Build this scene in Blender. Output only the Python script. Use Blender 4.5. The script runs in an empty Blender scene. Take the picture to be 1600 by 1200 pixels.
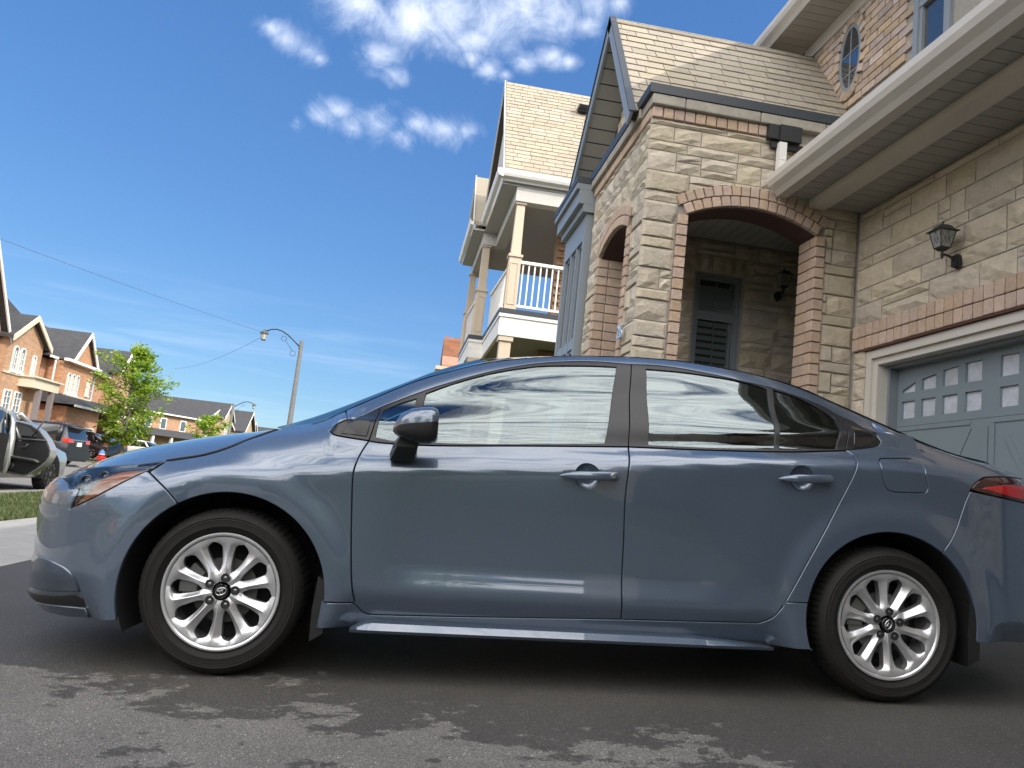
import bpy, math, random, bisect
from mathutils import Vector, Matrix, noise
from mathutils.geometry import delaunay_2d_cdt
random.seed(7)
SC = bpy.context.scene
COL = SC.collection

# ================================================================ camera
cd = bpy.data.cameras.new('camera'); cam = bpy.data.objects.new('camera', cd); COL.objects.link(cam)
CAMR, CAMU, CAMF = ((0.98324, -0.146766, 0.108156), (-0.126411, -0.121343, 0.984528), (0.131372, 0.9817, 0.137863))
cam.matrix_world = Matrix((
    (CAMR[0], CAMU[0], -CAMF[0], 0.5935),
    (CAMR[1], CAMU[1], -CAMF[1], -3.1811),
    (CAMR[2], CAMU[2], -CAMF[2], 0.8104),
    (0, 0, 0, 1)))
cd.sensor_width = 36; cd.lens = 27.302; cd.clip_start = .05; cd.clip_end = 2000
SC.camera = cam

# ================================================================ sky and sun
SUN_EL = math.radians(36); SUN_AZ = (0.80, -0.60)
SKY_STRENGTH = .15; SUN_STRENGTH = 2.0
w = bpy.data.worlds.new('World'); SC.world = w; w.use_nodes = True
nt = w.node_tree; N = nt.nodes; L = nt.links; N.clear()
def wn(t, **k):
    n = N.new(t)
    for a, b in k.items(): setattr(n, a, b)
    return n
def vmath(op, a, b=None):
    n = wn('ShaderNodeVectorMath', operation=op)
    for i, q in enumerate((a, b)):
        if q is None: continue
        if isinstance(q, (tuple, list)): n.inputs[i].default_value = q
        else: L.new(q, n.inputs[i])
    return n
def fmath(op, a, b=None, c=None, clamp=False):
    n = wn('ShaderNodeMath', operation=op); n.use_clamp = clamp
    for i, q in enumerate((a, b, c)):
        if q is None: continue
        if isinstance(q, (int, float)): n.inputs[i].default_value = q
        else: L.new(q, n.inputs[i])
    return n.outputs[0]
def mrange(v, a, b, c=0., d=1.):
    n = wn('ShaderNodeMapRange', interpolation_type='SMOOTHSTEP')
    L.new(v, n.inputs[0]); n.inputs[1].default_value = a; n.inputs[2].default_value = b
    n.inputs[3].default_value = c; n.inputs[4].default_value = d
    return n.outputs[0]
sky = wn('ShaderNodeTexSky', sky_type='NISHITA'); sky.sun_disc = False
sky.sun_elevation = SUN_EL; sky.sun_rotation = math.atan2(SUN_AZ[0], SUN_AZ[1])
sky.air_density = 1.0; sky.dust_density = .25; sky.ozone_density = 3.0; sky.altitude = 200
gm = wn('ShaderNodeGamma'); gm.inputs[1].default_value = .58; L.new(sky.outputs[0], gm.inputs[0])
hs = wn('ShaderNodeHueSaturation'); hs.inputs['Saturation'].default_value = 1.62; hs.inputs['Value'].default_value = 1.05; L.new(gm.outputs[0], hs.inputs['Color'])
tc = wn('ShaderNodeTexCoord'); D = tc.outputs['Generated']
sep = wn('ShaderNodeSeparateXYZ'); L.new(D, sep.inputs[0])
# streaky high-cloud coordinates: direction projected on a flat layer overhead
zc_ = fmath('ADD', fmath('MAXIMUM', sep.outputs[2], 0.0), .12)
px = fmath('DIVIDE', sep.outputs[0], zc_); py = fmath('DIVIDE', sep.outputs[1], zc_)
cmb = wn('ShaderNodeCombineXYZ'); L.new(px, cmb.inputs[0]); L.new(py, cmb.inputs[1])
def fbm(vec, scale, detail=6, rough=.6, dist=0.):
    n = wn('ShaderNodeTexNoise'); L.new(vec, n.inputs['Vector']); n.inputs['Scale'].default_value = scale
    n.inputs['Detail'].default_value = detail; n.inputs['Roughness'].default_value = rough; n.inputs['Distortion'].default_value = dist
    return n.outputs['Fac']
big = fbm(D, 7.5, 9, .62, .6)
fine = fbm(D, 19., 8, .66, 1.4)
# a handful of fair-weather clouds in the sky ahead (directions and sizes)
blobs = [(-0.11, 0.843, 0.527, 0.04), (-0.08, 0.853, 0.516, 0.034), (-0.084, 0.869, 0.488, 0.03), (-0.063, 0.879, 0.473, 0.018), (-0.045, 0.848, 0.528, 0.05), (-0.009, 0.842, 0.539, 0.055), (0.035, 0.839, 0.543, 0.055), (0.078, 0.829, 0.553, 0.05), (0.115, 0.825, 0.554, 0.045), (0.15, 0.825, 0.545, 0.026), (0.153, 0.811, 0.565, 0.035), (0.024, 0.853, 0.521, 0.03), (0.181, 0.804, 0.566, 0.022), (-0.202, 0.851, 0.486, 0.016), (-0.181, 0.859, 0.479, 0.024), (-0.163, 0.865, 0.475, 0.022), (-0.148, 0.87, 0.471, 0.012), (0.027, 0.864, 0.502, 0.016), (0.048, 0.868, 0.495, 0.018), (0.068, 0.869, 0.491, 0.012), (0.088, 0.858, 0.505, 0.02), (0.117, 0.851, 0.512, 0.022), (0.14, 0.848, 0.511, 0.014), (-0.168, 0.899, 0.404, 0.0175), (-0.143, 0.899, 0.415, 0.029750000000000002), (-0.122, 0.897, 0.426, 0.021), (-0.105, 0.906, 0.41, 0.028), (-0.076, 0.905, 0.419, 0.0385), (-0.052, 0.911, 0.41, 0.0245), (-0.031, 0.903, 0.429, 0.021), (0.008, 0.904, 0.428, 0.028), (0.028, 0.903, 0.429, 0.0175)]
acc = None
for bx_, by_, bz_, br in blobs:
    ln = math.sqrt(bx_*bx_+by_*by_+bz_*bz_)
    sc = vmath('MULTIPLY', D, (1., 1., 1.55)); 
    d_ = vmath('DISTANCE', sc.outputs[0], (bx_/ln, by_/ln, bz_/ln*1.55)).outputs['Value']
    m_ = fmath('MULTIPLY_ADD', d_, -1./br, 1.)
    acc = m_ if acc is None else fmath('MAXIMUM', acc, m_)
body = fmath('ADD', acc, fmath('MULTIPLY_ADD', big, 3.8, -1.75))
body = fmath('ADD', body, fmath('MULTIPLY_ADD', fine, 2.0, -.98))
cum = fmath('MULTIPLY', mrange(body, -.15, 2.3), mrange(acc, -1.2, -.1))
# broken cloud sheet behind the camera, spread wide and brightened to lift the shade
strk = wn('ShaderNodeMapping'); L.new(cmb.outputs[0], strk.inputs['Vector']); strk.inputs['Scale'].default_value = (1.0, 2.0, 1.)
shn = fbm(strk.outputs[0], 1.9, 10, .66, .35)
shf = fbm(strk.outputs[0], 9., 8, .66, .3)
sheet = fmath('MULTIPLY', fmath('MULTIPLY', mrange(shn, .35, .50), mrange(shf, .30, .62, .5, 1.)), mrange(sep.outputs[1], .30, -.05))
sheet = fmath('MULTIPLY', sheet, mrange(sep.outputs[2], .06, .24))
# thin wisps low over the street
wsp = wn('ShaderNodeMapping'); L.new(D, wsp.inputs['Vector']); wsp.inputs['Scale'].default_value = (2.2, 2.2, 26.); wsp.inputs['Rotation'].default_value = (0, .05, 0)
wis = fmath('MULTIPLY', mrange(fbm(wsp.outputs[0], 1.6, 5, .6, .4), .45, .75), mrange(sep.outputs[2], .24, .10))
wis = fmath('MULTIPLY', fmath('MULTIPLY', wis, .22), mrange(sep.outputs[2], -.02, .02))
cov = fmath('MAXIMUM', fmath('MAXIMUM', cum, fmath('MULTIPLY', sheet, .92)), wis, clamp=False)
mx = wn('ShaderNodeMix', data_type='RGBA'); sc3 = wn('ShaderNodeSeparateColor'); L.new(hs.outputs[0], sc3.inputs[0]); cc3 = wn('ShaderNodeCombineColor')
for i_, (a_, g_) in enumerate(((.56, .79), (.77, .90), (.97, .84))):      # the clear blue of a clean summer sky
    L.new(fmath('MULTIPLY', fmath('POWER', fmath('MULTIPLY', sc3.outputs[i_], .2898), g_), a_/.2898), cc3.inputs[i_])
L.new(cov, mx.inputs[0]); L.new(cc3.outputs[0], mx.inputs[6])
shade = wn('ShaderNodeMix', data_type='RGBA'); L.new(mrange(body, .4, 2.6), shade.inputs[0])
shade.inputs[6].default_value = (3.3, 3.75, 4.6, 1); shade.inputs[7].default_value = (4.4, 4.55, 4.85, 1)
shc = wn('ShaderNodeMix', data_type='RGBA'); L.new(mrange(sep.outputs[1], .25, -.1), shc.inputs[0]); L.new(shade.outputs[2], shc.inputs[6]); shc.inputs[7].default_value = (16.5, 15.8, 15.0, 1)
L.new(shc.outputs[2], mx.inputs[7])
bg = wn('ShaderNodeBackground'); L.new(mx.outputs[2], bg.inputs[0]); bg.inputs[1].default_value = SKY_STRENGTH
wo = wn('ShaderNodeOutputWorld'); L.new(bg.outputs[0], wo.inputs[0])
sl = bpy.data.lights.new('sun', 'SUN'); sl.energy = SUN_STRENGTH; sl.angle = math.radians(.5); sl.color = (1., .93, .82)
so = bpy.data.objects.new('sun', sl); COL.objects.link(so)
_sv = Vector((SUN_AZ[0]*math.cos(SUN_EL), SUN_AZ[1]*math.cos(SUN_EL), math.sin(SUN_EL)))
so.rotation_euler = _sv.to_track_quat('Z', 'Y').to_euler(); so.location = (20, -20, 40)
SC.view_settings.view_transform = 'Standard'; SC.view_settings.look = 'None'
SC.view_settings.exposure = .95; SC.view_settings.gamma = 1; SC.view_settings.use_curve_mapping = False
SC.render.engine = 'CYCLES'
try:
    SC.cycles.max_bounces = 8; SC.cycles.transparent_max_bounces = 12; SC.cycles.caustics_reflective = False; SC.cycles.caustics_refractive = False
except Exception: pass

# ================================================================ helpers
MATS = {}
def mat(name, color=(.5,.5,.5), rough=.6, metal=0., coat=0., spec=.5, noise_amt=0., noise_scale=8., bump=0., bump_scale=30., vary=0., emit=None, stretch=None, detail=6):
    if name in MATS: return MATS[name]
    m = bpy.data.materials.new(name); m.use_nodes = True; t = m.node_tree; n = t.nodes; l = t.links
    b = n['Principled BSDF']; b.inputs['Base Color'].default_value = (*color, 1); b.inputs['Roughness'].default_value = rough
    b.inputs['Metallic'].default_value = metal; b.inputs['Coat Weight'].default_value = coat; b.inputs['Coat Roughness'].default_value = .03
    b.inputs['Specular IOR Level'].default_value = spec
    geo = n.new('ShaderNodeNewGeometry'); vec = geo.outputs['Position']
    if stretch:
        mp = n.new('ShaderNodeMapping'); mp.inputs['Scale'].default_value = stretch; l.new(vec, mp.inputs[0]); vec = mp.outputs[0]
    if noise_amt or vary:
        tx = n.new('ShaderNodeTexNoise'); tx.inputs['Scale'].default_value = noise_scale; tx.inputs['Detail'].default_value = detail; tx.inputs['Roughness'].default_value = .65
        l.new(vec, tx.inputs['Vector'])
        mr = n.new('ShaderNodeMapRange'); l.new(tx.outputs['Fac'], mr.inputs[0]); mr.inputs[1].default_value = .25; mr.inputs[2].default_value = .75
        mr.inputs[3].default_value = 1-noise_amt; mr.inputs[4].default_value = 1+noise_amt
        val = mr.outputs[0]
        hsv = n.new('ShaderNodeHueSaturation'); hsv.inputs['Color'].default_value = (*color, 1)
        if vary:
            oi = n.new('ShaderNodeObjectInfo'); mr2 = n.new('ShaderNodeMapRange'); l.new(oi.outputs['Random'], mr2.inputs[0])
            mr2.inputs[3].default_value = 1-vary; mr2.inputs[4].default_value = 1+vary
            mm = n.new('ShaderNodeMath'); mm.operation = 'MULTIPLY'; l.new(val, mm.inputs[0]); l.new(mr2.outputs[0], mm.inputs[1]); val = mm.outputs[0]
            m3 = n.new('ShaderNodeMath'); m3.operation = 'MULTIPLY'; l.new(oi.outputs['Random'], m3.inputs[0]); m3.inputs[1].default_value = 17.3
            m4 = n.new('ShaderNodeMath'); m4.operation = 'FRACT'; l.new(m3.outputs[0], m4.inputs[0])
            m5 = n.new('ShaderNodeMapRange'); l.new(m4.outputs[0], m5.inputs[0]); m5.inputs[3].default_value = 1-vary*1.6; m5.inputs[4].default_value = 1+vary*1.2
            l.new(m5.outputs[0], hsv.inputs['Saturation'])
            m6 = n.new('ShaderNodeMapRange'); l.new(m4.outputs[0], m6.inputs[0]); m6.inputs[3].default_value = .5-vary*.07; m6.inputs[4].default_value = .5+vary*.05
            l.new(m6.outputs[0], hsv.inputs['Hue'])
        l.new(val, hsv.inputs['Value']); l.new(hsv.outputs[0], b.inputs['Base Color'])
    if bump:
        tb = n.new('ShaderNodeTexNoise'); tb.inputs['Scale'].default_value = bump_scale; tb.inputs['Detail'].default_value = 7; tb.inputs['Roughness'].default_value = .62
        l.new(vec, tb.inputs['Vector'])
        bp = n.new('ShaderNodeBump'); bp.inputs['Strength'].default_value = min(1, bump); bp.inputs['Distance'].default_value = .02 if bump <= 1 else .02*bump
        l.new(tb.outputs['Fac'], bp.inputs['Height']); l.new(bp.outputs[0], b.inputs['Normal'])
    if emit:
        b.inputs['Emission Color'].default_value = (*emit[:3], 1); b.inputs['Emission Strength'].default_value = emit[3]
    MATS[name] = m
    return m

class MB:
    """mesh collector: vertices, faces"""
    def __init__(s): s.v = []; s.f = []; s.nrm = {}
    def add(s, V, F):
        o = len(s.v); s.v += [tuple(p) for p in V]; s.f += [tuple(i+o for i in q) for q in F]; return s
    def box(s, a, b, bev=0.):
        x0, y0, z0 = [min(a[i], b[i]) for i in range(3)]; x1, y1, z1 = [max(a[i], b[i]) for i in range(3)]
        return s.add([(x0,y0,z0),(x1,y0,z0),(x1,y1,z0),(x0,y1,z0),(x0,y0,z1),(x1,y0,z1),(x1,y1,z1),(x0,y1,z1)],
                     [(0,3,2,1),(4,5,6,7),(0,1,5,4),(1,2,6,5),(2,3,7,6),(3,0,4,7)])
    def hexa(s, P):   # 8 points, bottom 4 then top 4
        return s.add(P, [(0,3,2,1),(4,5,6,7),(0,1,5,4),(1,2,6,5),(2,3,7,6),(3,0,4,7)])
    def prism(s, poly, f0, f1):   # poly of 2D points; f0,f1 map a 2D point to 3D (two ends)
        n = len(poly); V = [f0(*p) for p in poly]+[f1(*p) for p in poly]
        F = [tuple(range(n)), tuple(range(2*n-1, n-1, -1))]+[(i, i+n, (i+1)%n+n, (i+1)%n) for i in range(n)]
        return s.add(V, F)
    def tube(s, pts, r, n=10, caps=True):
        pts = [Vector(p) for p in pts]; rr = r if isinstance(r, (list, tuple)) else [r]*len(pts); o = len(s.v); up = None
        for i, p in enumerate(pts):
            d = (pts[min(i+1, len(pts)-1)]-pts[max(i-1, 0)]).normalized()
            if up is None: up = d.orthogonal().normalized()
            else: up = (up-d*up.dot(d)).normalized()
            q = d.cross(up)
            for k in range(n):
                a = 2*math.pi*k/n; s.v.append(tuple(p+(up*math.cos(a)+q*math.sin(a))*rr[i]))
        for i in range(len(pts)-1):
            for k in range(n):
                s.f.append((o+i*n+k, o+i*n+(k+1)%n, o+(i+1)*n+(k+1)%n, o+(i+1)*n+k))
        if caps: s.f.append(tuple(o+k for k in range(n-1, -1, -1))); s.f.append(tuple(o+(len(pts)-1)*n+k for k in range(n)))
        return s
    def lathe(s, prof, org, axis='Y', n=48, close=False):   # prof: list (r, h) along axis
        o = len(s.v); m = len(prof)
        for r, h in prof:
            for k in range(n):
                a = 2*math.pi*k/n; c, q = r*math.cos(a), r*math.sin(a)
                p = {'Y': (c, h, q), 'Z': (c, q, h), 'X': (h, c, q)}[axis]
                s.v.append((org[0]+p[0], org[1]+p[1], org[2]+p[2]))
        for i in range(m-1 if not close else m):
            for k in range(n):
                j = (i+1) % m
                s.f.append((o+i*n+k, o+j*n+k, o+j*n+(k+1)%n, o+i*n+(k+1)%n))
        return s
    def mesh(s, name, smooth=False, fix=True):
        me = bpy.data.meshes.new(name); me.from_pydata(s.v, [], s.f); me.update()
        if fix:
            import bmesh
            bm = bmesh.new(); bm.from_mesh(me); bmesh.ops.recalc_face_normals(bm, faces=bm.faces); bm.to_mesh(me); bm.free()
        if smooth:
            me.polygons.foreach_set('use_smooth', [True]*len(me.polygons))
            if smooth is not True:
                me.set_sharp_from_angle(angle=math.radians(smooth))
        return me
    def build(s, name, m, parent=None, smooth=False, fix=True):
        me = s.mesh(name, smooth, fix); me.materials.append(m); return link(name, me, parent)
def base(parent):
    p = Vector((0, 0, 0)); q = parent
    while q is not None: p += q.location; q = q.parent
    return p
def link(name, me, parent=None):
    o = bpy.data.objects.new(name, me); COL.objects.link(o)
    if parent is not None:
        o.parent = parent
        if parent.get('label') and not parent.get('rotated') and parent.parent is None and parent.type == 'EMPTY': o.location = -parent.location
    return o
def thing(name, label, cat, loc=(0,0,0), group=None):
    o = bpy.data.objects.new(name, None); COL.objects.link(o); o.location = loc; o.empty_display_size = .2
    o['label'] = label; o['category'] = cat
    if group: o['group'] = group
    return o
def tag(o, label, cat, group=None):
    o['label'] = label; o['category'] = cat
    if group: o['group'] = group
    return o
def struct(o): o['kind'] = 'structure'; return o
def place(name, me, parent, loc=(0,0,0), rot=(0,0,0), scale=(1,1,1)):
    o = bpy.data.objects.new(name, me); COL.objects.link(o); o.parent = parent
    o.location = loc; o.rotation_euler = rot; o.scale = scale
    return o

def glass_mat(name, tint, refl=.16, opac=.55, rough=.0):
    m = bpy.data.materials.new(name); m.use_nodes = True; t = m.node_tree; t.nodes.clear(); n = t.nodes
    out = n.new('ShaderNodeOutputMaterial'); gl = n.new('ShaderNodeBsdfGlossy'); gl.inputs['Roughness'].default_value = rough; gl.inputs[0].default_value = (.50,.58,.60,1)
    tr = n.new('ShaderNodeBsdfTransparent'); tr.inputs[0].default_value = (*tint, 1)
    fr = n.new('ShaderNodeFresnel'); fr.inputs[0].default_value = 1.5
    ma = n.new('ShaderNodeMath'); ma.operation = 'MULTIPLY_ADD'; t.links.new(fr.outputs[0], ma.inputs[0]); ma.inputs[1].default_value = 1-refl; ma.inputs[2].default_value = refl; ma.use_clamp = True
    mx_ = n.new('ShaderNodeMixShader'); t.links.new(ma.outputs[0], mx_.inputs[0]); t.links.new(tr.outputs[0], mx_.inputs[1]); t.links.new(gl.outputs[0], mx_.inputs[2])
    t.links.new(mx_.outputs[0], out.inputs[0]); return m
def rbox(a, b, r=.04):
    q = MB(); q.box(a, b); me = q.mesh('tmp'); import bmesh
    bm = bmesh.new(); bm.from_mesh(me); bmesh.ops.bevel(bm, geom=bm.edges[:], offset=r, segments=3, affect='EDGES', profile=.6); bm.to_mesh(me); bm.free()
    me.polygons.foreach_set('use_smooth', [True]*len(me.polygons)); return me
DARKM = mat('dark_lining', (.008,.008,.009), rough=.85)
RUBBER = mat('tyre_rubber', (.010,.0095,.009), rough=.68, spec=.3, noise_amt=.25, noise_scale=18, bump=.08, bump_scale=160)
ALLOY = mat('alloy_silver', (.62,.63,.65), rough=.30, metal=.75, coat=.25)

# ---------------------------------------------------------------- car side surface y = S(x, z)
class Pch:
    def __init__(s, pts):
        s.x=[p[0] for p in pts]; s.y=[p[1] for p in pts]; n=len(pts)
        h=[s.x[i+1]-s.x[i] for i in range(n-1)]; d=[(s.y[i+1]-s.y[i])/h[i] for i in range(n-1)]
        m=[0.0]*n
        for i in range(1,n-1):
            if d[i-1]*d[i]>0:
                w1=2*h[i]+h[i-1]; w2=h[i]+2*h[i-1]; m[i]=(w1+w2)/(w1/d[i-1]+w2/d[i])
        m[0]=d[0]; m[-1]=d[-1]; s.m=m
    def __call__(s, v):
        x,y,m=s.x,s.y,s.m
        if v<=x[0]: return y[0]+m[0]*(v-x[0])*0.0
        if v>=x[-1]: return y[-1]+m[-1]*(v-x[-1])
        i=bisect.bisect_right(x,v)-1; h=x[i+1]-x[i]; t=(v-x[i])/h
        t2=t*t; t3=t2*t
        return (2*t3-3*t2+1)*y[i]+(t3-2*t2+t)*h*m[i]+(-2*t3+3*t2)*y[i+1]+(t3-t2)*h*m[i+1]
def sst(a,b,v):
    t=min(1.0,max(0.0,(v-a)/(b-a))); return t*t*(3-2*t)
YC=0.875
ZB=Pch([(-.95,.70),(-.6,.755),(-.35,.80),(-.16,.84),(.1,.925),(.3,.945),(.52,.938),(1.0,.956),(1.585,.982),(2.544,1.03),(2.75,1.045),(3.0,1.035),(3.4,1.0),(3.7,.975)])
YB=Pch([(-.95,.08),(-.6,.09),(-.16,.12),(.1,.14),(.34,.095),(.52,.062),(1.6,.055),(2.5,.075),(2.75,.10),(3.1,.13),(3.7,.14)])
ZT=Pch([(-0.95, 0.77), (-0.55, 0.8), (-0.16, 0.86), (0.1, 0.965), (0.25, 1.0), (0.369, 1.072), (0.531, 1.159), (0.667, 1.227), (0.807, 1.281), (0.948, 1.327), (1.092, 1.359), (1.238, 1.382), (1.386, 1.399), (1.535, 1.409), (1.685, 1.415), (1.837, 1.415), (1.991, 1.405), (2.145, 1.39), (2.301, 1.366), (2.458, 1.329), (2.615, 1.274), (2.774, 1.218), (2.932, 1.16), (3.092, 1.104), (3.252, 1.066), (3.446, 1.045), (3.517, 1.03), (3.7, 1.02)])
YT=Pch([(-.95,.20),(-.16,.22),(.1,.25),(.25,.26),(.369,.33),(2.9,.33),(3.2,.33),(3.7,.33)])
ZC=Pch([(-.95,.60),(-.4,.66),(0,.74),(.47,.80),(1.37,.868),(2.28,.945),(2.7,.955),(3.1,.93),(3.7,.90)])
XF=Pch([(.10,-.86),(.19,-.92),(.235,-.965),(.27,-.955),(.40,-.950),(.55,-.955),(.64,-.945),(.70,-.915),(.74,-.87),(.78,-.78),(.84,-.62)])
XR=Pch([(.10,3.60),(.25,3.66),(.5,3.70),(.75,3.69),(.9,3.68),(1.0,3.68),(1.06,3.66),(1.2,3.4)])
_sec={}
def section(x):
    k=round(x,3)
    if k in _sec: return _sec[k]
    zb,yb,zt,yt,zc=ZB(x),YB(x),ZT(x),YT(x),ZC(x)
    dr=sst(.50,.80,x)*(1-sst(1.80,2.15,x))          # door zone: concave crease low on the doors
    fr=1-sst(-.1,.35,x)                              # front fender: softer, flatter
    rr=sst(2.5,2.9,x)
    sh=-.014
    p=[(.10,.13),(.17,.085),(.22,.05),(.29,.016),(.355,-.004*(1-dr)+.000*dr),(.41,-.006*(1-dr)+.0075*dr),(.455,-.007*(1-dr)+.0125*dr),(.56,-.008*(1-dr)+.007*dr)]
    z1=max(zc-.10,.60)
    p+=[(z1,-.010),(max(zc,z1+.04),sh+.006*fr)]
    zcc=p[-1][0]
    if zb<zcc+.05: zb=zcc+.05
    p+=[(zcc+.4*(zb-zcc),sh+.40*(yb-sh)*(.6)),(zb,yb)]
    if zt<zb+.03: zt=zb+.03
    if zt-zb>.12:
        p+=[(zb+.08,yb+.028),(zb+.5*(zt-zb),yb+.5*(yt-yb)-.014),(zt,yt),(zt+.03,yt+.09)]
    else:
        p+=[(zt,yt),(zt+.03,yt+.09)]
    f=Pch(p); _sec[k]=f
    return f
def S(x,z):
    xx=min(max(x,-.95),3.7)
    f0=math.floor(xx*50)/50.0; t=(xx-f0)*50
    y=section(f0)(z)*(1-t)+section(f0+.02)(z)*t
    # wheel-arch flares: a flat band round each opening
    for wx,r0 in ((0.0,.0),(2.70,.0)):
        r=math.hypot(x-wx,z-.325)
        if r<.62 and z<.90:
            w=1-sst(.415,.53,r)
            w*=1-sst(.76,.90,z)
            y=y*(1-w)+(-.020)*w
    if x<-.25:
        xf=XF(z); s=(-.25-x)/(-.25-xf); s=min(1.0,s)
        w=1-math.sqrt(max(0.0,1-s**3.3)); y=y+(YC-y)*w
    if x>2.98:
        xr=XR(z); s=(x-2.98)/(xr-2.98); s=min(1.0,s)
        w=1-math.sqrt(max(0.0,1-s**3.2)); y=y+(YC-y)*w
    return y

# ================================================================ ground
def gz(x, y):
    """lie of the land: the driveway climbs to the garage, the street is level"""
    return .046*x if x > -2.2 else -.1012
def sheet(name, xs, ys, lift, m, fn=None):
    b = MB()
    for y in ys:
        for x in xs: b.v.append((x, y, (fn or gz)(x, y)+lift))
    w_ = len(xs)
    for j in range(len(ys)-1):
        for i in range(w_-1): b.f.append((j*w_+i, j*w_+i+1, (j+1)*w_+i+1, (j+1)*w_+i))
    o = b.build(name, m, None, fix=False); struct(o); return o
def bank(x, y):
    z = gz(x, y)
    if x < -13.3: z += .15*(1-sst(-16,-13.4,x))
    if -13.2 < x < -5.65: z -= .08
    return z
GRASSB = mat('lawn_soil', (.085,.10,.035), rough=.95, noise_amt=.35, noise_scale=.9, bump=.6, bump_scale=60)
sheet('lawn_ground', [-600,-60,-20,-16,-14.5,-13.4,-13.22,-13.18,-5.68,-5.62,-2.2,4.7,9,60,600], [-600,-60,-20,-3.4,3.3,12,40,80,160,600], -.012, GRASSB, bank)
# asphalt with damp patches
ASP = bpy.data.materials.new('driveway_asphalt'); ASP.use_nodes = True; t = ASP.node_tree; n_ = t.nodes; l_ = t.links; b_ = n_['Principled BSDF']
g_ = n_.new('ShaderNodeNewGeometry'); P_ = g_.outputs['Position']
def tn(scale, det=6, rough=.6, vec=None, dist=0.):
    q = n_.new('ShaderNodeTexNoise'); q.inputs['Scale'].default_value = scale; q.inputs['Detail'].default_value = det; q.inputs['Roughness'].default_value = rough; q.inputs['Distortion'].default_value = dist; l_.new(vec or P_, q.inputs['Vector']); return q.outputs['Fac']
def tm(op, a, b=None, c=None, clamp=False):
    q = n_.new('ShaderNodeMath'); q.operation = op; q.use_clamp = clamp
    for i, v in enumerate((a, b, c)):
        if v is None: continue
        if isinstance(v, (int, float)): q.inputs[i].default_value = v
        else: l_.new(v, q.inputs[i])
    return q.outputs[0]
def tr_(v, a, b, c=0., d=1., typ='SMOOTHSTEP'):
    q = n_.new('ShaderNodeMapRange'); q.interpolation_type = typ; l_.new(v, q.inputs[0])
    for i, z in enumerate((a, b, c, d)): q.inputs[i+1].default_value = z
    return q.outputs[0]
sx = n_.new('ShaderNodeSeparateXYZ'); l_.new(P_, sx.inputs[0])
mp = n_.new('ShaderNodeMapping'); mp.inputs['Scale'].default_value = (1.0, 1.25, 1); mp.inputs['Rotation'].default_value = (0, 0, .18); l_.new(P_, mp.inputs[0])
n1 = tn(2.1, 12, .66, mp.outputs[0], .4); n2 = tn(.55, 2, .5); n3 = tn(7.5, 10, .72, mp.outputs[0])
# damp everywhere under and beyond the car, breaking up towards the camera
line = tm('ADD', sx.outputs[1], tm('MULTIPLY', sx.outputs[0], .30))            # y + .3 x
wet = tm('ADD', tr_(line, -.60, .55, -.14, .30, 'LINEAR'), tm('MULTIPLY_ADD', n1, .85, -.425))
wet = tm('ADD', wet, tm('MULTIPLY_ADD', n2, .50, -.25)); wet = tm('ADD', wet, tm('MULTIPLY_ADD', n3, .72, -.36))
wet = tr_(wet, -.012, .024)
agg = n_.new('ShaderNodeTexVoronoi'); agg.inputs['Scale'].default_value = 210; l_.new(P_, agg.inputs['Vector'])
spk = tr_(agg.outputs['Distance'], .15, .55, 1.35, .70)
aggc = n_.new('ShaderNodeSeparateColor'); l_.new(agg.outputs['Color'], aggc.inputs[0]); tint = tr_(aggc.outputs[0], 0, 1, .72, 1.28, 'LINEAR')
pale = tr_(aggc.outputs[1], .975, .99, 1., 2.3)
spk = tm('MULTIPLY', tm('MULTIPLY', spk, tint), pale); spk = tm('MULTIPLY', spk, tr_(tn(1.1, 5), .3, .7, .85, 1.15))
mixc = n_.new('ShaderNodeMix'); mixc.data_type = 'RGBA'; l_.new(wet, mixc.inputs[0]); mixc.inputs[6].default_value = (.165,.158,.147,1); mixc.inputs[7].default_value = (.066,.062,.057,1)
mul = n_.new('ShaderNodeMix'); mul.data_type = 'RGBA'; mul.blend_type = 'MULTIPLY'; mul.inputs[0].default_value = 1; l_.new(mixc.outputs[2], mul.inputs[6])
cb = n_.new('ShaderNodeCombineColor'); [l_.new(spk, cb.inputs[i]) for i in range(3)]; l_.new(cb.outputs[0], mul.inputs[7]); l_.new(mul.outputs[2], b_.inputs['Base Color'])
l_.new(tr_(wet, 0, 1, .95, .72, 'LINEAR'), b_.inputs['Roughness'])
bp_ = n_.new('ShaderNodeBump'); bp_.inputs['Strength'].default_value = .6; bp_.inputs['Distance'].default_value = .004; l_.new(agg.outputs['Distance'], bp_.inputs['Height']); bp_.invert = True; l_.new(bp_.outputs[0], b_.inputs['Normal'])
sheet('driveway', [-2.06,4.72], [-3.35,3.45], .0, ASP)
CONC = mat('pavement_concrete', (.30,.295,.28), rough=.9, noise_amt=.14, noise_scale=3, bump=.35, bump_scale=140)
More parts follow.
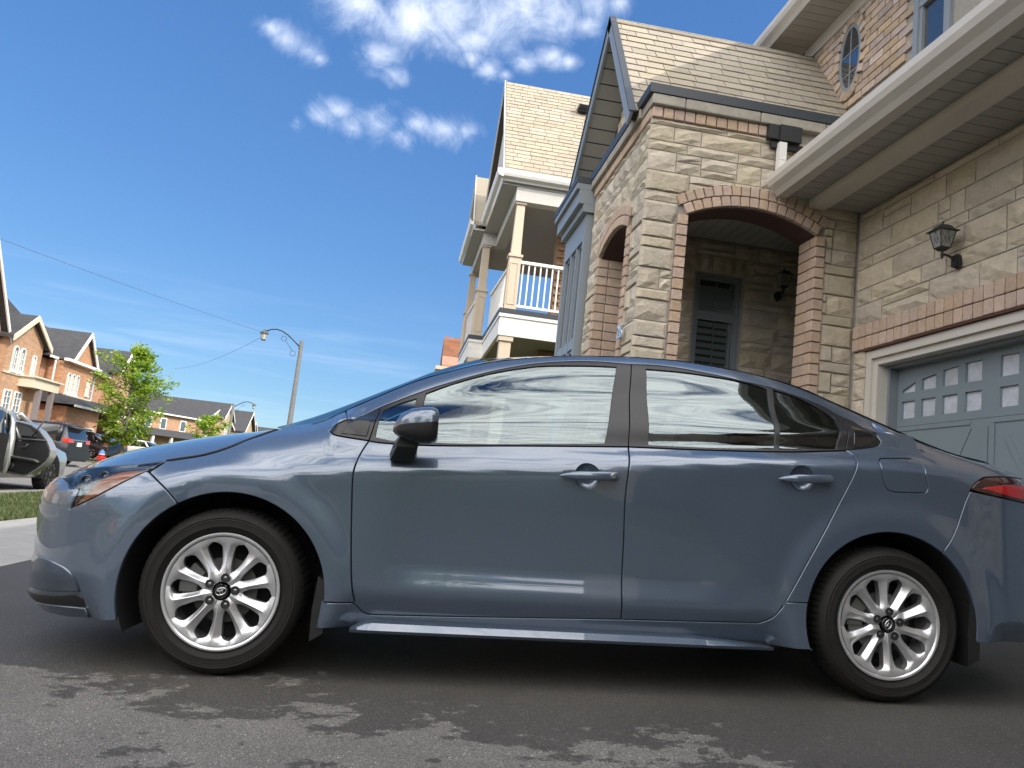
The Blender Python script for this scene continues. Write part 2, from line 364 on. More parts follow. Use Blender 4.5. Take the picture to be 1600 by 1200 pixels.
# pavement slabs, one sheet per slab
pv = struct(MB().box((-3.58,-40,-.16),(-2.07,120,-.104)).build('pavement', mat('joint_dark', (.12,.12,.115), rough=.95)))
pv.location = (0,0,0)
sl_ = MB().box((-.745,-.745,-.03),(.745,.745,.0)).mesh('paving_slab'); sl_.materials.append(CONC)
for k in range(26): place('paving_slab', sl_, pv, (-2.825, -9.3+1.505*k, -.0935))
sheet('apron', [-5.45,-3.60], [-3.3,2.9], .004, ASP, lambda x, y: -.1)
RD = mat('street_asphalt', (.17,.165,.155), rough=.93, noise_amt=.14, noise_scale=1.2, bump=.3, bump_scale=120)
sheet('street', [-13.1,-5.75], [-120,400], .0, RD, lambda x, y: -.125)
def kerb(x0, x1):
    o = MB().box((x0,-60,-.2),(x1,160,-.06)).build('kerb', CONC); struct(o)
kerb(-5.75,-5.58); kerb(-13.27,-13.1)
for (ya_, yb_3) in ((33.5,40),(47,53),(60,66)):
    o = sheet('far_driveway', [-19,-16,-14.5,-13.3], [ya_,yb_3], .006, RD, lambda x, y: bank(x, y)-.0)
# grass blades on the near verge (one mass)
GR = mat('grass_blade', (.062,.090,.026), rough=.7, noise_amt=.45, noise_scale=1.6, vary=0)
GD = mat('dry_grass_blade', (.24,.20,.09), rough=.8, noise_amt=.3, noise_scale=2)
rg = random.Random(3)
for nm_, m_, cnt_, hh_ in (('verge_grass', GR, 26000, .075), ('verge_dry_grass', GD, 7000, .06)):
    b = MB()
    for i in range(cnt_):
        y = 3.6+(rg.random()**1.25)*11.; x = rg.uniform(-5.56,-3.62)
        if y < 6.5 and x > -3.7: pass
        dens = noise.noise(Vector((x*.9, y*.6, 3.))) 
        if nm_ == 'verge_dry_grass' and dens < .0 and rg.random() < .7: continue
        h = hh_*rg.uniform(.4,1.1); a = rg.uniform(0, 6.28); w_ = .006+.0016*max(0, y-5); lx, ly = rg.gauss(0,.35)*h, rg.gauss(0,.35)*h
        k = len(b.v); b.v += [(x-w_*math.cos(a), y-w_*math.sin(a), -.113), (x+w_*math.cos(a), y+w_*math.sin(a), -.113), (x+lx, y+ly, -.113+h)]; b.f.append((k, k+1, k+2))
    o = b.build(nm_, m_, None, fix=False); tag(o, 'mown grass blades of the verge between pavement and street' if m_ is GR else 'straw-coloured dry blades through the verge lawn', 'grass'); o['kind'] = 'stuff'

# ================================================================ shared masonry helpers
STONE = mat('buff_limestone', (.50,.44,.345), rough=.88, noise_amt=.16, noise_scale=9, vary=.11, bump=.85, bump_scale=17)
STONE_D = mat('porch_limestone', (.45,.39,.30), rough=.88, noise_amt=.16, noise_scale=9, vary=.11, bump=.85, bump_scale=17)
MORTAR = mat('grey_mortar', (.31,.295,.265), rough=.95, noise_amt=.2, noise_scale=40, bump=.4, bump_scale=120)
BRICKP = mat('pink_buff_brick', (.50,.375,.285), rough=.85, noise_amt=.16, noise_scale=25, vary=.10, bump=.5, bump_scale=70)
BRICKW = mat('mottled_brick', (.46,.36,.28), rough=.85, noise_amt=.22, noise_scale=14, vary=.24, bump=.5, bump_scale=60)
ALU = mat('taupe_soffit', (.34,.335,.315), rough=.5, noise_amt=.04, noise_scale=3)
FASC = mat('cream_grey_fascia', (.56,.53,.48), rough=.42, noise_amt=.05, noise_scale=4)
FLASH = mat('dark_slate_flashing', (.040,.048,.058), rough=.45, noise_amt=.1)
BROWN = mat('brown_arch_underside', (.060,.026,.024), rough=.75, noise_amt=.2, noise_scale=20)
SHING = mat('tan_shingle', (.375,.333,.265), rough=.92, noise_amt=.18, noise_scale=60, vary=.10, bump=.6, bump_scale=220)
SHING0 = mat('shingle_underlay', (.05,.042,.034), rough=.95)
FRAME = mat('grey_blue_frame', (.235,.265,.29), rough=.4)
FRAME_D = mat('slate_frame', (.19,.215,.24), rough=.4)
IRON = mat('black_iron', (.018,.018,.02), rough=.4, spec=.5)
DOOR = mat('slate_blue_door', (.185,.235,.26), rough=.42, noise_amt=.04, noise_scale=3)
PANE = glass_mat('house_glass', (.18,.2,.22), .28)
WHITE = mat('white_trim', (.74,.73,.70), rough=.5, noise_amt=.04)
_uni = MB().box((-.5,-.5,-.5),(.5,.5,.5)).mesh('brick')
import bmesh
def bev_unit(name, off=.06, jit=0.):
    me = MB().box((-.5,-.5,-.5),(.5,.5,.5)).mesh(name); bm = bmesh.new(); bm.from_mesh(me)
    bmesh.ops.bevel(bm, geom=bm.edges[:], offset=off, segments=1, affect='EDGES')
    for v in bm.verts: v.co += Vector((random.uniform(-jit,jit) for _ in range(3)))
    bm.to_mesh(me); bm.free(); return me
BRK = {}
def brick(parent, c, s, m, rot=(0,0,0), name='brick'):
    k = (m.name, random.randrange(4))
    if k not in BRK:
        me = bev_unit('brick', .05, .012); me.materials.append(m); BRK[k] = me
    return place(name, BRK[k], parent, c, rot, s)
def courses(z0, z1, pat):
    out = []; z = z0; i = 0
    while z < z1-.03:
        h = pat[i % len(pat)]; i += 1
        if z+h > z1-.05: h = z1-z
        out.append((z, z+h)); z += h
    return out
def ashlar(parent, frame, u0, u1, z0, z1, m, zlow=None, pat=(.20,.10,.20,.20,.10,.155), lens=(.24,.62), seed=0, ins=.005, proud=.025, name='stone', split=.3):
    """rock-faced stones over a rectangle; frame(u,z,d) -> 3D with d = distance out of the wall; zlow(u) = bottom limit (arches)"""
    rng = random.Random(seed)
    for (a, b) in courses(z0, z1, pat):
        u = u0
        while u < u1-.02:
            l = rng.uniform(*lens)*(1.25 if b-a < .12 else 1)
            if u+l > u1-.14: l = u1-u
            cells = [(u, u+l, a, b)]
            if b-a > .17 and l > .30 and rng.random() < split:
                zm = a+(b-a)*rng.choice((.4,.6)); cells = [(u, u+l, a, zm), (u, u+l, zm, b)]
                if rng.random() < .5:
                    um = u+l*rng.uniform(.35,.65); cells = [(u, um, a, b), (um, u+l, a, zm), (um, u+l, zm, b)]
            for (p, q, c, d) in cells: stone(parent, frame, p, q, c, d, m, zlow, rng, ins, proud, name)
            u += l
def stone(parent, frame, p, q, c, d, m, zlow, rng, ins, proud, name):
    p += ins; q -= ins; c += ins; d -= ins
    if zlow is None or all(zlow(p+(q-p)*i/6) <= c+.002 for i in range(7)):
        nx = max(2, min(6, int((q-p)/.09))); nz = 3 if d-c > .12 else 2
        b = MB()
        def bulge(i, j):
            e = i in (0, nx) or j in (0, nz)
            return proud*(.30 if e else 1.)*rng.uniform(.65,1.25)+(0 if e else .004)
        for j in range(nz+1):
            for i in range(nx+1):
                uu = p+(q-p)*i/nx; zz = c+(d-c)*j/nz
                if 0 < i < nx: uu += rng.uniform(-.25,.25)*(q-p)/nx
                if 0 < j < nz: zz += rng.uniform(-.22,.22)*(d-c)/nz
                b.v.append(frame(uu, zz, bulge(i, j)))
        w_ = nx+1
        for j in range(nz):
            for i in range(nx): b.f.append((j*w_+i, j*w_+i+1, (j+1)*w_+i+1, (j+1)*w_+i))
        ring = [i for i in range(w_)]+[j*w_+nx for j in range(1, nz+1)]+[nz*w_+i for i in range(nx-1, -1, -1)]+[j*w_ for j in range(nz-1, 0, -1)]
        k = len(b.v)
        for i in ring:
            ii, jj = i % w_, i//w_; b.v.append(frame(p+(q-p)*ii/nx, c+(d-c)*jj/nz, -.02))
        for i in range(len(ring)): b.f.append((ring[i], ring[(i+1)%len(ring)], k+(i+1)%len(ring), k+i))
        o = b.build(name, m, None, smooth=False); o.parent = parent; return
    # cut stones round an arch
    n = 44; cols_ = [p+(q-p)*i/n for i in range(n+1)]; run = []
    def flush(run):
        if len(run) < 2: return
        if (run[-1]-run[0]) < .03: return
        run = [x for i, x in enumerate(run) if i in (0, len(run)-1) or i % 4 == 0]; low = [(x, max(c, zlow(x))) for x in run]; top = [(run[-1], d), (run[0], d)]
        if max(d-z for x, z in low) < .025: return
        poly = low+top; b = MB(); nn = len(poly); cx_ = sum(x for x, z in poly)/nn; cz_ = sum(z for x, z in poly)/nn
        for x, z in poly: b.v.append(frame(x, z, -.02))
        for x, z in poly: b.v.append(frame(x, z, proud*.35))
        for x, z in poly: b.v.append(frame(cx_+(x-cx_)*.8, cz_+(z-cz_)*.8, proud*rng.uniform(.75,1.1)))
        for r in (0, 1):
            for i in range(nn): b.f.append((r*nn+i, r*nn+(i+1)%nn, (r+1)*nn+(i+1)%nn, (r+1)*nn+i))
        b.v.append(frame(cx_, cz_, proud))
        for i in range(nn): b.f.append((2*nn+i, 2*nn+(i+1)%nn, 3*nn))
        o = b.build(name, m, None); o.parent = parent
    for x in cols_:
        if zlow(x) < d-.004: run.append(x)
        else: flush(run); run = []
    flush(run)
def wall_with_arch(name, m, parent, frame, u0, u1, z0, z1, holes, d0, d1):
    """slab with arched openings; holes: (ua, ub, zs, fn) open at the foot"""
    b = MB(); us = sorted(set([u0, u1]+[h[0]+(h[1]-h[0])*i/16 for h in holes for i in range(17)]))
    for a, c in zip(us, us[1:]):
        mid = (a+c)/2; za = zc_2 = z0
        for h in holes:
            if h[0]-1e-6 < mid < h[1]+1e-6: za, zc_2 = h[2](a), h[2](c)
        P = [frame(a, za, d0), frame(c, zc_2, d0), frame(c, zc_2, d1), frame(a, za, d1), frame(a, z1, d0), frame(c, z1, d0), frame(c, z1, d1), frame(a, z1, d1)]
        b.hexa(P)
    return b.build(name, m, parent)

# ================================================================ our house
XG, YP, XS = 4.70, 3.56, 2.55
house = thing('stone_house', 'buff stone two-storey house with an arched porch and slate-blue garage door behind the sedan', 'house', (XS, YP, .10))
fF = lambda u, z, d: (u, YP+.03-d, z)          # porch face towards the camera
fS = lambda u, z, d: (XS+.03-d, u, z)          # porch face towards the street
R1, C1X, C1Z = 1.40, 3.63, 2.335
R2, C2Y, C2Z = 1.19, 4.64, 2.50
def arcz(c, r, cz, half): return lambda u: (cz+math.sqrt(max(r*r-min(abs(u-c),half)**2, 0))) if abs(u-c) <= half+1e-4 else -9
inF = arcz(C1X, R1, C1Z, .66); inS = arcz(C2Y, R2, C2Z, .56)
def outline(c, r, cz, half, ring=.205, jw=.090):
    def f(u):
        du = abs(u-c)
        if du < half+.085: return cz+math.sqrt((r+ring)**2-min(du, half+.085)**2)
        if du < half+jw: return cz+math.sqrt(r*r-half*half)
        return -9
    return f
outF = outline(C1X, R1, C1Z, .66); outS = outline(C2Y, R2, C2Z, .56)
pw_ = wall_with_arch('porch_wall', MORTAR, house, fF, XS+.04, XG+.20, .05, 4.60, [(2.97, 4.29, inF)], 0., -.28)
sw_ = wall_with_arch('porch_side_wall', MORTAR, house, fS, YP+.04, 5.78, .05, 4.60, [(4.08, 5.20, inS)], 0., -.28)
ashlar(pw_, fF, XS-.0, XG+.012, .60, 4.48, STONE, outF, seed=3)
ashlar(sw_, fS, YP+.035, 5.76, .60, 4.48, STONE, outS, seed=11, pat=(.155,.20,.10,.20,.10,.20), lens=(.2,.5))
# corner stones read as one block round the corner: soldier bricks, coping, flashing above
for i in range(20):
    x = XS+.055+.107*i
    if x < XG-.75 or 4.42 < x < 4.66: brick(pw_, (x, YP+.03, 4.535), (.097, .07, .100), BRICKP)
for i in range(20):
    y = YP+.10+.107*i
    if y < 5.74: brick(sw_, (XS+.03, y, 4.535), (.07, .097, .100), BRICKP)
cop = MB()
xs_ = [XS-.02, 2.86, 3.62, 4.30, XG]
for a, b_ in zip(xs_, xs_[1:]):
    me = rbox((a+.003, YP-.045, 4.592), (b_-.003, YP+.28, 4.695), .012); me.materials.append(mat('cast_stone', (.34,.315,.27), rough=.85, noise_amt=.25, noise_scale=7, bump=.2)); o = place('coping_stone', me, pw_)
ys_ = [YP-.045+.33, 4.35, 5.1, 5.80]
for a, b_ in zip(ys_, ys_[1:]):
    me = rbox((XS-.045, a+.003, 4.592), (XS+.28, b_-.003, 4.695), .012); me.materials.append(MATS['cast_stone']); place('coping_stone', me, sw_)
MB().box((XS-.055, YP-.055, 4.698),(XG+.3, YP+.02, 4.79)).box((XS-.055, YP+.022, 4.698),(XS+.02, 5.82, 4.79)).build('parapet_flashing', FLASH, house)
# arch rings of two courses of bricks
def ring_bricks(parent, frame, c, r, cz, half, jambz0, rotax, mm=BRICKP):
    th = math.asin(half/r)
    for row in (0, 1):
        rr = r+.052+.103*row; n = int(round(2*th*rr/.098)); n += (n % 2 == 0)
        thr = th+(.02 if row else 0)
        for i in range(n):
            a = -thr+2*thr*(i+.5)/n
            u, z = c+rr*math.sin(a), cz+rr*math.cos(a); w_ = 2*thr*rr/n-.011
            P = frame(u, z, .0)
            if rotax == 'F': brick(parent, P, (w_, .075, .094), mm, (0, a, 0))
            else: brick(parent, P, (.075, w_, .094), mm, (-a, 0, 0))
    zs = cz+math.sqrt(r*r-half*half)
    z = zs-.055
    while z > jambz0:
        for s in (-1, 1):
            u = c+s*(half+.034); P = frame(u, z, -.025)
            if rotax == 'F': brick(parent, P, (.100, .125, .094), mm)
            else: brick(parent, P, (.125, .100, .094), mm)
            # return faces inside the opening
            u2 = c+s*(half+.018); P = frame(u2, z, -.19)
            if rotax == 'F': brick(parent, P, (.07, .19, .094), mm)
            else: brick(parent, P, (.19, .07, .094), mm)
        z -= .1045
ring_bricks(pw_, fF, C1X, R1, C1Z, .66, .9, 'F'); ring_bricks(sw_, fS, C2Y, R2, C2Z, .56, .9, 'S')
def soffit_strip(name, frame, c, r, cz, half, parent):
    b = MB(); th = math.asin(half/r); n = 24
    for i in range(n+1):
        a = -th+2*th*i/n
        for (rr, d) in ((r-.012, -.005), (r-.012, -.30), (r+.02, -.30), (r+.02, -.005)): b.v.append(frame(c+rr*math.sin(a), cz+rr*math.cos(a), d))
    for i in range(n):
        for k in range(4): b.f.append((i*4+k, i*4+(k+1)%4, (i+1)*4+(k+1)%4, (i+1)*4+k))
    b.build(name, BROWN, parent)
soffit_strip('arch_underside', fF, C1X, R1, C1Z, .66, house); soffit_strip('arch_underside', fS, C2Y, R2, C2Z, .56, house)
# porch: inner wall with shuttered window, ceiling, side walls, floor slab
YI = 5.30
fI = lambda u, z, d: (u, YI+.03-d, z)
WX0, WX1, WZ1 = 3.77, 4.35, 3.62
def winlow(u): return 3.83 if WX0-.02 < u < WX1+.02 else -9
iw = MB(); iw.box((XS+.31, YI+.03, .3),(WX0, YI+.2, 4.2)).box((WX1, YI+.03, .3),(5.6, YI+.2, 4.2)).box((WX0, YI+.03, WZ1),(WX1, YI+.2, 4.2)).box((WX0, YI+.03, .3),(WX1, YI+.2, 1.35))
iw = iw.build('porch_inner_wall', MORTAR, house)
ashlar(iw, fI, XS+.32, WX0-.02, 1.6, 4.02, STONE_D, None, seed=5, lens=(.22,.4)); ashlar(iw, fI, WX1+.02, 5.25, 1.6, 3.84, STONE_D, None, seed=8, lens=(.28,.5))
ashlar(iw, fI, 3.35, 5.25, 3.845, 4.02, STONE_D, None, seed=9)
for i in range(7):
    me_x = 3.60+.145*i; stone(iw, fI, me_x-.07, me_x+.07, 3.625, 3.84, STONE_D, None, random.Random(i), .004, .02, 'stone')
cl = MB().box((XS+.31, YP+.30, 4.04),(XG+.9, YI+.03, 4.12)).build('porch_ceiling', ALU, house)
for i in range(22): place('ceiling_board', _uni, cl, (XS+.36+.13*i, (YP+.30+YI)/2, 4.030), scale=(.122, YI-YP-.32, .016)) if XS+.36+.13*i < XG+.85 else None
_uni.materials.append(ALU)
MB().box((XG-.0, YP+.31, .2),(XG+.0+.25, YP+.312, 4.0)).box((5.30, YP+.31, .2),(5.5, YI+.0, 4.1)).build('porch_end_wall', MORTAR, house)
MB().box((XS+.1, YP+.1, .12),(XG, YI, .62)).build('porch_floor', mat('concrete', (.33,.32,.30), rough=.9, noise_amt=.15, noise_scale=4, bump=.2), house)
wf = MB(); 
def fr_rect(b, x0, x1, z0, z1, w_, y0, y1):
    b.box((x0, y0, z0),(x0+w_, y1, z1)).box((x1-w_, y0, z0),(x1, y1, z1)).box((x0+w_, y0, z1-w_),(x1-w_, y1, z1)).box((x0+w_, y0, z0),(x1-w_, y1, z0+w_))
fr_rect(wf, WX0+.002, WX1-.002, 1.36, WZ1-.002, .035, YI+.05, YI+.12)
fr_rect(wf, WX0+.037, WX1-.037, 1.40, 3.10, .035, YI+.07, YI+.11); fr_rect(wf, WX0+.037, WX1-.037, 3.135, WZ1-.04, .035, YI+.07, YI+.11)
wf.box((WX0+.037, YI+.06, 3.10),(WX1-.037, YI+.12, 3.135))
wn_ = wf.build('porch_window', FRAME_D, house)
MB().box((WX0+.07, YI+.085, 1.43),(WX1-.07, YI+.09, 3.07)).box((WX0+.07, YI+.085, 3.165),(WX1-.07, YI+.09, WZ1-.07)).build('pane', glass_mat('clear_house_glass', (.85,.88,.9), .06), wn_)
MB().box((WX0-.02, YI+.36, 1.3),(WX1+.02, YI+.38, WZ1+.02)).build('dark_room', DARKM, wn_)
sh_m = MB().box((-.5,-.5,-.5),(.5,.5,.5)).mesh('shutter_slat'); sh_m.materials.append(mat('white_shutter', (.78,.80,.81), rough=.5))
for k in range(19):
    z = 1.50+.085*k
    if z < 3.06:
        for sx in (0, 1): place('shutter_slat', sh_m, wn_, (WX0+.07+.118+.226*sx*.98, YI+.14, z), (math.radians(-42), 0, 0), (.205, .062, .008))
for k in range(4):
    z = 3.20+.085*k
    for sx in (0, 1): place('shutter_slat', sh_m, wn_, (WX0+.07+.118+.226*sx*.98, YI+.14, z), (math.radians(-66), 0, 0), (.205, .078, .008))
MB().box((WX0+.292, YI+.12, 1.43),(WX0+.304, YI+.135, WZ1-.07)).box((WX1-.105, YI+.115, 1.43),(WX1-.07, YI+.165, WZ1-.07)).build('shutter_stile', sh_m.materials[0], wn_)
# grey bay window beyond the side arch
bay = MB(); BX = 2.47; BY0, BY1 = 5.82, 7.02
bay.box((BX+.02, BY0, .3),(BX+.30, BY0+.10, 4.30)).box((BX+.02, BY1-.10, .3),(BX+.30, BY1, 4.30)).box((BX+.02, BY0+.102, 3.98),(BX+.3, BY1-.102, 4.30)).box((BX+.03, BY0+.102, .3),(BX+.3, BY1-.102, 1.1))
bay.box((BX-.04, BY0-.04, 4.303),(BX+.3, BY1+.04, 4.40)).box((BX-.10, BY0-.04, 4.403),(BX+.3, BY1+.10, 4.58)).box((BX-.14, BY0-.04, 4.583),(BX+.3, BY1+.14, 4.66))
for k in (1, 2): bay.box((BX+.025, BY0+.1+.333*k-.03, 1.1),(BX+.2, BY0+.1+.333*k+.03, 3.98))
bay.box((BX+.03, BY0+.1, 2.62),(BX+.2, BY1-.1, 2.74))
bw_ = bay.build('bay_window', FRAME, house)
for k in range(3):
    y0 = BY0+.1+.333*k+(.03 if k else 0); y1 = BY0+.1+.333*(k+1)-(.03 if k < 2 else 0)
    for (z0, z1) in ((1.1,2.62),(2.74,3.98)):
        b = MB(); w_ = .035
        b.box((BX+.05, y0, z0),(BX+.09, y0+w_, z1)).box((BX+.05, y1-w_, z0),(BX+.09, y1, z1)).box((BX+.05, y0+w_, z0),(BX+.09, y1-w_, z0+w_)).box((BX+.05, y0+w_, z1-w_),(BX+.09, y1-w_, z1)); b.build('sash', FRAME, bw_)
        MB().box((BX+.07, y0+w_, z0+w_),(BX+.075, y1-w_, z1-w_)).build('pane', PANE, bw_)
MB().box((BX+.31, BY0+.02, .3),(BX+.33, BY1-.02, 4.3)).build('bay_backing', DARKM, house)
MB().box((BX-.15, BY0-.05, 4.663),(BX+.35, BY1+.15, 4.74)).build('bay_flashing', FLASH, house)
MB().box((BX+.33, YI+.21, .3),(9.0, 7.3, 4.6)).build('house_core', MORTAR, house)
# gable over the porch
RY, RZ = 5.18, 6.50
ya, za_ = 3.88, 4.68; yb_, zb_2 = 6.95, 4.64
GX = 2.78
gw = MB(); gp = [(YP+.30, 4.6), (6.85, 4.6), (6.80, 4.72), (RY, RZ-.13), (YP+.34, 4.72)]
gw.prism(gp, lambda y, z: (GX+.03, y, z), lambda y, z: (GX+.25, y, z)); gw = gw.build('gable_wall', MORTAR, house)
fG = lambda u, z, d: (GX+.03-d, u, z)
for (a, b_) in courses(4.62, 6.3, (.20,.10,.155,.20,.10)):
    lo = max(YP+.36, RY-(RZ-.16-b_)/1.38); hi = min(6.8, RY+(RZ-.16-b_)/1.03); u = lo; rng = random.Random(int(a*100))
    while u < hi-.05:
        l = rng.uniform(.22,.5)
        if u+l > hi-.1: l = hi-u
        stone(gw, fG, u, u+l, a, b_, STONE, None, rng, .004, .02, 'stone'); u += l
# little arched niche window high in the gable
b = MB(); P = [(4.50,4.75),(4.86,4.75)]+[(4.68+.18*math.cos(t*math.pi/10), 4.98+.2*math.sin(t*math.pi/10)) for t in range(11)]
b.prism(P, lambda y, z: (GX-.02, y, z), lambda y, z: (GX-.004, y, z)); b.build('gable_window', mat('brick_red_panel', (.20,.09,.06), rough=.7), house)
def slope_pt(side, s, x, lift=0.):   # s=0 at the eave, 1 at the ridge
    y0, z0 = ((ya, za_) if side == 0 else (yb_, zb_2)); y = y0+(RY-y0)*s; z = z0+(RZ-z0)*s
    n = Vector((0, -(RZ-z0), (RY-y0))) if side == 0 else Vector((0, (RZ-z0), -(RY-y0)))
    n.normalize(); n = n if n.z > 0 else -n
    return (x, y+n.y*lift, z+n.z*lift)
OX = 2.44     # front edge of the roof (rake overhang)
rf = MB()
for sd in (0, 1):
    for (x0, x1) in ((OX, 5.1),):
        P = [slope_pt(sd, 0, x0, -.10), slope_pt(sd, 0, x1, -.10), slope_pt(sd, 1, x1, -.10), slope_pt(sd, 1, x0, -.10), slope_pt(sd, 0, x0, 0), slope_pt(sd, 0, x1, 0), slope_pt(sd, 1, x1, 0), slope_pt(sd, 1, x0, 0)]
        rf.hexa(P)
roof = rf.build('gable_roof', SHING0, house)
def shingles(parent, pt, nrm_rows, x0, x1, tab, m, lift=.008, name='shingle', rngs=4, xf=None, slen=None):
    rng = random.Random(rngs); n = 0
    for r in range(nrm_rows):
        s0 = r/nrm_rows; s1 = min(1.0, (r+1.12)/nrm_rows); x = x0-(tab*.5 if r % 2 else 0)-rng.uniform(0, .06)
        while x < x1:
            w_ = tab*rng.uniform(.8,1.25); a = max(x+.004, x0); c = min(x+w_-.004, x1); x += w_
            if c-a < .03: continue
            t = lift*rng.uniform(.9,1.7)
            P = [pt(s0, a, .001), pt(s0, c, .001), pt(s1, c, .0005), pt(s1, a, .0005), pt(s0, a, t+.004), pt(s0, c, t+.004), pt(s1, c, .002), pt(s1, a, .002)]
            o = MB().hexa(P).build(name, m, None); o.parent = parent; n += 1
    return n
shingles(roof, lambda s, x, l: slope_pt(0, s, x, l), 15, OX+.02, 5.1, .27, SHING)
rk = MB()
for k in range(11): 
    x = OX+.02+.25*k
    me = rbox((x, RY-.10, RZ-.02),(x+.26, RY+.10, RZ+.018), .01); 
    for v in me.vertices: v.co.z -= abs(v.co.y-RY)*1.0
    me.materials.append(SHING); place('ridge_cap', me, roof)
# rake boards and soffit under the overhang
for sd in (0, 1):
    P = [slope_pt(sd, -.02, OX-.03, -.14), slope_pt(sd, -.02, OX, -.14), slope_pt(sd, 1.0, OX, -.14), slope_pt(sd, 1.0, OX-.03, -.14), slope_pt(sd, -.02, OX-.03, .005), slope_pt(sd, -.02, OX, .005), slope_pt(sd, 1.0, OX, .005), slope_pt(sd, 1.0, OX-.03, .005)]
    MB().hexa(P).build('rake_board', FRAME, house)
    P = [slope_pt(sd, -.02, OX-.045, .006), slope_pt(sd, -.02, OX+.03, .006), slope_pt(sd, 1.0, OX+.03, .006), slope_pt(sd, 1.0, OX-.045, .006), slope_pt(sd, -.02, OX-.045, .022), slope_pt(sd, -.02, OX+.03, .022), slope_pt(sd, 1.0, OX+.03, .022), slope_pt(sd, 1.0, OX-.045, .022)]
    MB().hexa(P).build('drip_edge', FLASH, house)
    ns = 14
    for k in range(ns):
        s0, s1 = k/ns+.004, (k+1)/ns-.002
        P = [slope_pt(sd, s0, OX+.002, -.125), slope_pt(sd, s1, OX+.002, -.125), slope_pt(sd, s1, GX+.02, -.125), slope_pt(sd, s0, GX+.02, -.125), slope_pt(sd, s0, OX+.002, -.112), slope_pt(sd, s1, OX+.002, -.112), slope_pt(sd, s1, GX+.02, -.112), slope_pt(sd, s0, GX+.02, -.112)]
        MB().hexa(P).build('soffit_board', ALU, house)
# ---- garage front
YG0 = -2.55; DZ = 2.47; DY1 = 3.36; DY0 = -1.52
fX = lambda u, z, d: (XG+.03-d, u, z)
gwl = MB().box((XG+.03, DY1, .1),(XG+.25, YP+.3, 3.95)).box((XG+.03, YG0, .1),(XG+.25, DY0, 3.95)).box((XG+.03, DY0, DZ),(XG+.25, DY1, 3.95)).build('garage_wall', MORTAR, house)
ashlar(gwl, fX, YG0, YP-.005, 2.715, 3.84, STONE, None, seed=21, pat=(.20,.155,.20,.10,.20,.20,.10), lens=(.30,.72), split=.22)
ashlar(gwl, fX, DY1+.0, YP-.005, .55, 2.46, STONE, None, seed=22, lens=(.3,.4), split=0)
ashlar(gwl, fX, YG0, DY0, .35, 2.46, STONE, None, seed=23)
n = int((YP-.02-DY0+.3)/.105)
for r in (0, 1):
    for i in range(n):
        y = YP-.06-.105*i
        if y > DY0-.2: brick(gwl, (XG+.03, y, 2.527+.123*r), (.075, .095, .113), BRICKP)
MB().box((XG+.0, DY0, 2.452),(XG+.26, DY1+.02, 2.468)).build('steel_lintel', mat('lintel_brown', (.09,.035,.025), rough=.7), house)
tr2 = MB()
for (o, w_, x0, x1) in ((0., .075, XG+.03, XG+.10), (.075, .06, XG+.06, XG+.25)):
    zt2 = 2.448-o; tr2.box((x0, DY0+o, zt2-w_),(x1, DY1-o, zt2)).box((x0, DY1-o-w_, .18),(x1, DY1-o, zt2-w_)).box((x0, DY0+o, .18),(x1, DY0+o+w_, zt2-w_))
tr2.build('garage_frame', FASC, house)
tr2 = MB(); o = .135; w_ = .03; zt2 = 2.448-o
tr2.box((XG+.16, DY0+o, zt2-w_),(XG+.25, DY1-o, zt2)).box((XG+.16, DY1-o-w_, .18),(XG+.25, DY1-o, zt2-w_)).box((XG+.16, DY0+o, .18),(XG+.25, DY0+o+w_, zt2-w_)); tr2.build('weather_strip', FRAME_D, house)
XD = 4.95
# door slab sections with pane openings
GY1, GY0 = DY1-.10, DY0+.10
cols_ = []
for hlf in range(4):
    y_hi = 3.14-1.15*hlf-0.0
    for k in range(4): cols_.append((y_hi-.262*k-.178, y_hi-.262*k, hlf, k))
gd = MB(); sec_z = [(.22,.78),(.783,1.30),(1.303,1.76),(1.763,2.42)]
for (z0, z1) in sec_z[:3]: gd.box((XD, GY0, z0),(XD+.05, GY1, z1))
arch_t = {0: (2.085,2.15), 1: (2.16,2.185), 2: (2.20,2.215), 3: (2.222,2.225)}
ys = [GY0]; 
yy = sorted([(c[0], c[1], c[2], c[3]) for c in cols_ if c[0] > GY0]); cur = GY0
for (a, b_, hlf, k) in yy:
    gd.box((XD, cur, 1.763),(XD+.05, a, 2.42)); cur = b_
    kk = k if hlf % 2 == 0 else 3-k; t0, t1 = arch_t[kk] if hlf % 2 == 0 else arch_t[kk][::-1]
    gd.box((XD, a, 1.763),(XD+.05, b_, 1.83)); gd.box((XD, a, 1.985),(XD+.05, b_, 2.062))
    # t0 on the far side (larger y), t1 nearer
    zfar, znear = (t0, t1) 
    gd.hexa([(XD,a,znear),(XD+.05,a,znear),(XD+.05,b_,zfar),(XD,b_,zfar),(XD,a,2.42),(XD+.05,a,2.42),(XD+.05,b_,2.42),(XD,b_,2.42)])
gd.box((XD, cur, 1.763),(XD+.05, GY1, 2.42))
gdo = gd.build('garage_door', DOOR, house)
PB = mat('obscured_pane_sky_tone', (.52,.56,.63), noise_amt=.3, noise_scale=5, rough=.12, spec=.8, coat=1.)  # pale blue mottled base stands in for sky reflected in the panes
t = PB.node_tree; vt = t.nodes.new('ShaderNodeTexVoronoi'); vt.inputs['Scale'].default_value = 130; g_ = t.nodes.new('ShaderNodeNewGeometry'); t.links.new(g_.outputs['Position'], vt.inputs['Vector'])
bp = t.nodes.new('ShaderNodeBump'); bp.inputs['Strength'].default_value = .55; bp.inputs['Distance'].default_value = .004; t.links.new(vt.outputs['Distance'], bp.inputs['Height']); t.links.new(bp.outputs[0], t.nodes['Principled BSDF'].inputs['Normal']); t.links.new(bp.outputs[0], t.nodes['Principled BSDF'].inputs['Coat Normal'])
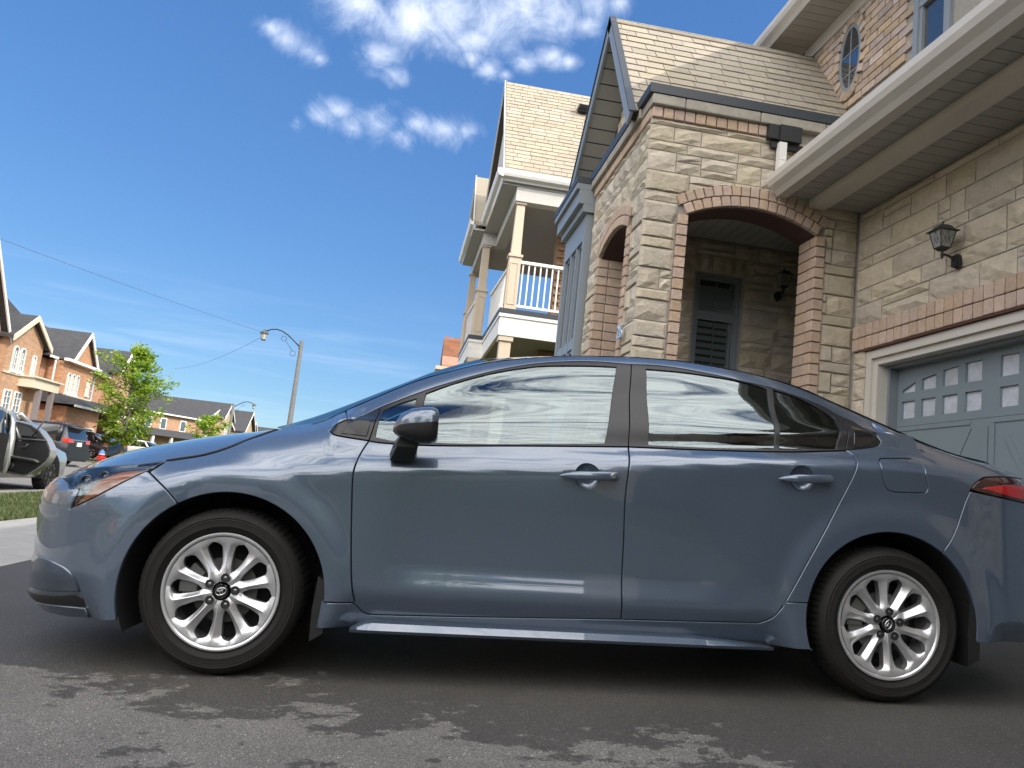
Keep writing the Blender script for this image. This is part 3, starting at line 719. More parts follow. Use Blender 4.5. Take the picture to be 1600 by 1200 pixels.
for (a, b_, hlf, k) in yy:
    kk = k if hlf % 2 == 0 else 3-k; t0, t1 = arch_t[kk] if hlf % 2 == 0 else arch_t[kk][::-1]
    MB().box((XD+.022, a, 1.83),(XD+.028, b_, 1.985)).build('pane', PB, gdo)
    MB().hexa([(XD+.022,a,2.062),(XD+.028,a,2.062),(XD+.028,b_,2.062),(XD+.022,b_,2.062),(XD+.022,a,t1),(XD+.028,a,t1),(XD+.028,b_,t0),(XD+.022,b_,t0)]).build('pane', PB, gdo)
def bar(b, y0, z0, y1, z1, w_=.05, x=XD, t=.014):
    d = Vector((y1-y0, z1-z0)); L_ = d.length; n_ = Vector((-d.y, d.x))/L_*w_/2
    b.hexa([(x-t, y0-n_.x, z0-n_.y), (x, y0-n_.x, z0-n_.y), (x, y1-n_.x, z1-n_.y), (x-t, y1-n_.x, z1-n_.y), (x-t, y0+n_.x, z0+n_.y), (x, y0+n_.x, z0+n_.y), (x, y1+n_.x, z1+n_.y), (x-t, y1+n_.x, z1+n_.y)])
for hlf in range(4):
    yh = 3.20-1.15*hlf; yl = yh-1.08
    if yl < GY0: continue
    for args in ((yh, 1.735, yl+.16, 1.735, .03, .009), (yh, .30, yl, .30, .05, .012), (yh, .32, yh, 1.715, .05, .012), (yl, .32, yl, 1.70, .05, .010), (yl+.17, 1.70, yh-.14, .36, .045, .007), (yh-.14, 1.62, yl+.17, .36, .045, .011)):
        b = MB(); bar(b, *args[:4], w_=args[4], t=args[5]); b.build('trim_board', DOOR, gdo)
MB().box((XG-.02, DY0, .195),(XD+.3, DY1, .232)).build('garage_threshold', mat('threshold_concrete', (.36,.36,.36), rough=.8, noise_amt=.1, noise_scale=8), house)
# ---- garage eave: soffit boards, beam, gutter
SZ = 3.85; XE = 3.80; YE = -3.05
MB().box((4.36, YE, SZ+.012),(XG+.25, YP-.03, SZ+.03)).box((XE+.03, YE, SZ+.062),(4.20, YP-.03, SZ+.08)).build('soffit_backing', DARKM, house)
n = int((YP-.04-YE)/.13)
sb1 = MB().box((4.345, -.0615, SZ-.004),(XG+.02, .0615, SZ+.012)).mesh('soffit_board'); sb1.materials.append(ALU)
sb2 = MB().box((XE+.045, -.0615, SZ+.046),(4.165, .0615, SZ+.062)).mesh('soffit_board'); sb2.materials.append(ALU)
for i in range(n):
    y = YP-.11-.13*i
    place('soffit_board', sb1, house, Vector((0, y, 0))-house.location); place('soffit_board', sb2, house, Vector((0, y, 0))-house.location)
MB().box((4.17, YE, SZ-.03),(4.34, YP-.03, SZ+.09)).build('eave_beam', FASC, house)
gt = MB(); gprof = [(XE+.13, SZ+.02),(XE+.03, SZ+.02),(XE-.005, SZ+.06),(XE-.055, SZ+.10),(XE-.075, SZ+.145),(XE-.075, SZ+.205),(XE-.06, SZ+.21),(XE-.06, SZ+.15),(XE+.03, SZ+.06),(XE+.11, SZ+.06),(XE+.11, SZ+.21),(XE+.13, SZ+.21)]
gt.prism(gprof, lambda x, z: (x, YP-.045, z), lambda x, z: (x, YE, z)); gt.build('gutter', FASC, house)
rr = MB(); rr.hexa([(XE+.0,YE,4.04),(5.05,YE,4.78),(5.05,YP+.02,4.78),(XE+.0,YP-.06,4.04),(XE+.0,YE,4.10),(5.05,YE,4.84),(5.05,YP+.02,4.84),(XE+.0,YP-.06,4.10)]); rr.build('garage_roof', SHING, house)
MB().box((XG+.05, YG0, 3.86),(5.05, YP, 4.7)).build('garage_attic', MORTAR, house)
# scupper and short downspout where porch and garage eaves meet
MB().box((3.70, YP-.07, 4.44),(3.80, YP-.005, 4.58)).box((3.803, YP-.10, 4.42),(4.02, YP-.005, 4.578)).box((3.74, YP-.05, 4.36),(4.06, YP-.005, 4.417)).build('rain_scupper', mat('black_scupper', (.02,.021,.024), rough=.5), house)
b = MB(); b.box((3.80, YP-.10, 4.22),(3.875, YP-.035, 4.40)); b.hexa([(3.80,YP-.10,4.10),(3.86,YP-.10,4.05),(3.86,YP-.035,4.05),(3.80,YP-.035,4.10),(3.80,YP-.10,4.217),(3.875,YP-.10,4.217),(3.875,YP-.035,4.217),(3.80,YP-.035,4.217)]); b.build('downspout', WHITE, house)
# ---- upper storey: brick wall, oval window, eave
XU = 5.0; YU = 5.34
uw = MB().box((XU+.02, -3.2, 4.4),(XU+.25, 2.72, 6.78)).box((XU+.02, 3.24, 4.4),(XU+.25, YU-.02, 6.78)).box((XU+.02, 2.72, 5.95+.9),(XU+.25, 3.24, 6.85)).box((XU+.25,YU-.25,4.4),(9.5,YU-.02,6.78)).box((XU+.02,2.72,4.4),(XU+.25,3.24,4.9)).build('upper_wall', MORTAR, house)
OY, OZ, OW, OH = 4.36, 6.02, .215, .40
def inoval(y, z, g=0.): return ((y-OY)/(OW+g))**2+((z-OZ)/(OH+g))**2 < 1
cnt = 0; r = 0; z = 5.42
rngb = random.Random(5)
while z < 6.70:
    y = YU-.01-(.12 if r % 2 else 0.)
    if r % 2: 
        brick(uw, (XU+.02, YU-.065, z+.04), (.05, .105, .080), BRICKW)
    while y > 3.27:
        l = .245; c = y-l/2; seg = [(c, l)]
        blocked = inoval(c, z+.04, .11)
        if not blocked and y-l > 3.24 and y < YU:
            brick(uw, (XU+.02, c, z+.04), (.05*rngb.uniform(.95,1.1), l-.013, .080), BRICKW); cnt += 1
        elif blocked:
            for q in (-.06, .06):
                if not inoval(c+q, z+.04, .085): brick(uw, (XU+.02, c+q, z+.04), (.05, .10, .080), BRICKW)
        y -= l
    z += .092; r += 1
n = 22
for i in range(n):
    a = 2*math.pi*i/n; y = OY+(OW+.052)*math.cos(a); z = OZ+(OH+.052)*math.sin(a); ta = math.atan2(math.sin(a)/(OH), math.cos(a)/(OW))
    brick(uw, (XU+.018, y, z), (.07, .082, .10), BRICKW, (ta-math.pi/2, 0, 0))
b = MB()
def ovring(b, ry, rz, t, x0, x1, n=40):
    o = len(b.v)
    for k in range(n):
        a = 2*math.pi*k/n
        for (q, x) in ((0, x0), (0, x1), (-t, x1), (-t, x0)): b.v.append((x, OY+(ry+q)*math.cos(a), OZ+(rz+q)*math.sin(a)))
    for k in range(n):
        for j in range(4): b.f.append((o+k*4+j, o+k*4+(j+1)%4, o+((k+1)%n)*4+(j+1)%4, o+((k+1)%n)*4+j))
ovring(b, OW, OH, .045, XU-.005, XU+.015); b.box((XU-.003, OY-.008, OZ-OH+.04),(XU+.012, OY+.008, OZ+OH-.04)).box((XU-.002, OY-OW+.04, OZ-.2),(XU+.011, OY+OW-.04, OZ-.185)).box((XU-.002, OY-OW+.04, OZ+.05),(XU+.011, OY+OW-.04, OZ+.065))
ow = b.build('oval_window', FRAME, house)
b = MB(); P = [(OY+(OW-.03)*math.cos(2*math.pi*k/32), OZ+(OH-.03)*math.sin(2*math.pi*k/32)) for k in range(32)]; b.prism(P, lambda y, z: (XU+.004, y, z), lambda y, z: (XU+.014, y, z)); b.build('pane', mat('dark_window_glass', (.03,.035,.04), rough=.03, coat=1., spec=1.), ow)
b = MB(); b.box((XU-.02, 2.72, 4.9),(XU+.06, 2.79, 6.85)).box((XU-.02, 3.17, 4.9),(XU+.06, 3.24, 6.85)).box((XU-.02, 2.79, 4.9),(XU+.06, 3.17, 4.97)).box((XU-.01, 2.79, 5.85),(XU+.06, 3.17, 5.91))
b.box((XU, 2.79, 4.97),(XU+.05, 2.83, 6.85)).box((XU, 3.13, 4.97),(XU+.05, 3.17, 6.85)); uwn = b.build('upper_window', FRAME, house)
MB().box((XU+.03, 2.79, 4.9),(XU+.04, 3.17, 6.85)).build('pane', MATS['dark_window_glass'], uwn)
ZU = 6.66
MB().box((XU-.03, -3.2, 6.50),(XU+.02, YU+.02, ZU+.02)).build('frieze_board', FASC, house)
XUE, YUE = XU-.50, YU+.40
MB().box((XUE+.05, -3.6, ZU+.02),(XU+.3, YUE-.05, ZU+.03)).box((XU+.3, YU-.02, ZU+.02),(9.6, YUE-.05, ZU+.03)).build('eave_backing', DARKM, house)
n = int((YUE+3.5)/.13)
sb3 = MB().box((XUE+.02, -.0615, ZU+.004),(XU-.03, .0615, ZU+.02)).mesh('soffit_board'); sb3.materials.append(ALU)
for i in range(n): place('soffit_board', sb3, house, Vector((0, YUE-.14-.13*i, 0))-house.location)
b = MB(); gp2 = [(x-XE+XUE, z-SZ+ZU) for x, z in gprof]; b.prism(gp2, lambda x, z: (x, YUE+.02, z), lambda x, z: (x, -3.7, z)); b.build('upper_gutter', FASC, house)
b = MB(); b.prism([(-(x-XE)+YUE, z-SZ+ZU) for x, z in gprof], lambda y, z: (XUE+.14, y, z), lambda y, z: (9.8, y, z)); b.build('upper_gutter', FASC, house)
b = MB(); b.box((XU+.02, YU-.018, 4.4),(9.5, YU-.0, 6.6)).build('side_wall_brick', BRICKW, house)
# main hip roof and the mass of the house (casts the shade over the driveway)
ZR = ZU+.2; b = MB(); x0, x1, y0, y1 = XUE, 13.2, -3.7, YUE; rx0, rx1, ry_, rz_ = 7.4, 10.5, 1.0, 9.3
b.v = [(x0,y0,ZR),(x1,y0,ZR),(x1,y1,ZR),(x0,y1,ZR),(rx0,ry_,rz_),(rx1,ry_,rz_)]; b.f = [(0,1,5,4),(1,2,5),(2,3,4,5),(3,0,4),(0,3,2,1)]; b.build('main_roof', SHING, house)
MB().box((XU+.3, -3.2, .1),(12.8, YU-.3, ZR)).build('house_body', BRICKW, house)
MB().box((5.05,-3.2,.1),(XU+.3+.0,-2.6,4.4)).build('house_flank', BRICKW, house)
# house number beside the arch
cu = bpy.data.curves.new('number', 'FONT'); cu.body = '26'; cu.size = .19; cu.extrude = .008; cu.bevel_depth = .002; cu.align_x = 'CENTER'
to = bpy.data.objects.new('house_number_tmp', cu); COL.objects.link(to); bpy.context.view_layer.update()
me = bpy.data.meshes.new_from_object(to); bpy.data.objects.remove(to); me.materials.append(mat('brushed_nickel', (.62,.66,.70), rough=.25, metal=.6))
num = place('house_number', me, house, Vector((XS-.035, 3.88, 2.37))-house.location, (math.pi/2, 0, -math.pi/2))
# ---- wall lanterns
def lantern(loc, rz, label, face=1):
    t = thing('wall_lantern', label, 'lantern', loc, 'black wall lanterns on the house'); t.rotation_euler = (0, 0, rz); t.scale = (.88, .88, .88)
    # local: +x out of the wall
    def pyr(b, s0, z0, s1, z1, cx=.16):
        b.hexa([(cx-s0,-s0,z0),(cx+s0,-s0,z0),(cx+s0,s0,z0),(cx-s0,s0,z0),(cx-s1,-s1,z1),(cx+s1,-s1,z1),(cx+s1,s1,z1),(cx-s1,s1,z1)])
    def add(nm, b, m, sm=False, par=t):
        me = b.mesh(nm, sm); me.materials.append(m); return place(nm, me, par)
    b = MB(); P = [(.052*math.cos(a)*(1 if abs(math.sin(a)) < .8 else .8), .075*math.sin(a)) for a in [2*math.pi*(k+.5)/10 for k in range(10)]]
    b.prism(P, lambda y, z: (0, y, z), lambda y, z: (.028, y*.85, z*.88)); b.box((.02,-.028,-.05),(.05,.028,.05)); add('wall_plate', b, IRON)
    b = MB(); b.tube([(.03,0,0),(.08,0,.035),(.125,0,.045),(.16,0,.05)], [.014,.012,.010,.010], 8); b.tube([(.16,0,.015),(.16,0,.035),(.16,0,.075)], [.006,.016,.011], 8); b.tube([(.16,0,.0),(.16,0,.016)], [.004,.011], 8); add('arm', b, IRON, 40)
    b = MB(); pyr(b, .020, .072, .045, .095); pyr(b, .045, .095, .050, .105); add('cage_base', b, IRON)
    b = MB()
    for sx, sy in ((-1,-1),(1,-1),(1,1),(-1,1)): b.tube([(.16+sx*.047, sy*.047, .10),(.16+sx*.077, sy*.077, .255)], .0045, 6)
    add('cage_bars', b, IRON)['kind'] = 'stuff'
    b = MB(); pyr(b, .045, .104, .074, .252); b.f = [q for i, q in enumerate(b.f) if i >= 2]; gl = add('lantern_glass', b, mat('seeded_glass', (.25,.255,.24), rough=.2, spec=.6))
    b = MB()
    for (nx, ny) in ((1,0),(-1,0),(0,1),(0,-1)):
        def P_(a_, h): 
            s = .045+(.074-.045)*(h-.104)/.148+.001
            return (.16+nx*s+(-ny)*a_*s, ny*s+nx*a_*s, h)
        for (a0,h0,a1,h1) in ((-.95,.225,-.3,.18),(-.3,.18,.3,.18),(.3,.18,.95,.225),(-.3,.18,-.75,.13),(.3,.18,.75,.13),(0,.25,-.3,.18),(0,.25,.3,.18),(-.3,.18,0,.135),(.3,.18,0,.135)): b.tube([P_(a0,h0), P_(a1,h1)], .0017, 4)
    add('leading', b, IRON)['kind'] = 'stuff'
    b = MB(); pyr(b, .098, .250, .092, .262); pyr(b, .070, .262, .052, .300); pyr(b, .052, .300, .030, .318); b.tube([(.16,0,.318),(.16,0,.333),(.16,0,.343),(.16,0,.352)], [.008,.006,.013,.003], 8); add('cap', b, mat('weathered_cap', (.045,.05,.052), rough=.35))
    return t
lantern((XG-.0, 2.15, 2.965), math.pi, 'black glass lantern on the pale stone wall above the garage door')
lantern((4.78, YI-.0, 3.45), -math.pi/2, 'black lantern in the shade of the porch beside the shuttered window')

# ================================================================ the beige house next door with a balcony
nb = thing('balcony_house', 'pale siding house next door with a columned corner balcony and steep tan shingle roof', 'house', (2.2, 11.3, 0.))
SIDING = mat('pale_siding', (.52,.51,.48), rough=.6, noise_amt=.05); BEIGE = mat('beige_column', (.56,.47,.36), rough=.55, noise_amt=.05)
BROWNB = mat('brown_brick_wall', (.26,.16,.09), rough=.85, noise_amt=.3, noise_scale=30, vary=.1)
AX, AY = 2.15, 11.21; JX, JY, EY = 1.83, 14.22, 17.2
# deck: dark edge, fascia boards
def ell_ring(name, z0, z1, out, m, t=.06, parent=nb):
    o = out; b = MB()
    b.box((AX-o, AY-o, z0),(5.2, AY-o+t, z1)); b.box((AX-o, AY-o+t, z0),(AX-o+t, JY-o, z1)); b.box((JX-o, JY-o, z0),(AX-o+t, JY-o+t, z1)) if False else b.box((JX-o, JY-o+.0, z0),(AX-o-.0, JY-o+t, z1))
    b.box((JX-o, JY-o+t, z0),(JX-o+t, EY, z1)); return b.build(name, m, parent)
MB().box((AX+.02, AY+.02, 3.86),(5.2, JY, 4.165)).box((JX+.02, JY+.02, 3.86),(5.2, EY-.01, 4.166)).build('deck', mat('deck_board_soffit', (.30,.29,.27), rough=.6), nb)
ell_ring('deck_edge', 4.172, 4.262, .03, FLASH); ell_ring('fascia_board', 3.955, 4.168, .0, WHITE); ell_ring('fascia_board', 3.74, 3.950, .006, WHITE); ell_ring('fascia_trim', 4.10, 4.165, .022, WHITE, .02)
def col(x, y, z0, zc, z1):
    b = MB(); s = .115
    b.box((x-s, y-s, z0),(x+s, y+s, zc-.05)); c = b.build('column', BEIGE, nb)
    b = MB()
    for (dx, dy) in ((0,-1),(-1,0)):
        if dy: fr_rect2(b, lambda u, z, d: (x+u, y-s-d, z), -.085, .085, z0+.10, zc-.16, .025)
        else: fr_rect2(b, lambda u, z, d: (x-s-d, y+u, z), -.085, .085, z0+.10, zc-.16, .025)
    b.build('column_panel', BEIGE, c)
    b = MB(); b.box((x-s-.025, y-s-.025, zc-.05),(x+s+.025, y+s+.025, zc)); 
    t, u = .095, .08
    b.hexa([(x-t,y-t,zc),(x+t,y-t,zc),(x+t,y+t,zc),(x-t,y+t,zc),(x-u,y-u,z1-.04),(x+u,y-u,z1-.04),(x+u,y+u,z1-.04),(x-u,y+u,z1-.04)]); b.box((x-u-.03,y-u-.03,z1-.04),(x+u+.03,y+u+.03,z1)); b.build('column_shaft', BEIGE, c)
def fr_rect2(b, f, u0, u1, z0, z1, w_, t=.01):
    for (a, c, e, g) in ((u0, u0+w_, z0, z1),(u1-w_, u1, z0, z1),(u0+w_, u1-w_, z0, z0+w_),(u0+w_, u1-w_, z1-w_, z1)):
        P = [f(a,e,0),f(c,e,0),f(c,e,t),f(a,e,t),f(a,g,0),f(c,g,0),f(c,g,t),f(a,g,t)]; b.hexa(P)
col(2.325, 11.36, 4.262, 5.36, 6.42); col(1.99, 14.36, 4.262, 5.36, 6.42); col(1.93, 16.9, 4.262, 5.36, 6.42)
for (x, y) in ((2.31, 11.36),(1.99, 14.36)):
    b = MB(); b.box((x-.11, y-.11, 0.),(x+.11, y+.11, 3.64)); b.box((x-.14, y-.14, 3.643),(x+.14, y+.14, 3.738)); b.build('lower_column', BEIGE, nb)
# railings: rails and each baluster
def railing(p0, p1, n, z0=4.34, z1=5.27):
    p0, p1 = Vector(p0), Vector(p1); d = (p1-p0); L_ = d.length; a = math.atan2(d.y, d.x); c = (p0+p1)/2
    me = MB().box((-L_/2,-.035, z1-.06),(L_/2,.035, z1)).mesh('railing'); me.materials.append(WHITE)
    r = place('railing', me, nb, Vector((c.x, c.y, 0))-nb.location, (0,0,a))
    me = MB().box((-L_/2,-.025,z0),(L_/2,.025,z0+.05)).mesh('bottom_rail'); me.materials.append(WHITE); place('bottom_rail', me, r)
    bl_ = MB().box((-.014,-.014, z0+.052),(.014,.014, z1-.062)).mesh('baluster'); bl_.materials.append(WHITE)
    for i in range(n): place('baluster', bl_, r, (-L_/2+L_*(i+.5)/n, 0, 0))
railing((2.445, 11.34), (3.62, 11.34), 10); railing((2.30, 11.50), (2.22, 14.20), 22); railing((1.96, 14.50), (1.90, 16.75), 18)
# beams, ceiling, eave
b = MB(); b.box((2.20, 11.22, 6.425),(5.2, 11.46, 6.71)); b.box((2.20, 11.46, 6.425),(2.44, 14.23, 6.71)); b.box((1.88, 14.235, 6.425),(2.44, 14.47, 6.71)); b.box((1.88, 14.47, 6.425),(2.10, 17.2, 6.71)); b.build('balcony_beam', SIDING, nb)
MB().box((1.90, 11.20, 6.713),(5.3, 17.2, 6.75)).build('balcony_ceiling', mat('pale_soffit', (.40,.39,.37), rough=.6), nb)
MB().box((1.90, 11.13, 6.753),(5.3, 11.2, 6.80)).build('eave_soffit', MATS['pale_soffit'], nb); MB().box((1.62,14.15,6.713),(1.895,17.2,6.75)).build('eave_soffit', MATS['pale_soffit'], nb)
gq_ = [(.0,.0),(-.07,.03),(-.09,.08),(-.10,.16),(-.085,.16),(-.075,.10),(.0,.10)]
b = MB(); b.prism([(u+11.13, v+6.80) for u, v in gq_], lambda y, z: (1.80, y, z), lambda y, z: (5.4, y, z)); b.build('gutter', WHITE, nb)
b = MB(); b.prism([(u+1.87, v+6.80) for u, v in gq_], lambda x, z: (x, 11.04, z), lambda x, z: (x, 14.1, z)); b.build('gutter', WHITE, nb)
b = MB(); b.prism([(u+1.62, v+6.80) for u, v in gq_], lambda x, z: (x, 14.12, z), lambda x, z: (x, 17.4, z)); b.build('gutter', WHITE, nb)
# roofs
def gable_roof(parent, x0, x1, y0, z0, yr, zr, y1, m, under, t=.09, shing=None, name='roof'):
    b = MB()
    for (ya_, zaa) in ((y0, z0), (y1, z0)):
        b.hexa([(x0,ya_,zaa-t),(x1,ya_,zaa-t),(x1,yr,zr-t),(x0,yr,zr-t),(x0,ya_,zaa),(x1,ya_,zaa),(x1,yr,zr),(x0,yr,zr)])
    return b.build(name, m, parent)
r1 = gable_roof(nb, 1.90, 5.6, 11.08, 6.93, 13.2, 9.92, 15.3, SHING0, None)
def pt1(s, x, l):
    y = 11.06+(13.2-11.06)*s; z = 6.91+(9.92-6.91)*s; n = Vector((0, -(3.01), 2.14)).normalized(); n = -n if n.z < 0 else n; return (x, y+n.y*l, z+n.z*l)
SHING2 = mat('tan_shingle_neighbour', (.365,.318,.245), rough=.92, noise_amt=.15, noise_scale=50, vary=.10, bump=.4, bump_scale=200)
shingles(r1, pt1, 26, 1.91, 4.95, .30, SHING2, rngs=9)
MB().box((4.96, 11.06, 6.9),(4.97, 11.07, 6.91)).build('roof_stop', SHING0, nb) if False else None
b = MB(); b.prism([(11.2,6.98),(15.2,6.98),(13.2,9.78)], lambda y, z: (2.02, y, z), lambda y, z: (2.10, y, z)); b.build('gable_siding', SIDING, nb)
for (ya_, yb2) in ((11.04,13.2),(15.36,13.2)):
    b = MB(); b.hexa([(1.872,ya_,6.80),(1.898,ya_,6.80),(1.898,yb2,9.80),(1.872,yb2,9.80),(1.872,ya_,6.96),(1.898,ya_,6.96),(1.898,yb2,9.96),(1.872,yb2,9.96)]); b.build('rake_board', SIDING, nb)
r2 = gable_roof(nb, 1.63, 4.0, 14.26, 6.96, 15.4, 8.5, 16.6, SHING, None)
b = MB(); b.prism([(14.4,6.98),(16.5,6.98),(15.4,8.38)], lambda y, z: (1.70, y, z), lambda y, z: (1.78, y, z)); b.build('gable_siding', SIDING, nb)
for (ya_) in (14.24, 16.62):
    b = MB(); b.hexa([(1.60,ya_,6.83),(1.628,ya_,6.83),(1.628,15.4,8.40),(1.60,15.4,8.40),(1.60,ya_,6.98),(1.628,ya_,6.98),(1.628,15.4,8.54),(1.60,15.4,8.54)]); b.build('rake_board', SIDING, nb)
b = MB(); b.box((-.13,-.10,-.02),(.13,.10,.06)).box((-.11,-.115,.06),(.12,.09,.13)); me = b.mesh('roof_vent'); me.materials.append(IRON)
place('roof_vent', me, nb, Vector((3.62, 12.66, 9.26))-nb.location, (math.radians(25),0,0))
# walls behind
MB().box((3.30, 12.25, 4.27),(4.6, 12.6, 6.70)).build('brick_wall', BROWNB, nb)
for k in range(30): 
    z = 4.30+.08*k
    for j in range(3): brick(nb, Vector((3.42+.25*j+(.12 if k % 2 else 0), 12.235, z+.03))-nb.location, (.235,.06,.068), BROWNB)
MB().box((5.25, 11.9, 0),(12.5, 23.5, 6.9)).box((3.2, 12.8, 0),(5.25, 17.1, 3.84)).build('house_body', BROWNB, nb)
b = MB(); b.v = [(5.0,11.0,6.9),(13,11.0,6.9),(13,24,6.9),(5.0,24,6.9),(8,17.5,9.9),(10,17.5,9.9)]; b.f = [(0,1,5,4),(1,2,5),(2,3,4,5),(3,0,4),(0,3,2,1)]; b.build('main_roof', SHING, nb)
# ================================================================ the orange-roofed house further along
fo = thing('orange_roofed_house', 'house with terracotta-brown shingle roof just showing beyond the balcony house', 'house', (3.0, 27.4, 0))
TERR = mat('terracotta_shingle', (.40,.185,.11), rough=.9, noise_amt=.2, noise_scale=16, vary=.12)
X0 = 1.78; slt = Vector((0, .72, .92))
def pt3(s, x, l): return (x, 26.78+.95*s, 5.47+1.25*s)
b = MB(); b.hexa([(X0,26.75,5.38),(9,26.75,5.38),(9,27.75,6.60),(X0,27.75,6.60),(X0,26.75,5.45),(9,26.75,5.45),(9,27.75,6.70),(X0,27.75,6.70)]); b.hexa([(X0,28.75,5.38),(9,28.75,5.38),(9,27.75,6.60),(X0,27.75,6.60),(X0,28.75,5.45),(9,28.75,5.45),(9,27.75,6.70),(X0,27.75,6.70)]); ro = b.build('roof', TERR, fo)
shingles(ro, pt3, 9, X0, 3.2, .42, TERR, lift=.02, rngs=2)
b = MB(); b.box((1.55, 26.55, 5.20),(9, 28.9, 5.34)); b.hexa([(1.85,26.9,4.9),(9,26.9,4.9),(9,28.8,4.9),(1.85,28.8,4.9),(1.58,26.6,5.197),(9,26.6,5.197),(9,28.8,5.197),(1.58,28.8,5.197)]); b.build('eave', BEIGE, fo)
MB().box((1.9, 27.0, 0),(9, 34, 4.9)).build('wall', BROWNB, fo)

# ================================================================ houses across the street
STB = mat('salmon_brick', (.46,.285,.185), rough=.85, noise_amt=.34, noise_scale=3.2, vary=.05, bump=.2, bump_scale=30, stretch=(1,1,3))
STB2 = mat('orange_brick', (.48,.265,.16), rough=.85, noise_amt=.34, noise_scale=3.2, vary=.05, bump=.2, bump_scale=30, stretch=(1,1,3))
STR = mat('buff_brick', (.50,.37,.24), rough=.85, noise_amt=.2, noise_scale=5, stretch=(1,1,3))
SLATE = mat('charcoal_shingle', (.050,.050,.054), rough=.9, noise_amt=.35, noise_scale=3.5, bump=.5, bump_scale=18, stretch=(.6,.6,3))
CREAM = mat('cream_trim', (.66,.60,.47), rough=.6); WTRIM = mat('white_window_trim', (.78,.76,.72), rough=.55); WDARK = mat('far_window_glass', (.10,.13,.16), rough=.06, coat=1.)
def gab(parent, xf, xb, y0, y1, ze, zr, wall, roofm, zb=-.1, over=.35, trim=None, front=True):
    """wing with its gable towards +X (the street), ridge along X"""
    ym = (y0+y1)/2
    b = MB(); b.prism([(y0,zb),(y1,zb),(y1,ze),(ym,zr-.12),(y0,ze)], lambda y, z: (xf, y, z), lambda y, z: (xb, y, z)); wl = b.build('wall', wall, parent)
    k = (zr-ze)/(ym-y0); b = MB()
    for s, yo in ((1, y0), (-1, y1)):
        ya_ = yo-s*over; zaa = ze-k*over
        b.hexa([(xf+over,ya_,zaa-.02),(xb,ya_,zaa-.02),(xb,ym,zr-.02),(xf+over,ym,zr-.02),(xf+over,ya_,zaa+.12),(xb,ya_,zaa+.12),(xb,ym,zr+.12),(xf+over,ym,zr+.12)])
    b.build('roof', roofm, parent)
    for s, yo in ((1, y0), (-1, y1)):
        ya_ = yo-s*over; zaa = ze-k*over; b = MB()
        b.hexa([(xf+over+.003,ya_,zaa-.16),(xf+over+.07,ya_,zaa-.16),(xf+over+.07,ym,zr-.16),(xf+over+.003,ym,zr-.16),(xf+over+.003,ya_,zaa+.13),(xf+over+.07,ya_,zaa+.13),(xf+over+.07,ym,zr+.13),(xf+over+.003,ym,zr+.13)]); b.build('rake_board', trim or WTRIM, parent)
    return wl
def win(parent, face, u0, u1, z0, z1, arch=False, pos=-19., bars=1, trim=None):
    """window with its pane; face 'X' looks to the street, face 'Y' looks along it"""
    f = (lambda u, z, d: (pos+d, u, z)) if face == 'X' else (lambda u, z, d: (u, pos-d, z))
    b = MB(); t = .07; P = lambda a, c, e, g, d0, d1: b.hexa([f(a,e,d0),f(c,e,d0),f(c,e,d1),f(a,e,d1),f(a,g,d0),f(c,g,d0),f(c,g,d1),f(a,g,d1)])
    P(u0,u0+t,z0,z1,0,.07); P(u1-t,u1,z0,z1,0,.07); P(u0+t,u1-t,z0,z0+t,0,.07); P(u0-.04,u1+.04,z0-.10,z0-.003,0,.12)
    if arch:
        n = 8; um = (u0+u1)/2; ra = (u1-u0)/2; o = len(b.v)
        for i in range(n+1):
            a = math.pi*i/n
            for (r_, d) in ((ra,0),(ra,.07),(ra-t,.07),(ra-t,0)): b.v.append(f(um+r_*math.cos(a), z1+r_*math.sin(a), d))
        for i in range(n):
            for k in range(4): b.f.append((o+i*4+k, o+i*4+(k+1)%4, o+(i+1)*4+(k+1)%4, o+(i+1)*4+k))
    else: P(u0+t,u1-t,z1-t,z1,0,.07)
    for k in range(bars):
        z = z0+(z1-z0)*(k+1)/(bars+1); P(u0+t,u1-t,z-.018,z+.018,0.012,.06)
    P((u0+u1)/2-.018,(u0+u1)/2+.018,z0+t,z1-(0 if arch else t),.012,.055)
    fr = b.build('window', trim or WTRIM, parent)
    b = MB(); P2 = [f(u0+t,z0+t,.02),f(u1-t,z0+t,.02),f(u1-t,z1,.02)]+([f((u0+u1)/2+((u1-u0)/2-t)*math.cos(math.pi*i/8), z1+((u1-u0)/2-t)*math.sin(math.pi*i/8), .02) for i in range(1,8)] if arch else [])+[f(u0+t,z1,.02)]
    b.v = P2; b.f = [tuple(range(len(P2)))]; b.build('pane', WDARK, fr, fix=False)
# --- first house (far left)
h1 = thing('brick_house', 'salmon brick house with twin arched windows under a cream gable, at the left edge', 'house', (-24, 40, -.1))
gab(h1, -18.9, -30, 37.55, 41.2, 5.95-.1, 7.04, STB, SLATE, trim=CREAM, over=.30)
gab(h1, -19.3, -31, 32.2, 37.4, 6.0, 9.8, STB, SLATE, over=.35)
b = MB(); b.v = [(-19.5,33,5.9),(-32,33,5.9),(-32,44,5.9),(-19.5,44,5.9),(-21.0,40.4,8.25),(-28,40.4,8.25)]; b.f = [(0,4,5,1),(1,5,2),(2,5,4,3),(3,4,0),(0,1,2,3)]; b.build('main_roof', SLATE, h1)
MB().box((-31.5,31.4,-.1),(-19.9,43.2,5.88)).build('wall', STB, h1)
win(h1,'X',38.10,38.62,4.12,5.12,True,-18.9,2); win(h1,'X',38.82,39.34,4.12,5.12,True,-18.9,2); win(h1,'X',40.2,40.6,4.0,5.0,True,-18.9,2)
for y in (36.9,37.95,39.0): win(h1,'X',y,y+.75,1.4,3.15,False,-18.9 if y > 37.5 else -19.3,4)
MB().box((-18.897,37.5,3.93),(-18.83,41.2,4.03)).build('stone_band', CREAM, h1)
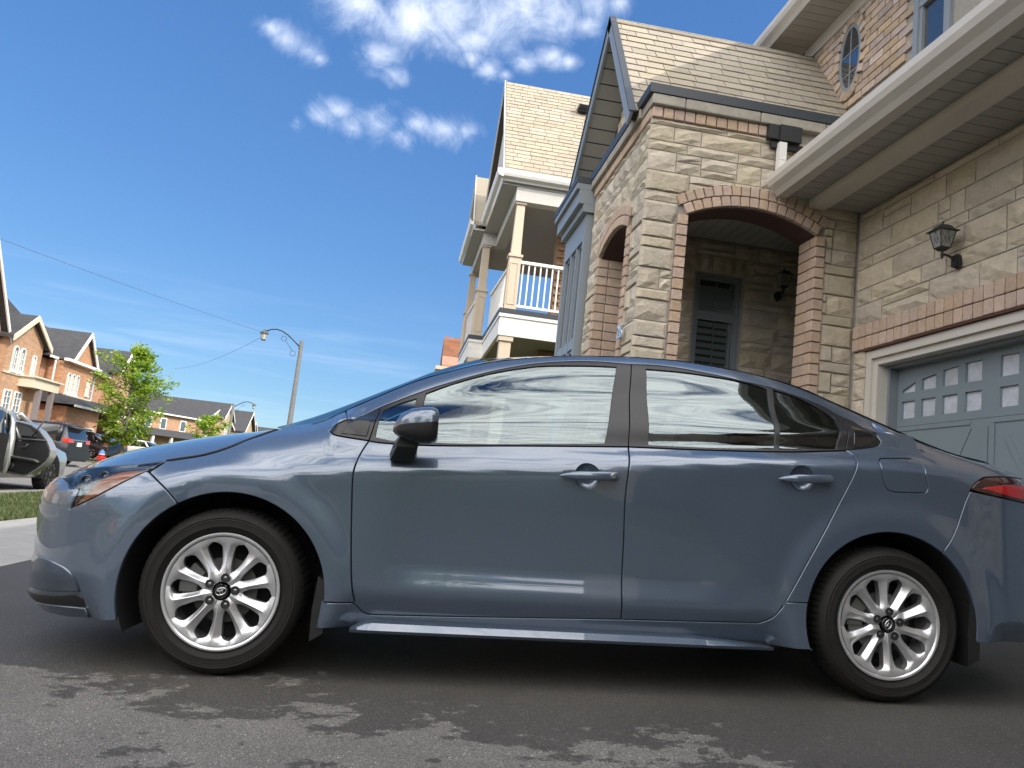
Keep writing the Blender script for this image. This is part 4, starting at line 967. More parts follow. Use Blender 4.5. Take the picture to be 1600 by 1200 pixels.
b = MB(); b.box((-18.9,39.2,3.45),(-18.15,42.2,3.95)); b.box((-18.9,39.1,3.953),(-18.0,42.4,4.04)); b.build('porch_roof', CREAM, h1)
for y in (40.2, 41.7):
    for nm_ in ('porch_column',): MB().box((-18.4,y-.14,-.1),(-18.16,y+.12,3.447)).build(nm_, mat('grey_column', (.22,.19,.19), rough=.6), h1)
MB().box((-18.8,39.4,-.1),(-18.0,42.2,.75)).build('porch_base', STR, h1)
b = MB(); b.box((-18.16,39.5,1.55),(-18.10,40.05,1.63)); 
for k in range(8): b.box((-18.15,39.52+.07*k,.8),(-18.12,39.55+.07*k,1.55))
b.build('porch_railing', WTRIM, h1)['kind'] = 'stuff'
# --- second house
h2 = thing('brick_house', 'orange brick house with three slim arched windows, left of the maple', 'house', (-24, 49, -.1))
MB().box((-31,43.6,-.1),(-19.9,56,5.5)).build('wall', STB2, h2)
b = MB(); b.prism([(44.2,-.1),(48.72,-.1),(48.72,5.5),(44.2,5.5)], lambda y, z: (-19.0,y,z), lambda y, z: (-19.9,y,z)); b.build('bay', STB2, h2)
gab(h2, -19.0, -31, 45.17, 48.35, 5.86, 7.52, STB2, SLATE, zb=5.5, over=.25)
gab(h2, -19.0, -31, 52.9, 55.45, 6.2, 7.56, STB2, SLATE, zb=-.1, over=.25)
b = MB(); b.v = [(-19.3,43.2,5.62),(-32,43.2,5.62),(-32,56.4,5.62),(-19.3,56.4,5.62),(-22.8,48,8.3),(-28,49,8.3)]; b.f = [(0,4,5,1),(1,5,2),(2,5,4,3),(3,4,0),(0,1,2,3)]; b.build('main_roof', SLATE, h2)
b = MB(); b.box((-19.32,43.1,5.50),(-19.2,44.0,5.64)); b.box((-18.9,43.95,5.50),(-18.62,48.95,5.66)); b.box((-19.6,48.9,5.50),(-19.35,52.8,5.66)); b.build('gutter', WTRIM, h2)
for k in range(3): win(h2,'X',44.98+.62*k,45.42+.62*k,3.72,4.72,True,-19.0,2)
win(h2,'X',47.9,48.3,3.9,4.7,True,-19.0,2); win(h2,'X',50.2,51.3,3.75,5.0,True,-19.9,1)
win(h2,'Y',-22.6,-21.8,3.6,4.9,False,43.6,2)
MB().box((-19.05,44.5,3.45),(-18.8,48.5,3.66)).build('stone_sill', CREAM, h2)
b = MB(); b.hexa([(-17.6,43.3,3.02),(-19.9,43.3,3.02),(-19.9,54,3.02),(-17.6,54,3.02),(-18.9,43.8,3.62),(-19.9,43.8,3.62),(-19.9,53.5,3.62),(-18.9,53.5,3.62)]); b.build('porch_roof', SLATE, h2)
b = MB(); b.box((-17.62,43.2,2.9),(-17.5,54.1,3.03)); b.build('porch_gutter', WTRIM, h2)
MB().box((-19.9,43.7,-.1),(-18.2,48.6,2.9)).build('garage_wing', STB2, h2)
for y in (44.3,46.5): win(h2,'X',y,y+1.5,.2,1.9,False,-18.2,3)
for y in (49.6,50.3,52.0): MB().box((-17.9,y,-.1),(-17.65,y+.28,2.9)).build('porch_column', WTRIM, h2)
b = MB(); b.tube([(-19.25,43.75,5.45),(-19.25,43.75,3.9),(-18.9,43.9,3.65)], .06, 6); b.build('downspout', WTRIM, h2)
# --- third house, further down, and the ones beyond
h3 = thing('brick_house', 'tan brick house with a plain hip roof and white windows, right of the maple', 'house', (-28, 95, 0)); 
h3.rotation_euler = (0, 0, 0)
ux, uy = math.sin(math.radians(31)), math.cos(math.radians(31))
def H3(u, v, z): return (-28.6+ux*u-uy*v, 91.4+uy*u+ux*v, z)      # u along the front, v back into the lot
def boxH(u0,u1,v0,v1,z0,z1,nm,m,par=h3): 
    b = MB(); b.hexa([H3(u0,v0,z0),H3(u1,v0,z0),H3(u1,v1,z0),H3(u0,v1,z0),H3(u0,v0,z1),H3(u1,v0,z1),H3(u1,v1,z1),H3(u0,v1,z1)]); return b.build(nm, m, par)
boxH(-6,7.6,0,9,-.1,5.6,'wall',STB)
b = MB(); b.v = [H3(-6.6,-.5,5.6),H3(8.1,-.5,5.6),H3(8.1,9.5,5.6),H3(-6.6,9.5,5.6),H3(-1.5,4.5,8.9),H3(3.6,4.5,8.9)]; b.f = [(0,1,5,4),(1,2,5),(2,3,4,5),(3,0,4),(0,3,2,1)]; b.build('roof', SLATE, h3)
boxH(-6.6,8.1,-.56,-.5,5.45,5.62,'gutter',WTRIM)
for u in (-4.6,-.2,2.0,5.0):
    fr_ = boxH(u,u+(1.5 if u < -1 else .95),-.08,-.003,3.7,5.1,'window',WTRIM); boxH(u+.14,u+(1.36 if u < -1 else .81),-.10,-.083,3.84,4.96,'pane',WDARK,fr_)
b = MB(); b.hexa([H3(-6,-2.2,2.9),H3(7.6,-2.2,2.9),H3(7.6,0,2.9),H3(-6,0,2.9),H3(-5.6,-1.2,3.7),H3(7.2,-1.2,3.7),H3(7.2,0,3.7),H3(-5.6,0,3.7)]); b.build('porch_roof', SLATE, h3)
for u in (-5.5,-3.0,-.5,2.2,5.2,7.0): boxH(u,u+.28,-2.0,-1.7,-.1,2.88,'porch_column',WTRIM)
fr_ = boxH(-2.4,-1.0,-.08,-.003,.2,2.4,'door',WTRIM)
h4 = thing('brick_house', 'buff house with a tall front gable behind the farther street lamp', 'house', (-24, 104, 0))
def T4(o, X, s=1.): return o
gab(h4, -23.0, -34, 104.0, 109.5, 6.6, 8.5, STR, SLATE, over=.4); gab(h4, -24.2, -34, 99.0, 116, 5.6, 8.1, STB, SLATE, over=.4)
win(h4,'X',106.2,107.3,3.4,5.0,True,-23.0,1); win(h4,'X',100.6,101.6,3.6,5.0,False,-24.2,1)
h5 = thing('brick_house', 'grey-roofed house last in the row before the sedan bonnet', 'house', (-24, 125, 0))
gab(h5, -23.5, -34, 121, 129, 5.9, 8.9, STR, SLATE, over=.5); gab(h5, -24.5, -34, 129.5, 138, 5.2, 7.8, STB, SLATE, over=.5)
win(h5,'X',123,124.2,3.4,4.9,False,-23.5,1)
h6 = thing('brick_house', 'low distant house whose roof just clears the bonnet at the end of the street', 'house', (-24, 150, 0))
gab(h6, -23.0, -34, 146, 156, 5.2, 7.9, STR, SLATE, over=.5)
# --- houses on the camera's own side and across the road behind it (seen in the paintwork)
h7 = thing('brick_house', 'brick house adjoining the stone house on the camera side, outside the view', 'house', (8, -10, .2))
MB().box((4.9,-17.5,.1),(13,-5.2,6.4)).build('wall', BRICKW, h7); 
b = MB(); b.v = [(4.3,-18,6.4),(13.5,-18,6.4),(13.5,-4.7,6.4),(4.3,-4.7,6.4),(7.5,-11.4,10.0),(10,-11.4,10.0)]; b.f = [(0,1,5,4),(1,2,5),(2,3,4,5),(3,0,4),(0,3,2,1)]; b.build('main_roof', SHING, h7)
gab(h7, 2.9, 9, -10.2, -5.4, 5.0, 8.2, STR, SHING, zb=.05, over=.3) if False else None
b = MB(); b.prism([(-9.6,.05),(-5.3,.05),(-5.3,4.9),(-7.4,7.6),(-9.6,4.9)], lambda y, z: (2.7,y,z), lambda y, z: (8,y,z)); b.build('front_gable', STR, h7)
win(h7,'Y',3.1,4.3,1.2,2.9,False,-5.3,1) if False else None
for (yy, lab, mm) in ((16,'salmon brick house across the street beyond the left edge', STB),(2,'buff brick house across the street, outside the view to the left', STR),(-14,'orange brick house across the street behind the camera', STB2)):
    hh = thing('brick_house', lab, 'house', (-24, yy, -.1)); gab(hh, -19, -30, yy-4.5, yy+.5, 5.9, 8.6, mm, SLATE); gab(hh, -20, -30, yy-4.6, yy+7, 5.4, 8.2, mm, SLATE)
    for k in range(2):
        win(hh,'X',yy-3.6+2*k,yy-2.5+2*k,3.5,5.0,False,-19,1); win(hh,'X',yy-3.6+2*k,yy-2.5+2*k,.9,2.5,False,-19,1)
    win(hh,'X',yy+1.5,yy+3.8,3.5,5.0,False,-20,1); fr_ = MB().box((-19.997,yy+1.2,-.05),(-19.94,yy+5.4,2.3)).build('garage_door', WTRIM, hh)

h8 = thing('brick_house', 'wide brick house down the road behind the camera, added to block reflected sky', 'house', (0, -48, -.1))  # unseen house, added to close off bright sky in the door reflections
gab(h8, -2.5, -26, -52, -43, 6, 9.5, STB, SLATE); gab(h8, 22, -3, -54, -44, 6, 9, STR, SLATE)
for k in range(5): win(h8,'Y',-12+5*k,-10.6+5*k,3.4,5.0,False,-54,1)

# outlines of the car panels, metres along (x) and up (z) the car side
T = {
 'hoodgap': [(-0.2888, 0.799), (-0.2373, 0.8118), (-0.1477, 0.8334), (-0.0622, 0.8684), (0.0157, 0.9163), (0.0957, 0.9611)],
 'dlo_top_f': [(0.3395, 0.9669), (0.3555, 0.9897), (0.4049, 1.0158)],
 'dlo_top1': [(0.5258, 1.0909), (0.6908, 1.1681), (0.7964, 1.2139), (0.9765, 1.281), (1.1158, 1.3228), (1.255, 1.3528), (1.4452, 1.3726), (1.6267, 1.3721)],
 'dlo_top2': [(1.634, 1.372), (1.7795, 1.3764), (1.9726, 1.3587), (2.1751, 1.3281), (2.3327, 1.301), (2.5285, 1.2433), (2.6073, 1.2018)],
 'dlo_top3': [(2.6073, 1.2018), (2.6867, 1.1716), (2.7252, 1.1443), (2.7105, 1.1088), (2.7265, 1.0841), (2.7134, 1.066), (2.6771, 1.0548), (2.6224, 1.0452), (2.5464, 1.0326)],
 'belt0': [(0.3395, 0.9669), (0.3544, 0.9533), (0.3959, 0.9448), (0.5064, 0.934)],
 'belt1': [(0.5064, 0.934), (0.568, 0.9288), (0.781, 0.9325), (1.1573, 0.9568), (1.5811, 0.9815)],
 'belt2': [(1.5811, 0.9815), (1.8782, 0.9893), (2.2457, 1.0055), (2.546, 1.0311)],
 'tri_seam': [(0.5258, 1.0909), (0.5208, 1.0033), (0.5064, 0.934)],
 'glass_q': [(0.5442, 1.0743), (0.6065, 1.1088), (0.6776, 1.1368), (0.6709, 1.0814), (0.6628, 1.0193), (0.6496, 0.9324), (0.5324, 0.9461)],
 'glass_f_top': [(0.7185, 1.1639), (0.7973, 1.2012), (0.8862, 1.2385), (1.0222, 1.2849), (1.1611, 1.3185), (1.2547, 1.3337), (1.4431, 1.3477), (1.5608, 1.3507)],
 'glass_f_bot': [(1.4789, 0.989), (1.1573, 0.9635), (0.8994, 0.9459), (0.6789, 0.9361)],
 'glass_r_top': [(1.7007, 1.3515), (1.8407, 1.3506), (1.9872, 1.3428), (2.1346, 1.3299), (2.2645, 1.3019)],
 'glass_r_bot': [(2.2222, 1.0176), (1.9714, 1.003), (1.6687, 0.9948)],
 'glass_rq': [[(2.2951, 1.2997), (2.3588, 1.2859), (2.4261, 1.2653), (2.4986, 1.2288), (2.5683, 1.1841)], [(2.5683, 1.1841), (2.5164, 1.1074), (2.5026, 1.037)], [(2.5026, 1.037), (2.3728, 1.0234), (2.2454, 1.0173)], [(2.2454, 1.0173), (2.2626, 1.1568), (2.2951, 1.2997)]],
 'seam_d1': [(0.5064, 0.934), (0.4843, 0.8862), (0.468, 0.8324), (0.4629, 0.7714), (0.4697, 0.6467), (0.4788, 0.523), (0.4908, 0.4008), (0.5032, 0.328), (0.5177, 0.2852), (0.5437, 0.2604), (0.5814, 0.2518)],
 'seam_d1b': [(0.5814, 0.2518), (0.8771, 0.2602), (1.2594, 0.2729), (1.572, 0.2832)],
 'seam_d2': [(1.634, 1.372), (1.5995, 1.1472), (1.5811, 0.9815), (1.5626, 0.7893), (1.566, 0.5822), (1.567, 0.4043), (1.572, 0.2832)],
 'seam_d2b': [(1.572, 0.2832), (1.861, 0.2895), (2.1449, 0.2968)],
 'seam_d3': [(2.1449, 0.2968), (2.1924, 0.3194), (2.2315, 0.3692), (2.2876, 0.4704), (2.3598, 0.6004), (2.4521, 0.7648), (2.5175, 0.8884), (2.544, 0.9489), (2.5567, 0.9798), (2.5671, 1.0122), (2.5462, 1.032)],
 'sill_f': [(0.396, 0.2994), (0.5072, 0.2975)],
 'sill_r': [(2.2388, 0.3863), (2.3316, 0.391)],
 'bump_seam': [(-0.1941, 0.649), (-0.2518, 0.7015), (-0.3288, 0.7526)],
 'head_low': [(-0.342, 0.7582), (-0.4149, 0.7085), (-0.5058, 0.6465), (-0.6064, 0.5933)],
 'head_top': [(-0.2839, 0.8009), (-0.3651, 0.7853), (-0.4598, 0.7719), (-0.5454, 0.7619), (-0.6182, 0.7503)],
 'head_front': [(-0.6182, 0.7503), (-0.6588, 0.7348), (-0.6698, 0.7106), (-0.6523, 0.6837), (-0.6331, 0.6651)],
 'head_in': [(-0.6331, 0.6651), (-0.6072, 0.6643), (-0.5833, 0.6708), (-0.5839, 0.6511), (-0.6064, 0.5933)],
 'amber': [(-0.342, 0.7582), (-0.4149, 0.7085), (-0.5058, 0.6465), (-0.5984, 0.5988), (-0.5567, 0.6456), (-0.5249, 0.7041), (-0.4792, 0.7319), (-0.4292, 0.7528)],
 'flap': [(2.6803, 1.0053), (2.7578, 1.0114), (2.8393, 1.0152), (2.8617, 1.0082), (2.8595, 0.9892), (2.8513, 0.9445), (2.8621, 0.8993), (2.8598, 0.8776), (2.8443, 0.8677), (2.7787, 0.8645), (2.719, 0.8635), (2.6905, 0.8698), (2.6729, 0.8901), (2.6573, 0.9428), (2.6579, 0.9866)],
 'rb_seam': [(3.0536, 0.8883), (3.0312, 0.8396), (3.012, 0.7873), (2.9898, 0.7298), (2.9593, 0.6795), (2.9266, 0.6342)],
 'tail_a': [(3.0535, 0.8923), (3.0649, 0.9093), (3.0814, 0.9266), (3.1004, 0.9401), (3.1281, 0.9515), (3.1786, 0.9576), (3.2322, 0.9623)],
 'tail_b': [(3.0535, 0.8923), (3.1405, 0.8774), (3.2502, 0.8634)],
 'tail_in': [(3.0976, 0.9005), (3.1401, 0.9276), (3.2083, 0.9429)],
 'fog': [(-0.7084, 0.397), (-0.6311, 0.3844), (-0.5775, 0.3633), (-0.5396, 0.3229), (-0.5203, 0.2745)],
 'lowline': [(-0.7342, 0.2523), (-0.5203, 0.2745), (-0.4931, 0.1765)],
 'insert': [(-1.0397, 0.075), (-0.6565, 0.2149), (-0.5725, 0.226), (-0.4962, 0.2312), (-0.4895, 0.1933), (-0.5553, 0.1866), (-0.6302, 0.1873)],
 'hand1': [(1.2819, 0.8414), (1.5322, 0.8548)],
 'hand2': [(2.1962, 0.8866), (2.4371, 0.902)],
 'cup1': [(1.3979, 0.8994), (1.4018, 0.7948), (1.3475, 0.843), (1.4502, 0.8496)],
 'cup2': [(2.3056, 0.9455), (2.3088, 0.846), (2.2559, 0.8931), (2.36, 0.8997)],
 'sk': [(0.4983, 0.1957), (2.1893, 0.2108), (0.6021, 0.2341), (1.9783, 0.2375), (0.403, 0.1994), (2.3175, 0.2187), (1.5722, 0.2725), (1.585, 0.2005)],
 'apil': [(0.368, 1.0751), (0.4236, 1.0167)],
}

# ================================================================ the sedan (car coordinates: x to the rear, y away from camera side, z up)
CARAX, CARAY, CARAZ = Vector((0.997652,-0.050674,0.046061)), Vector((0.050728,0.998713,0)), Vector((-0.046002,0.002337,0.998939))
def cr(pts, step=.02):
    if len(pts) < 3:
        (x0,y0),(x1,y1) = pts; n = max(1, int(math.hypot(x1-x0,y1-y0)/step)); return [(x0+(x1-x0)*i/n, y0+(y1-y0)*i/n) for i in range(n+1)]
    P = [(2*pts[0][0]-pts[1][0], 2*pts[0][1]-pts[1][1])]+list(pts)+[(2*pts[-1][0]-pts[-2][0], 2*pts[-1][1]-pts[-2][1])]
    out = []
    for i in range(1, len(P)-2):
        p0,p1,p2,p3 = P[i-1:i+3]; n = max(1, int(math.hypot(p2[0]-p1[0],p2[1]-p1[1])/step))
        for k in range(n):
            t = k/n
            out.append(tuple(.5*((2*p1[j])+(-p0[j]+p2[j])*t+(2*p0[j]-5*p1[j]+4*p2[j]-p3[j])*t*t+(-p0[j]+3*p1[j]-3*p2[j]+p3[j])*t**3) for j in (0,1)))
    out.append(tuple(P[-2])); return out
def chain(*segs):
    out = []
    for s in segs:
        for p in s:
            if not out or math.hypot(p[0]-out[-1][0], p[1]-out[-1][1]) > 1e-4: out.append(p)
    if math.hypot(out[0][0]-out[-1][0], out[0][1]-out[-1][1]) < 1e-3: out.pop()
    return out
def rev(s): return list(reversed(s))
def arc(cx, cz, r, a0, a1, n=40): return [(cx+r*math.cos(math.radians(a0+(a1-a0)*i/n)), cz+r*math.sin(math.radians(a0+(a1-a0)*i/n))) for i in range(n+1)]
def area(p): return .5*sum(p[i][0]*p[(i+1)%len(p)][1]-p[(i+1)%len(p)][0]*p[i][1] for i in range(len(p)))
def offs(p, d):   # shift towards the left of travel (inside of a CCW loop)
    n = len(p); o = []
    for i in range(n):
        ax_, ay_ = p[i-1]; bx_, by_ = p[i]; cx_, cy_ = p[(i+1)%n]
        e1 = (bx_-ax_, by_-ay_); e2 = (cx_-bx_, cy_-by_); l1 = math.hypot(*e1) or 1e-9; l2 = math.hypot(*e2) or 1e-9
        n1 = (-e1[1]/l1, e1[0]/l1); n2 = (-e2[1]/l2, e2[0]/l2); m = (n1[0]+n2[0], n1[1]+n2[1]); q = m[0]*n1[0]+m[1]*n1[1]
        k = min(1/max(q, .35), 2.); o.append((bx_+m[0]*k*d, by_+m[1]*k*d))
    return o
def inside(p, x, z):
    c = False; j = len(p)-1
    for i in range(len(p)):
        if (p[i][1] > z) != (p[j][1] > z) and x < (p[j][0]-p[i][0])*(z-p[i][1])/(p[j][1]-p[i][1])+p[i][0]: c = not c
        j = i
    return c
def sgrad(x, z):
    e = .003
    if x < XF(z)+.006: return Vector((-1, -.05, 0)).normalized()
    if x > XR(z)-.006 and z < 1.04: return Vector((1, -.05, 0)).normalized()
    dx = (S(x+e, z)-S(x-e, z))/(2*e); dz = (S(x, z+e)-S(x, z-e))/(2*e)
    return Vector((dx, -1, dz)).normalized()
class PM:   # panel mesh with normals
    def __init__(s): s.v = []; s.f = []; s.n = []
    def join(s, o):
        k = len(s.v); s.v += o.v; s.n += o.n; s.f += [tuple(i+k for i in q) for q in o.f]; return s
    def mirrored(s):
        r = PM(); r.v = [(x, 2*YC-y, z) for x, y, z in s.v]; r.n = [None if q is None else Vector((q[0], -q[1], q[2])) for q in s.n]
        r.f = [tuple(reversed(q)) for q in s.f]; return r
    def mesh(s, name):
        me = bpy.data.meshes.new(name); me.from_pydata(s.v, [], s.f); me.update()
        me.polygons.foreach_set('use_smooth', [True]*len(me.polygons))
        me.normals_split_custom_set_from_vertices([tuple(q) if q is not None else (0,0,0) for q in s.n]); return me
    def build(s, name, m, parent):
        me = s.mesh(name); me.materials.append(m); o = bpy.data.objects.new(name, me); COL.objects.link(o); o.parent = parent; return o
def surf_panel(loops, off=0., gap=.0022, bev=.003, depth=.018, gx=.032, gz=.026):
    R = PM(); L2 = []
    for i, lp in enumerate(loops):
        a = area(lp)
        if (i == 0 and a < 0) or (i > 0 and a > 0): lp = rev(lp)
        L2.append(lp)
    outer = [offs(lp, gap) for lp in L2]; inner = [offs(lp, gap+bev) for lp in L2]
    vs = []; es = []
    for lp in inner:
        k = len(vs); vs += [Vector(p) for p in lp]; es += [(k+i, k+(i+1)%len(lp)) for i in range(len(lp))]
    xs = [p[0] for p in inner[0]]; zs = [p[1] for p in inner[0]]
    nz = max(1, int((max(zs)-min(zs))/gz)); clear = [offs(lp, gap+bev+.006) for lp in L2]
    for j in range(nz+1):
        z = min(zs)+(j+.5)*(max(zs)-min(zs))/(nz+1)
        x = min(xs); lst = []
        while x < max(xs):
            lst.append(x); st = gx
            xf = XF(z)
            if x < -.25: st = max(.004, min(gx, (x-xf)*.35+.003))
            if x > 2.98: st = max(.004, min(gx, (XR(z)-x)*.35+.003))
            x += st
        for x in lst:
            if x > XF(z)+.002 and (x < XR(z)-.002) and inside(clear[0], x, z) and not any(inside(c, x, z) for c in clear[1:]): vs.append(Vector((x, z)))
    ov, oe, of, vi, _, _ = delaunay_2d_cdt(vs, es, [], 0, 1e-5)
    remap = {}
    for i, lst in enumerate(vi):
        for q in lst: remap[q] = i
    def P3(x, z, d=0.):
        g = S(x, z)+off
        return (x, g+d, z)
    for p in ov: R.v.append(P3(p[0], p[1])); R.n.append(sgrad(p[0], p[1]))
    for t in of:
        cx_ = sum(ov[i][0] for i in t)/3; cz_ = sum(ov[i][1] for i in t)/3
        if inside(inner[0], cx_, cz_) and not any(inside(c, cx_, cz_) for c in inner[1:]):
            a = ((ov[t[1]][0]-ov[t[0]][0])*(ov[t[2]][1]-ov[t[0]][1])-(ov[t[2]][0]-ov[t[0]][0])*(ov[t[1]][1]-ov[t[0]][1]))
            R.f.append(tuple(t) if a > 0 else tuple(reversed(t)))
    k0 = 0
    for li, lp in enumerate(outer):
        n = len(lp); o1 = len(R.v)
        for i, p in enumerate(lp):
            nn = sgrad(p[0], p[1]); q = P3(p[0], p[1]); ii = inner[li][i]; e = Vector((p[0]-ii[0], 0, p[1]-ii[1])); 
            if e.length > 1e-9: e.normalize()
            v = Vector(q)-nn*bev*.8; R.v.append(tuple(v)); R.n.append((nn*.5+e).normalized())
        o2 = len(R.v)
        for i, p in enumerate(lp):
            nn = sgrad(p[0], p[1]); v = Vector(P3(p[0], p[1]))-nn*depth; R.v.append(tuple(v)); R.n.append(None)
        for i in range(n):
            a = [j for j in vi_get(vi, k0+i)]; b = [j for j in vi_get(vi, k0+(i+1) % n)]
            if a and b: R.f.append((a[0], o1+i, o1+(i+1)%n, b[0]))
            R.f.append((o1+i, o2+i, o2+(i+1)%n, o1+(i+1)%n))
        k0 += n
    return R
def vi_get(vi, k):
    if not hasattr(vi_get, 'c') or vi_get.c[0] is not vi:
        d = {}
        for i, lst in enumerate(vi):
            for q in lst: d[q] = i
        vi_get.c = (vi, d)
    d = vi_get.c[1]; return [d[k]] if k in d else []
def loft(rows, m, gz=lambda v: 1-(1-v)**2.2, hx=lambda v: math.sin(v*math.pi/2)**1.6):
    """rows of (edge point, centre point); both halves, crowned"""
    V = []; F = []
    for e, c in rows:
        left = []
        for j in range(m+1):
            v = j/m; left.append((e[0]+(c[0]-e[0])*hx(v), e[1]+(c[1]-e[1])*v, e[2]+(c[2]-e[2])*gz(v)))
        V += left+[(x, 2*YC-y, z) for x, y, z in reversed(left[:-1])]
    w_ = 2*m+1
    for i in range(len(rows)-1):
        for j in range(w_-1): F.append((i*w_+j, i*w_+j+1, (i+1)*w_+j+1, (i+1)*w_+j))
    return V, F

def paint_mat():
    m = mat('car_paint', (.080,.114,.168), rough=.34, metal=.45, coat=1.0, spec=.5)
    t = m.node_tree; b = t.nodes['Principled BSDF']; b.inputs['Coat Roughness'].default_value = .015; b.inputs['Coat IOR'].default_value = 1.75
    # very fine metallic flake
    vo = t.nodes.new('ShaderNodeTexVoronoi'); vo.inputs['Scale'].default_value = 1800
    g = t.nodes.new('ShaderNodeNewGeometry'); t.links.new(g.outputs['Position'], vo.inputs['Vector'])
    mr = t.nodes.new('ShaderNodeMapRange'); t.links.new(vo.outputs['Color'], mr.inputs[0]); mr.inputs[3].default_value = .24; mr.inputs[4].default_value = .40
    t.links.new(mr.outputs[0], b.inputs['Roughness'])
    return m
PAINT = paint_mat()
BLACKP = mat('black_plastic_trim', (.013,.013,.0145), rough=.36, bump=.05, bump_scale=900)
BLACKG = mat('gloss_black_trim', (.012,.012,.013), rough=.12, coat=.6)
CARGLASS = glass_mat('car_glass', (.50,.57,.57), .25)
CLOTH = mat('seat_fabric', (.09,.09,.095), rough=.9, noise_amt=.2, noise_scale=60)

car = thing('parked_car', 'blue-grey metallic four-door sedan parked side-on in the driveway, filling the foreground', 'car')
car.matrix_world = Matrix(((CARAX.x, CARAY.x, CARAZ.x, 0), (CARAX.y, CARAY.y, CARAZ.y, 0), (CARAX.z, CARAY.z, CARAZ.z, 0), (0,0,0,1)))
car['rotated'] = True
def both(pm, name, m, parent=car):
    a = pm.build(name, m, parent); b = pm.mirrored().build(name, m, parent); return a, b

AF = (.008, .308, .385); AR = (2.70, .327, .368)
archF_r = arc(*AF, -17, 60)            # right part of the front arch (door side), from sill up
archF_l = arc(*AF, 60, 196)
archF_top = [p for p in arc(*AF, -17, 60, 30)]
sp = T['bump_seam'][0]; aseam = math.degrees(math.atan2(sp[1]-AF[1], sp[0]-AF[0]))
arch_door = arc(*AF, -16, aseam, 48); arch_bump = arc(*AF, aseam, 197, 22)
hg = cr(T['hoodgap'])
# ---- fender
fender = chain(arch_door, cr(rev([T['bump_seam'][2], T['bump_seam'][1], arch_door[-1]])), cr([T['bump_seam'][2], T['head_top'][0]]), hg,
               cr([T['hoodgap'][-1], (.16,.992), (.25,1.012), (.32,1.046), T['apil'][0]]), cr([T['apil'][0], T['dlo_top_f'][-1]]), cr(rev(T['dlo_top_f'])), cr(T['belt0']), cr(T['seam_d1'][:9]), cr([T['seam_d1'][8], (T['seam_d1'][8][0]-.004, T['sill_f'][1][1])]),
               cr([(T['seam_d1'][8][0]-.004, T['sill_f'][1][1]), (.392, T['sill_f'][0][1])]))
both(surf_panel([fender]), 'fender', PAINT)
# ---- doors
d1 = chain(cr(T['belt1']), cr(T['seam_d2'][2:]), cr(rev(T['seam_d1b'])), cr(rev(T['seam_d1'])))
d2 = chain(cr(T['belt2']), cr(rev(T['seam_d3'])), cr(rev(T['seam_d2b'])), cr(rev(T['seam_d2'][2:])))
cup1 = arc(1.400, .847, .049, 0, 360, 36)[:-1]; cup2 = arc(2.308, .895, .049, 0, 360, 36)[:-1]
doors = []
for nm, lp, cup in (('front_door', d1, cup1), ('rear_door', d2, cup2)):
    doors.append(both(surf_panel([lp, cup], gx=.028, gz=.02), nm, PAINT))
# ---- window frames and glass (children of the doors)
fr1 = chain(cr(T['dlo_top1']), cr(T['seam_d2'][:3]), cr(rev(T['belt1'])), cr(rev(T['tri_seam'])))
q1 = T['glass_q']; gq = chain(cr(q1[:3]), cr([q1[2], q1[5]]), cr([q1[5], (.532,.952)]), cr([(.532,.952), q1[0]]))
gft = T['glass_f_top']; gf = chain(cr(gft), cr([gft[-1], (1.479,.990)]), cr([(1.479,.990), (1.157,.966), (.899,.950), (.692,.945)]), cr([(.692,.945), gft[0]]))
fr2 = chain(cr(T['dlo_top2']), cr([T['dlo_top2'][-1], (2.575,1.11), T['belt2'][-1]]), cr(rev(T['belt2'])), cr(rev(T['seam_d2'][:3])))
grt = T['glass_r_top']; gr = chain(cr(grt), cr([grt[-1], (2.2222,1.0176)]), cr([(2.2222,1.0176), (1.97,1.005), (1.6687,.9965)]), cr([(1.6687,.9965), grt[0]]))
rq = T['glass_rq']; grq = chain(cr(rq[0]), cr([rq[0][-1], (2.5026,1.037)]), cr([(2.5026,1.037), (2.2454,1.0180)]), cr([(2.2454,1.0180), rq[0][0]]))
for side in (0, 1):
    for fr, holes, dr in ((fr1, [gq, gf], doors[0][side]), (fr2, [gr, grq], doors[1][side])):
        pm = surf_panel([fr]+holes, off=-.001, gap=.0015, bev=.002, depth=.012)
        (pm if side == 0 else pm.mirrored()).build('window_frame', BLACKP, dr)
        for h in holes:
            pg = surf_panel([h], off=.006, gap=-.003, bev=.0005, depth=.003)
            (pg if side == 0 else pg.mirrored()).build('window_pane', CARGLASS, dr)
        # chrome-less belt strip along the foot of the glass
tri1 = chain(cr(T['dlo_top_f']), cr([T['dlo_top_f'][-1], T['dlo_top1'][0]]), cr(T['tri_seam']), cr(rev(T['belt0'])))
both(surf_panel([tri1], off=-.001, gap=.0015, bev=.002, depth=.01), 'corner_trim', BLACKP)
ti = [(.388,.958),(.405,.992),(.45,1.022),(.508,1.055),(.504,1.0),(.495,.951)]
both(surf_panel([chain(cr(ti[:4]), cr(ti[3:]), cr([ti[-1], ti[0]]))], off=-.005, gap=0, bev=.003, depth=.006), 'corner_trim_insert', BLACKP)
tri2 = chain(cr(T['dlo_top3'], .008), cr([T['belt2'][-1], (2.575,1.11), T['dlo_top2'][-1]]))
both(surf_panel([tri2], off=-.001, gap=.001, bev=.002, depth=.01, gx=.02, gz=.02), 'quarter_trim', BLACKP)
ti2 = [(2.590,1.048),(2.600,1.11),(2.625,1.165),(2.665,1.145),(2.690,1.115),(2.690,1.085),(2.66,1.062),(2.62,1.052)]
both(surf_panel([chain(cr(ti2[:3]), cr(ti2[2:]), cr([ti2[-1], ti2[0]]))], off=-.005, gap=0, bev=.003, depth=.006, gx=.02, gz=.02), 'quarter_trim_insert', BLACKG)
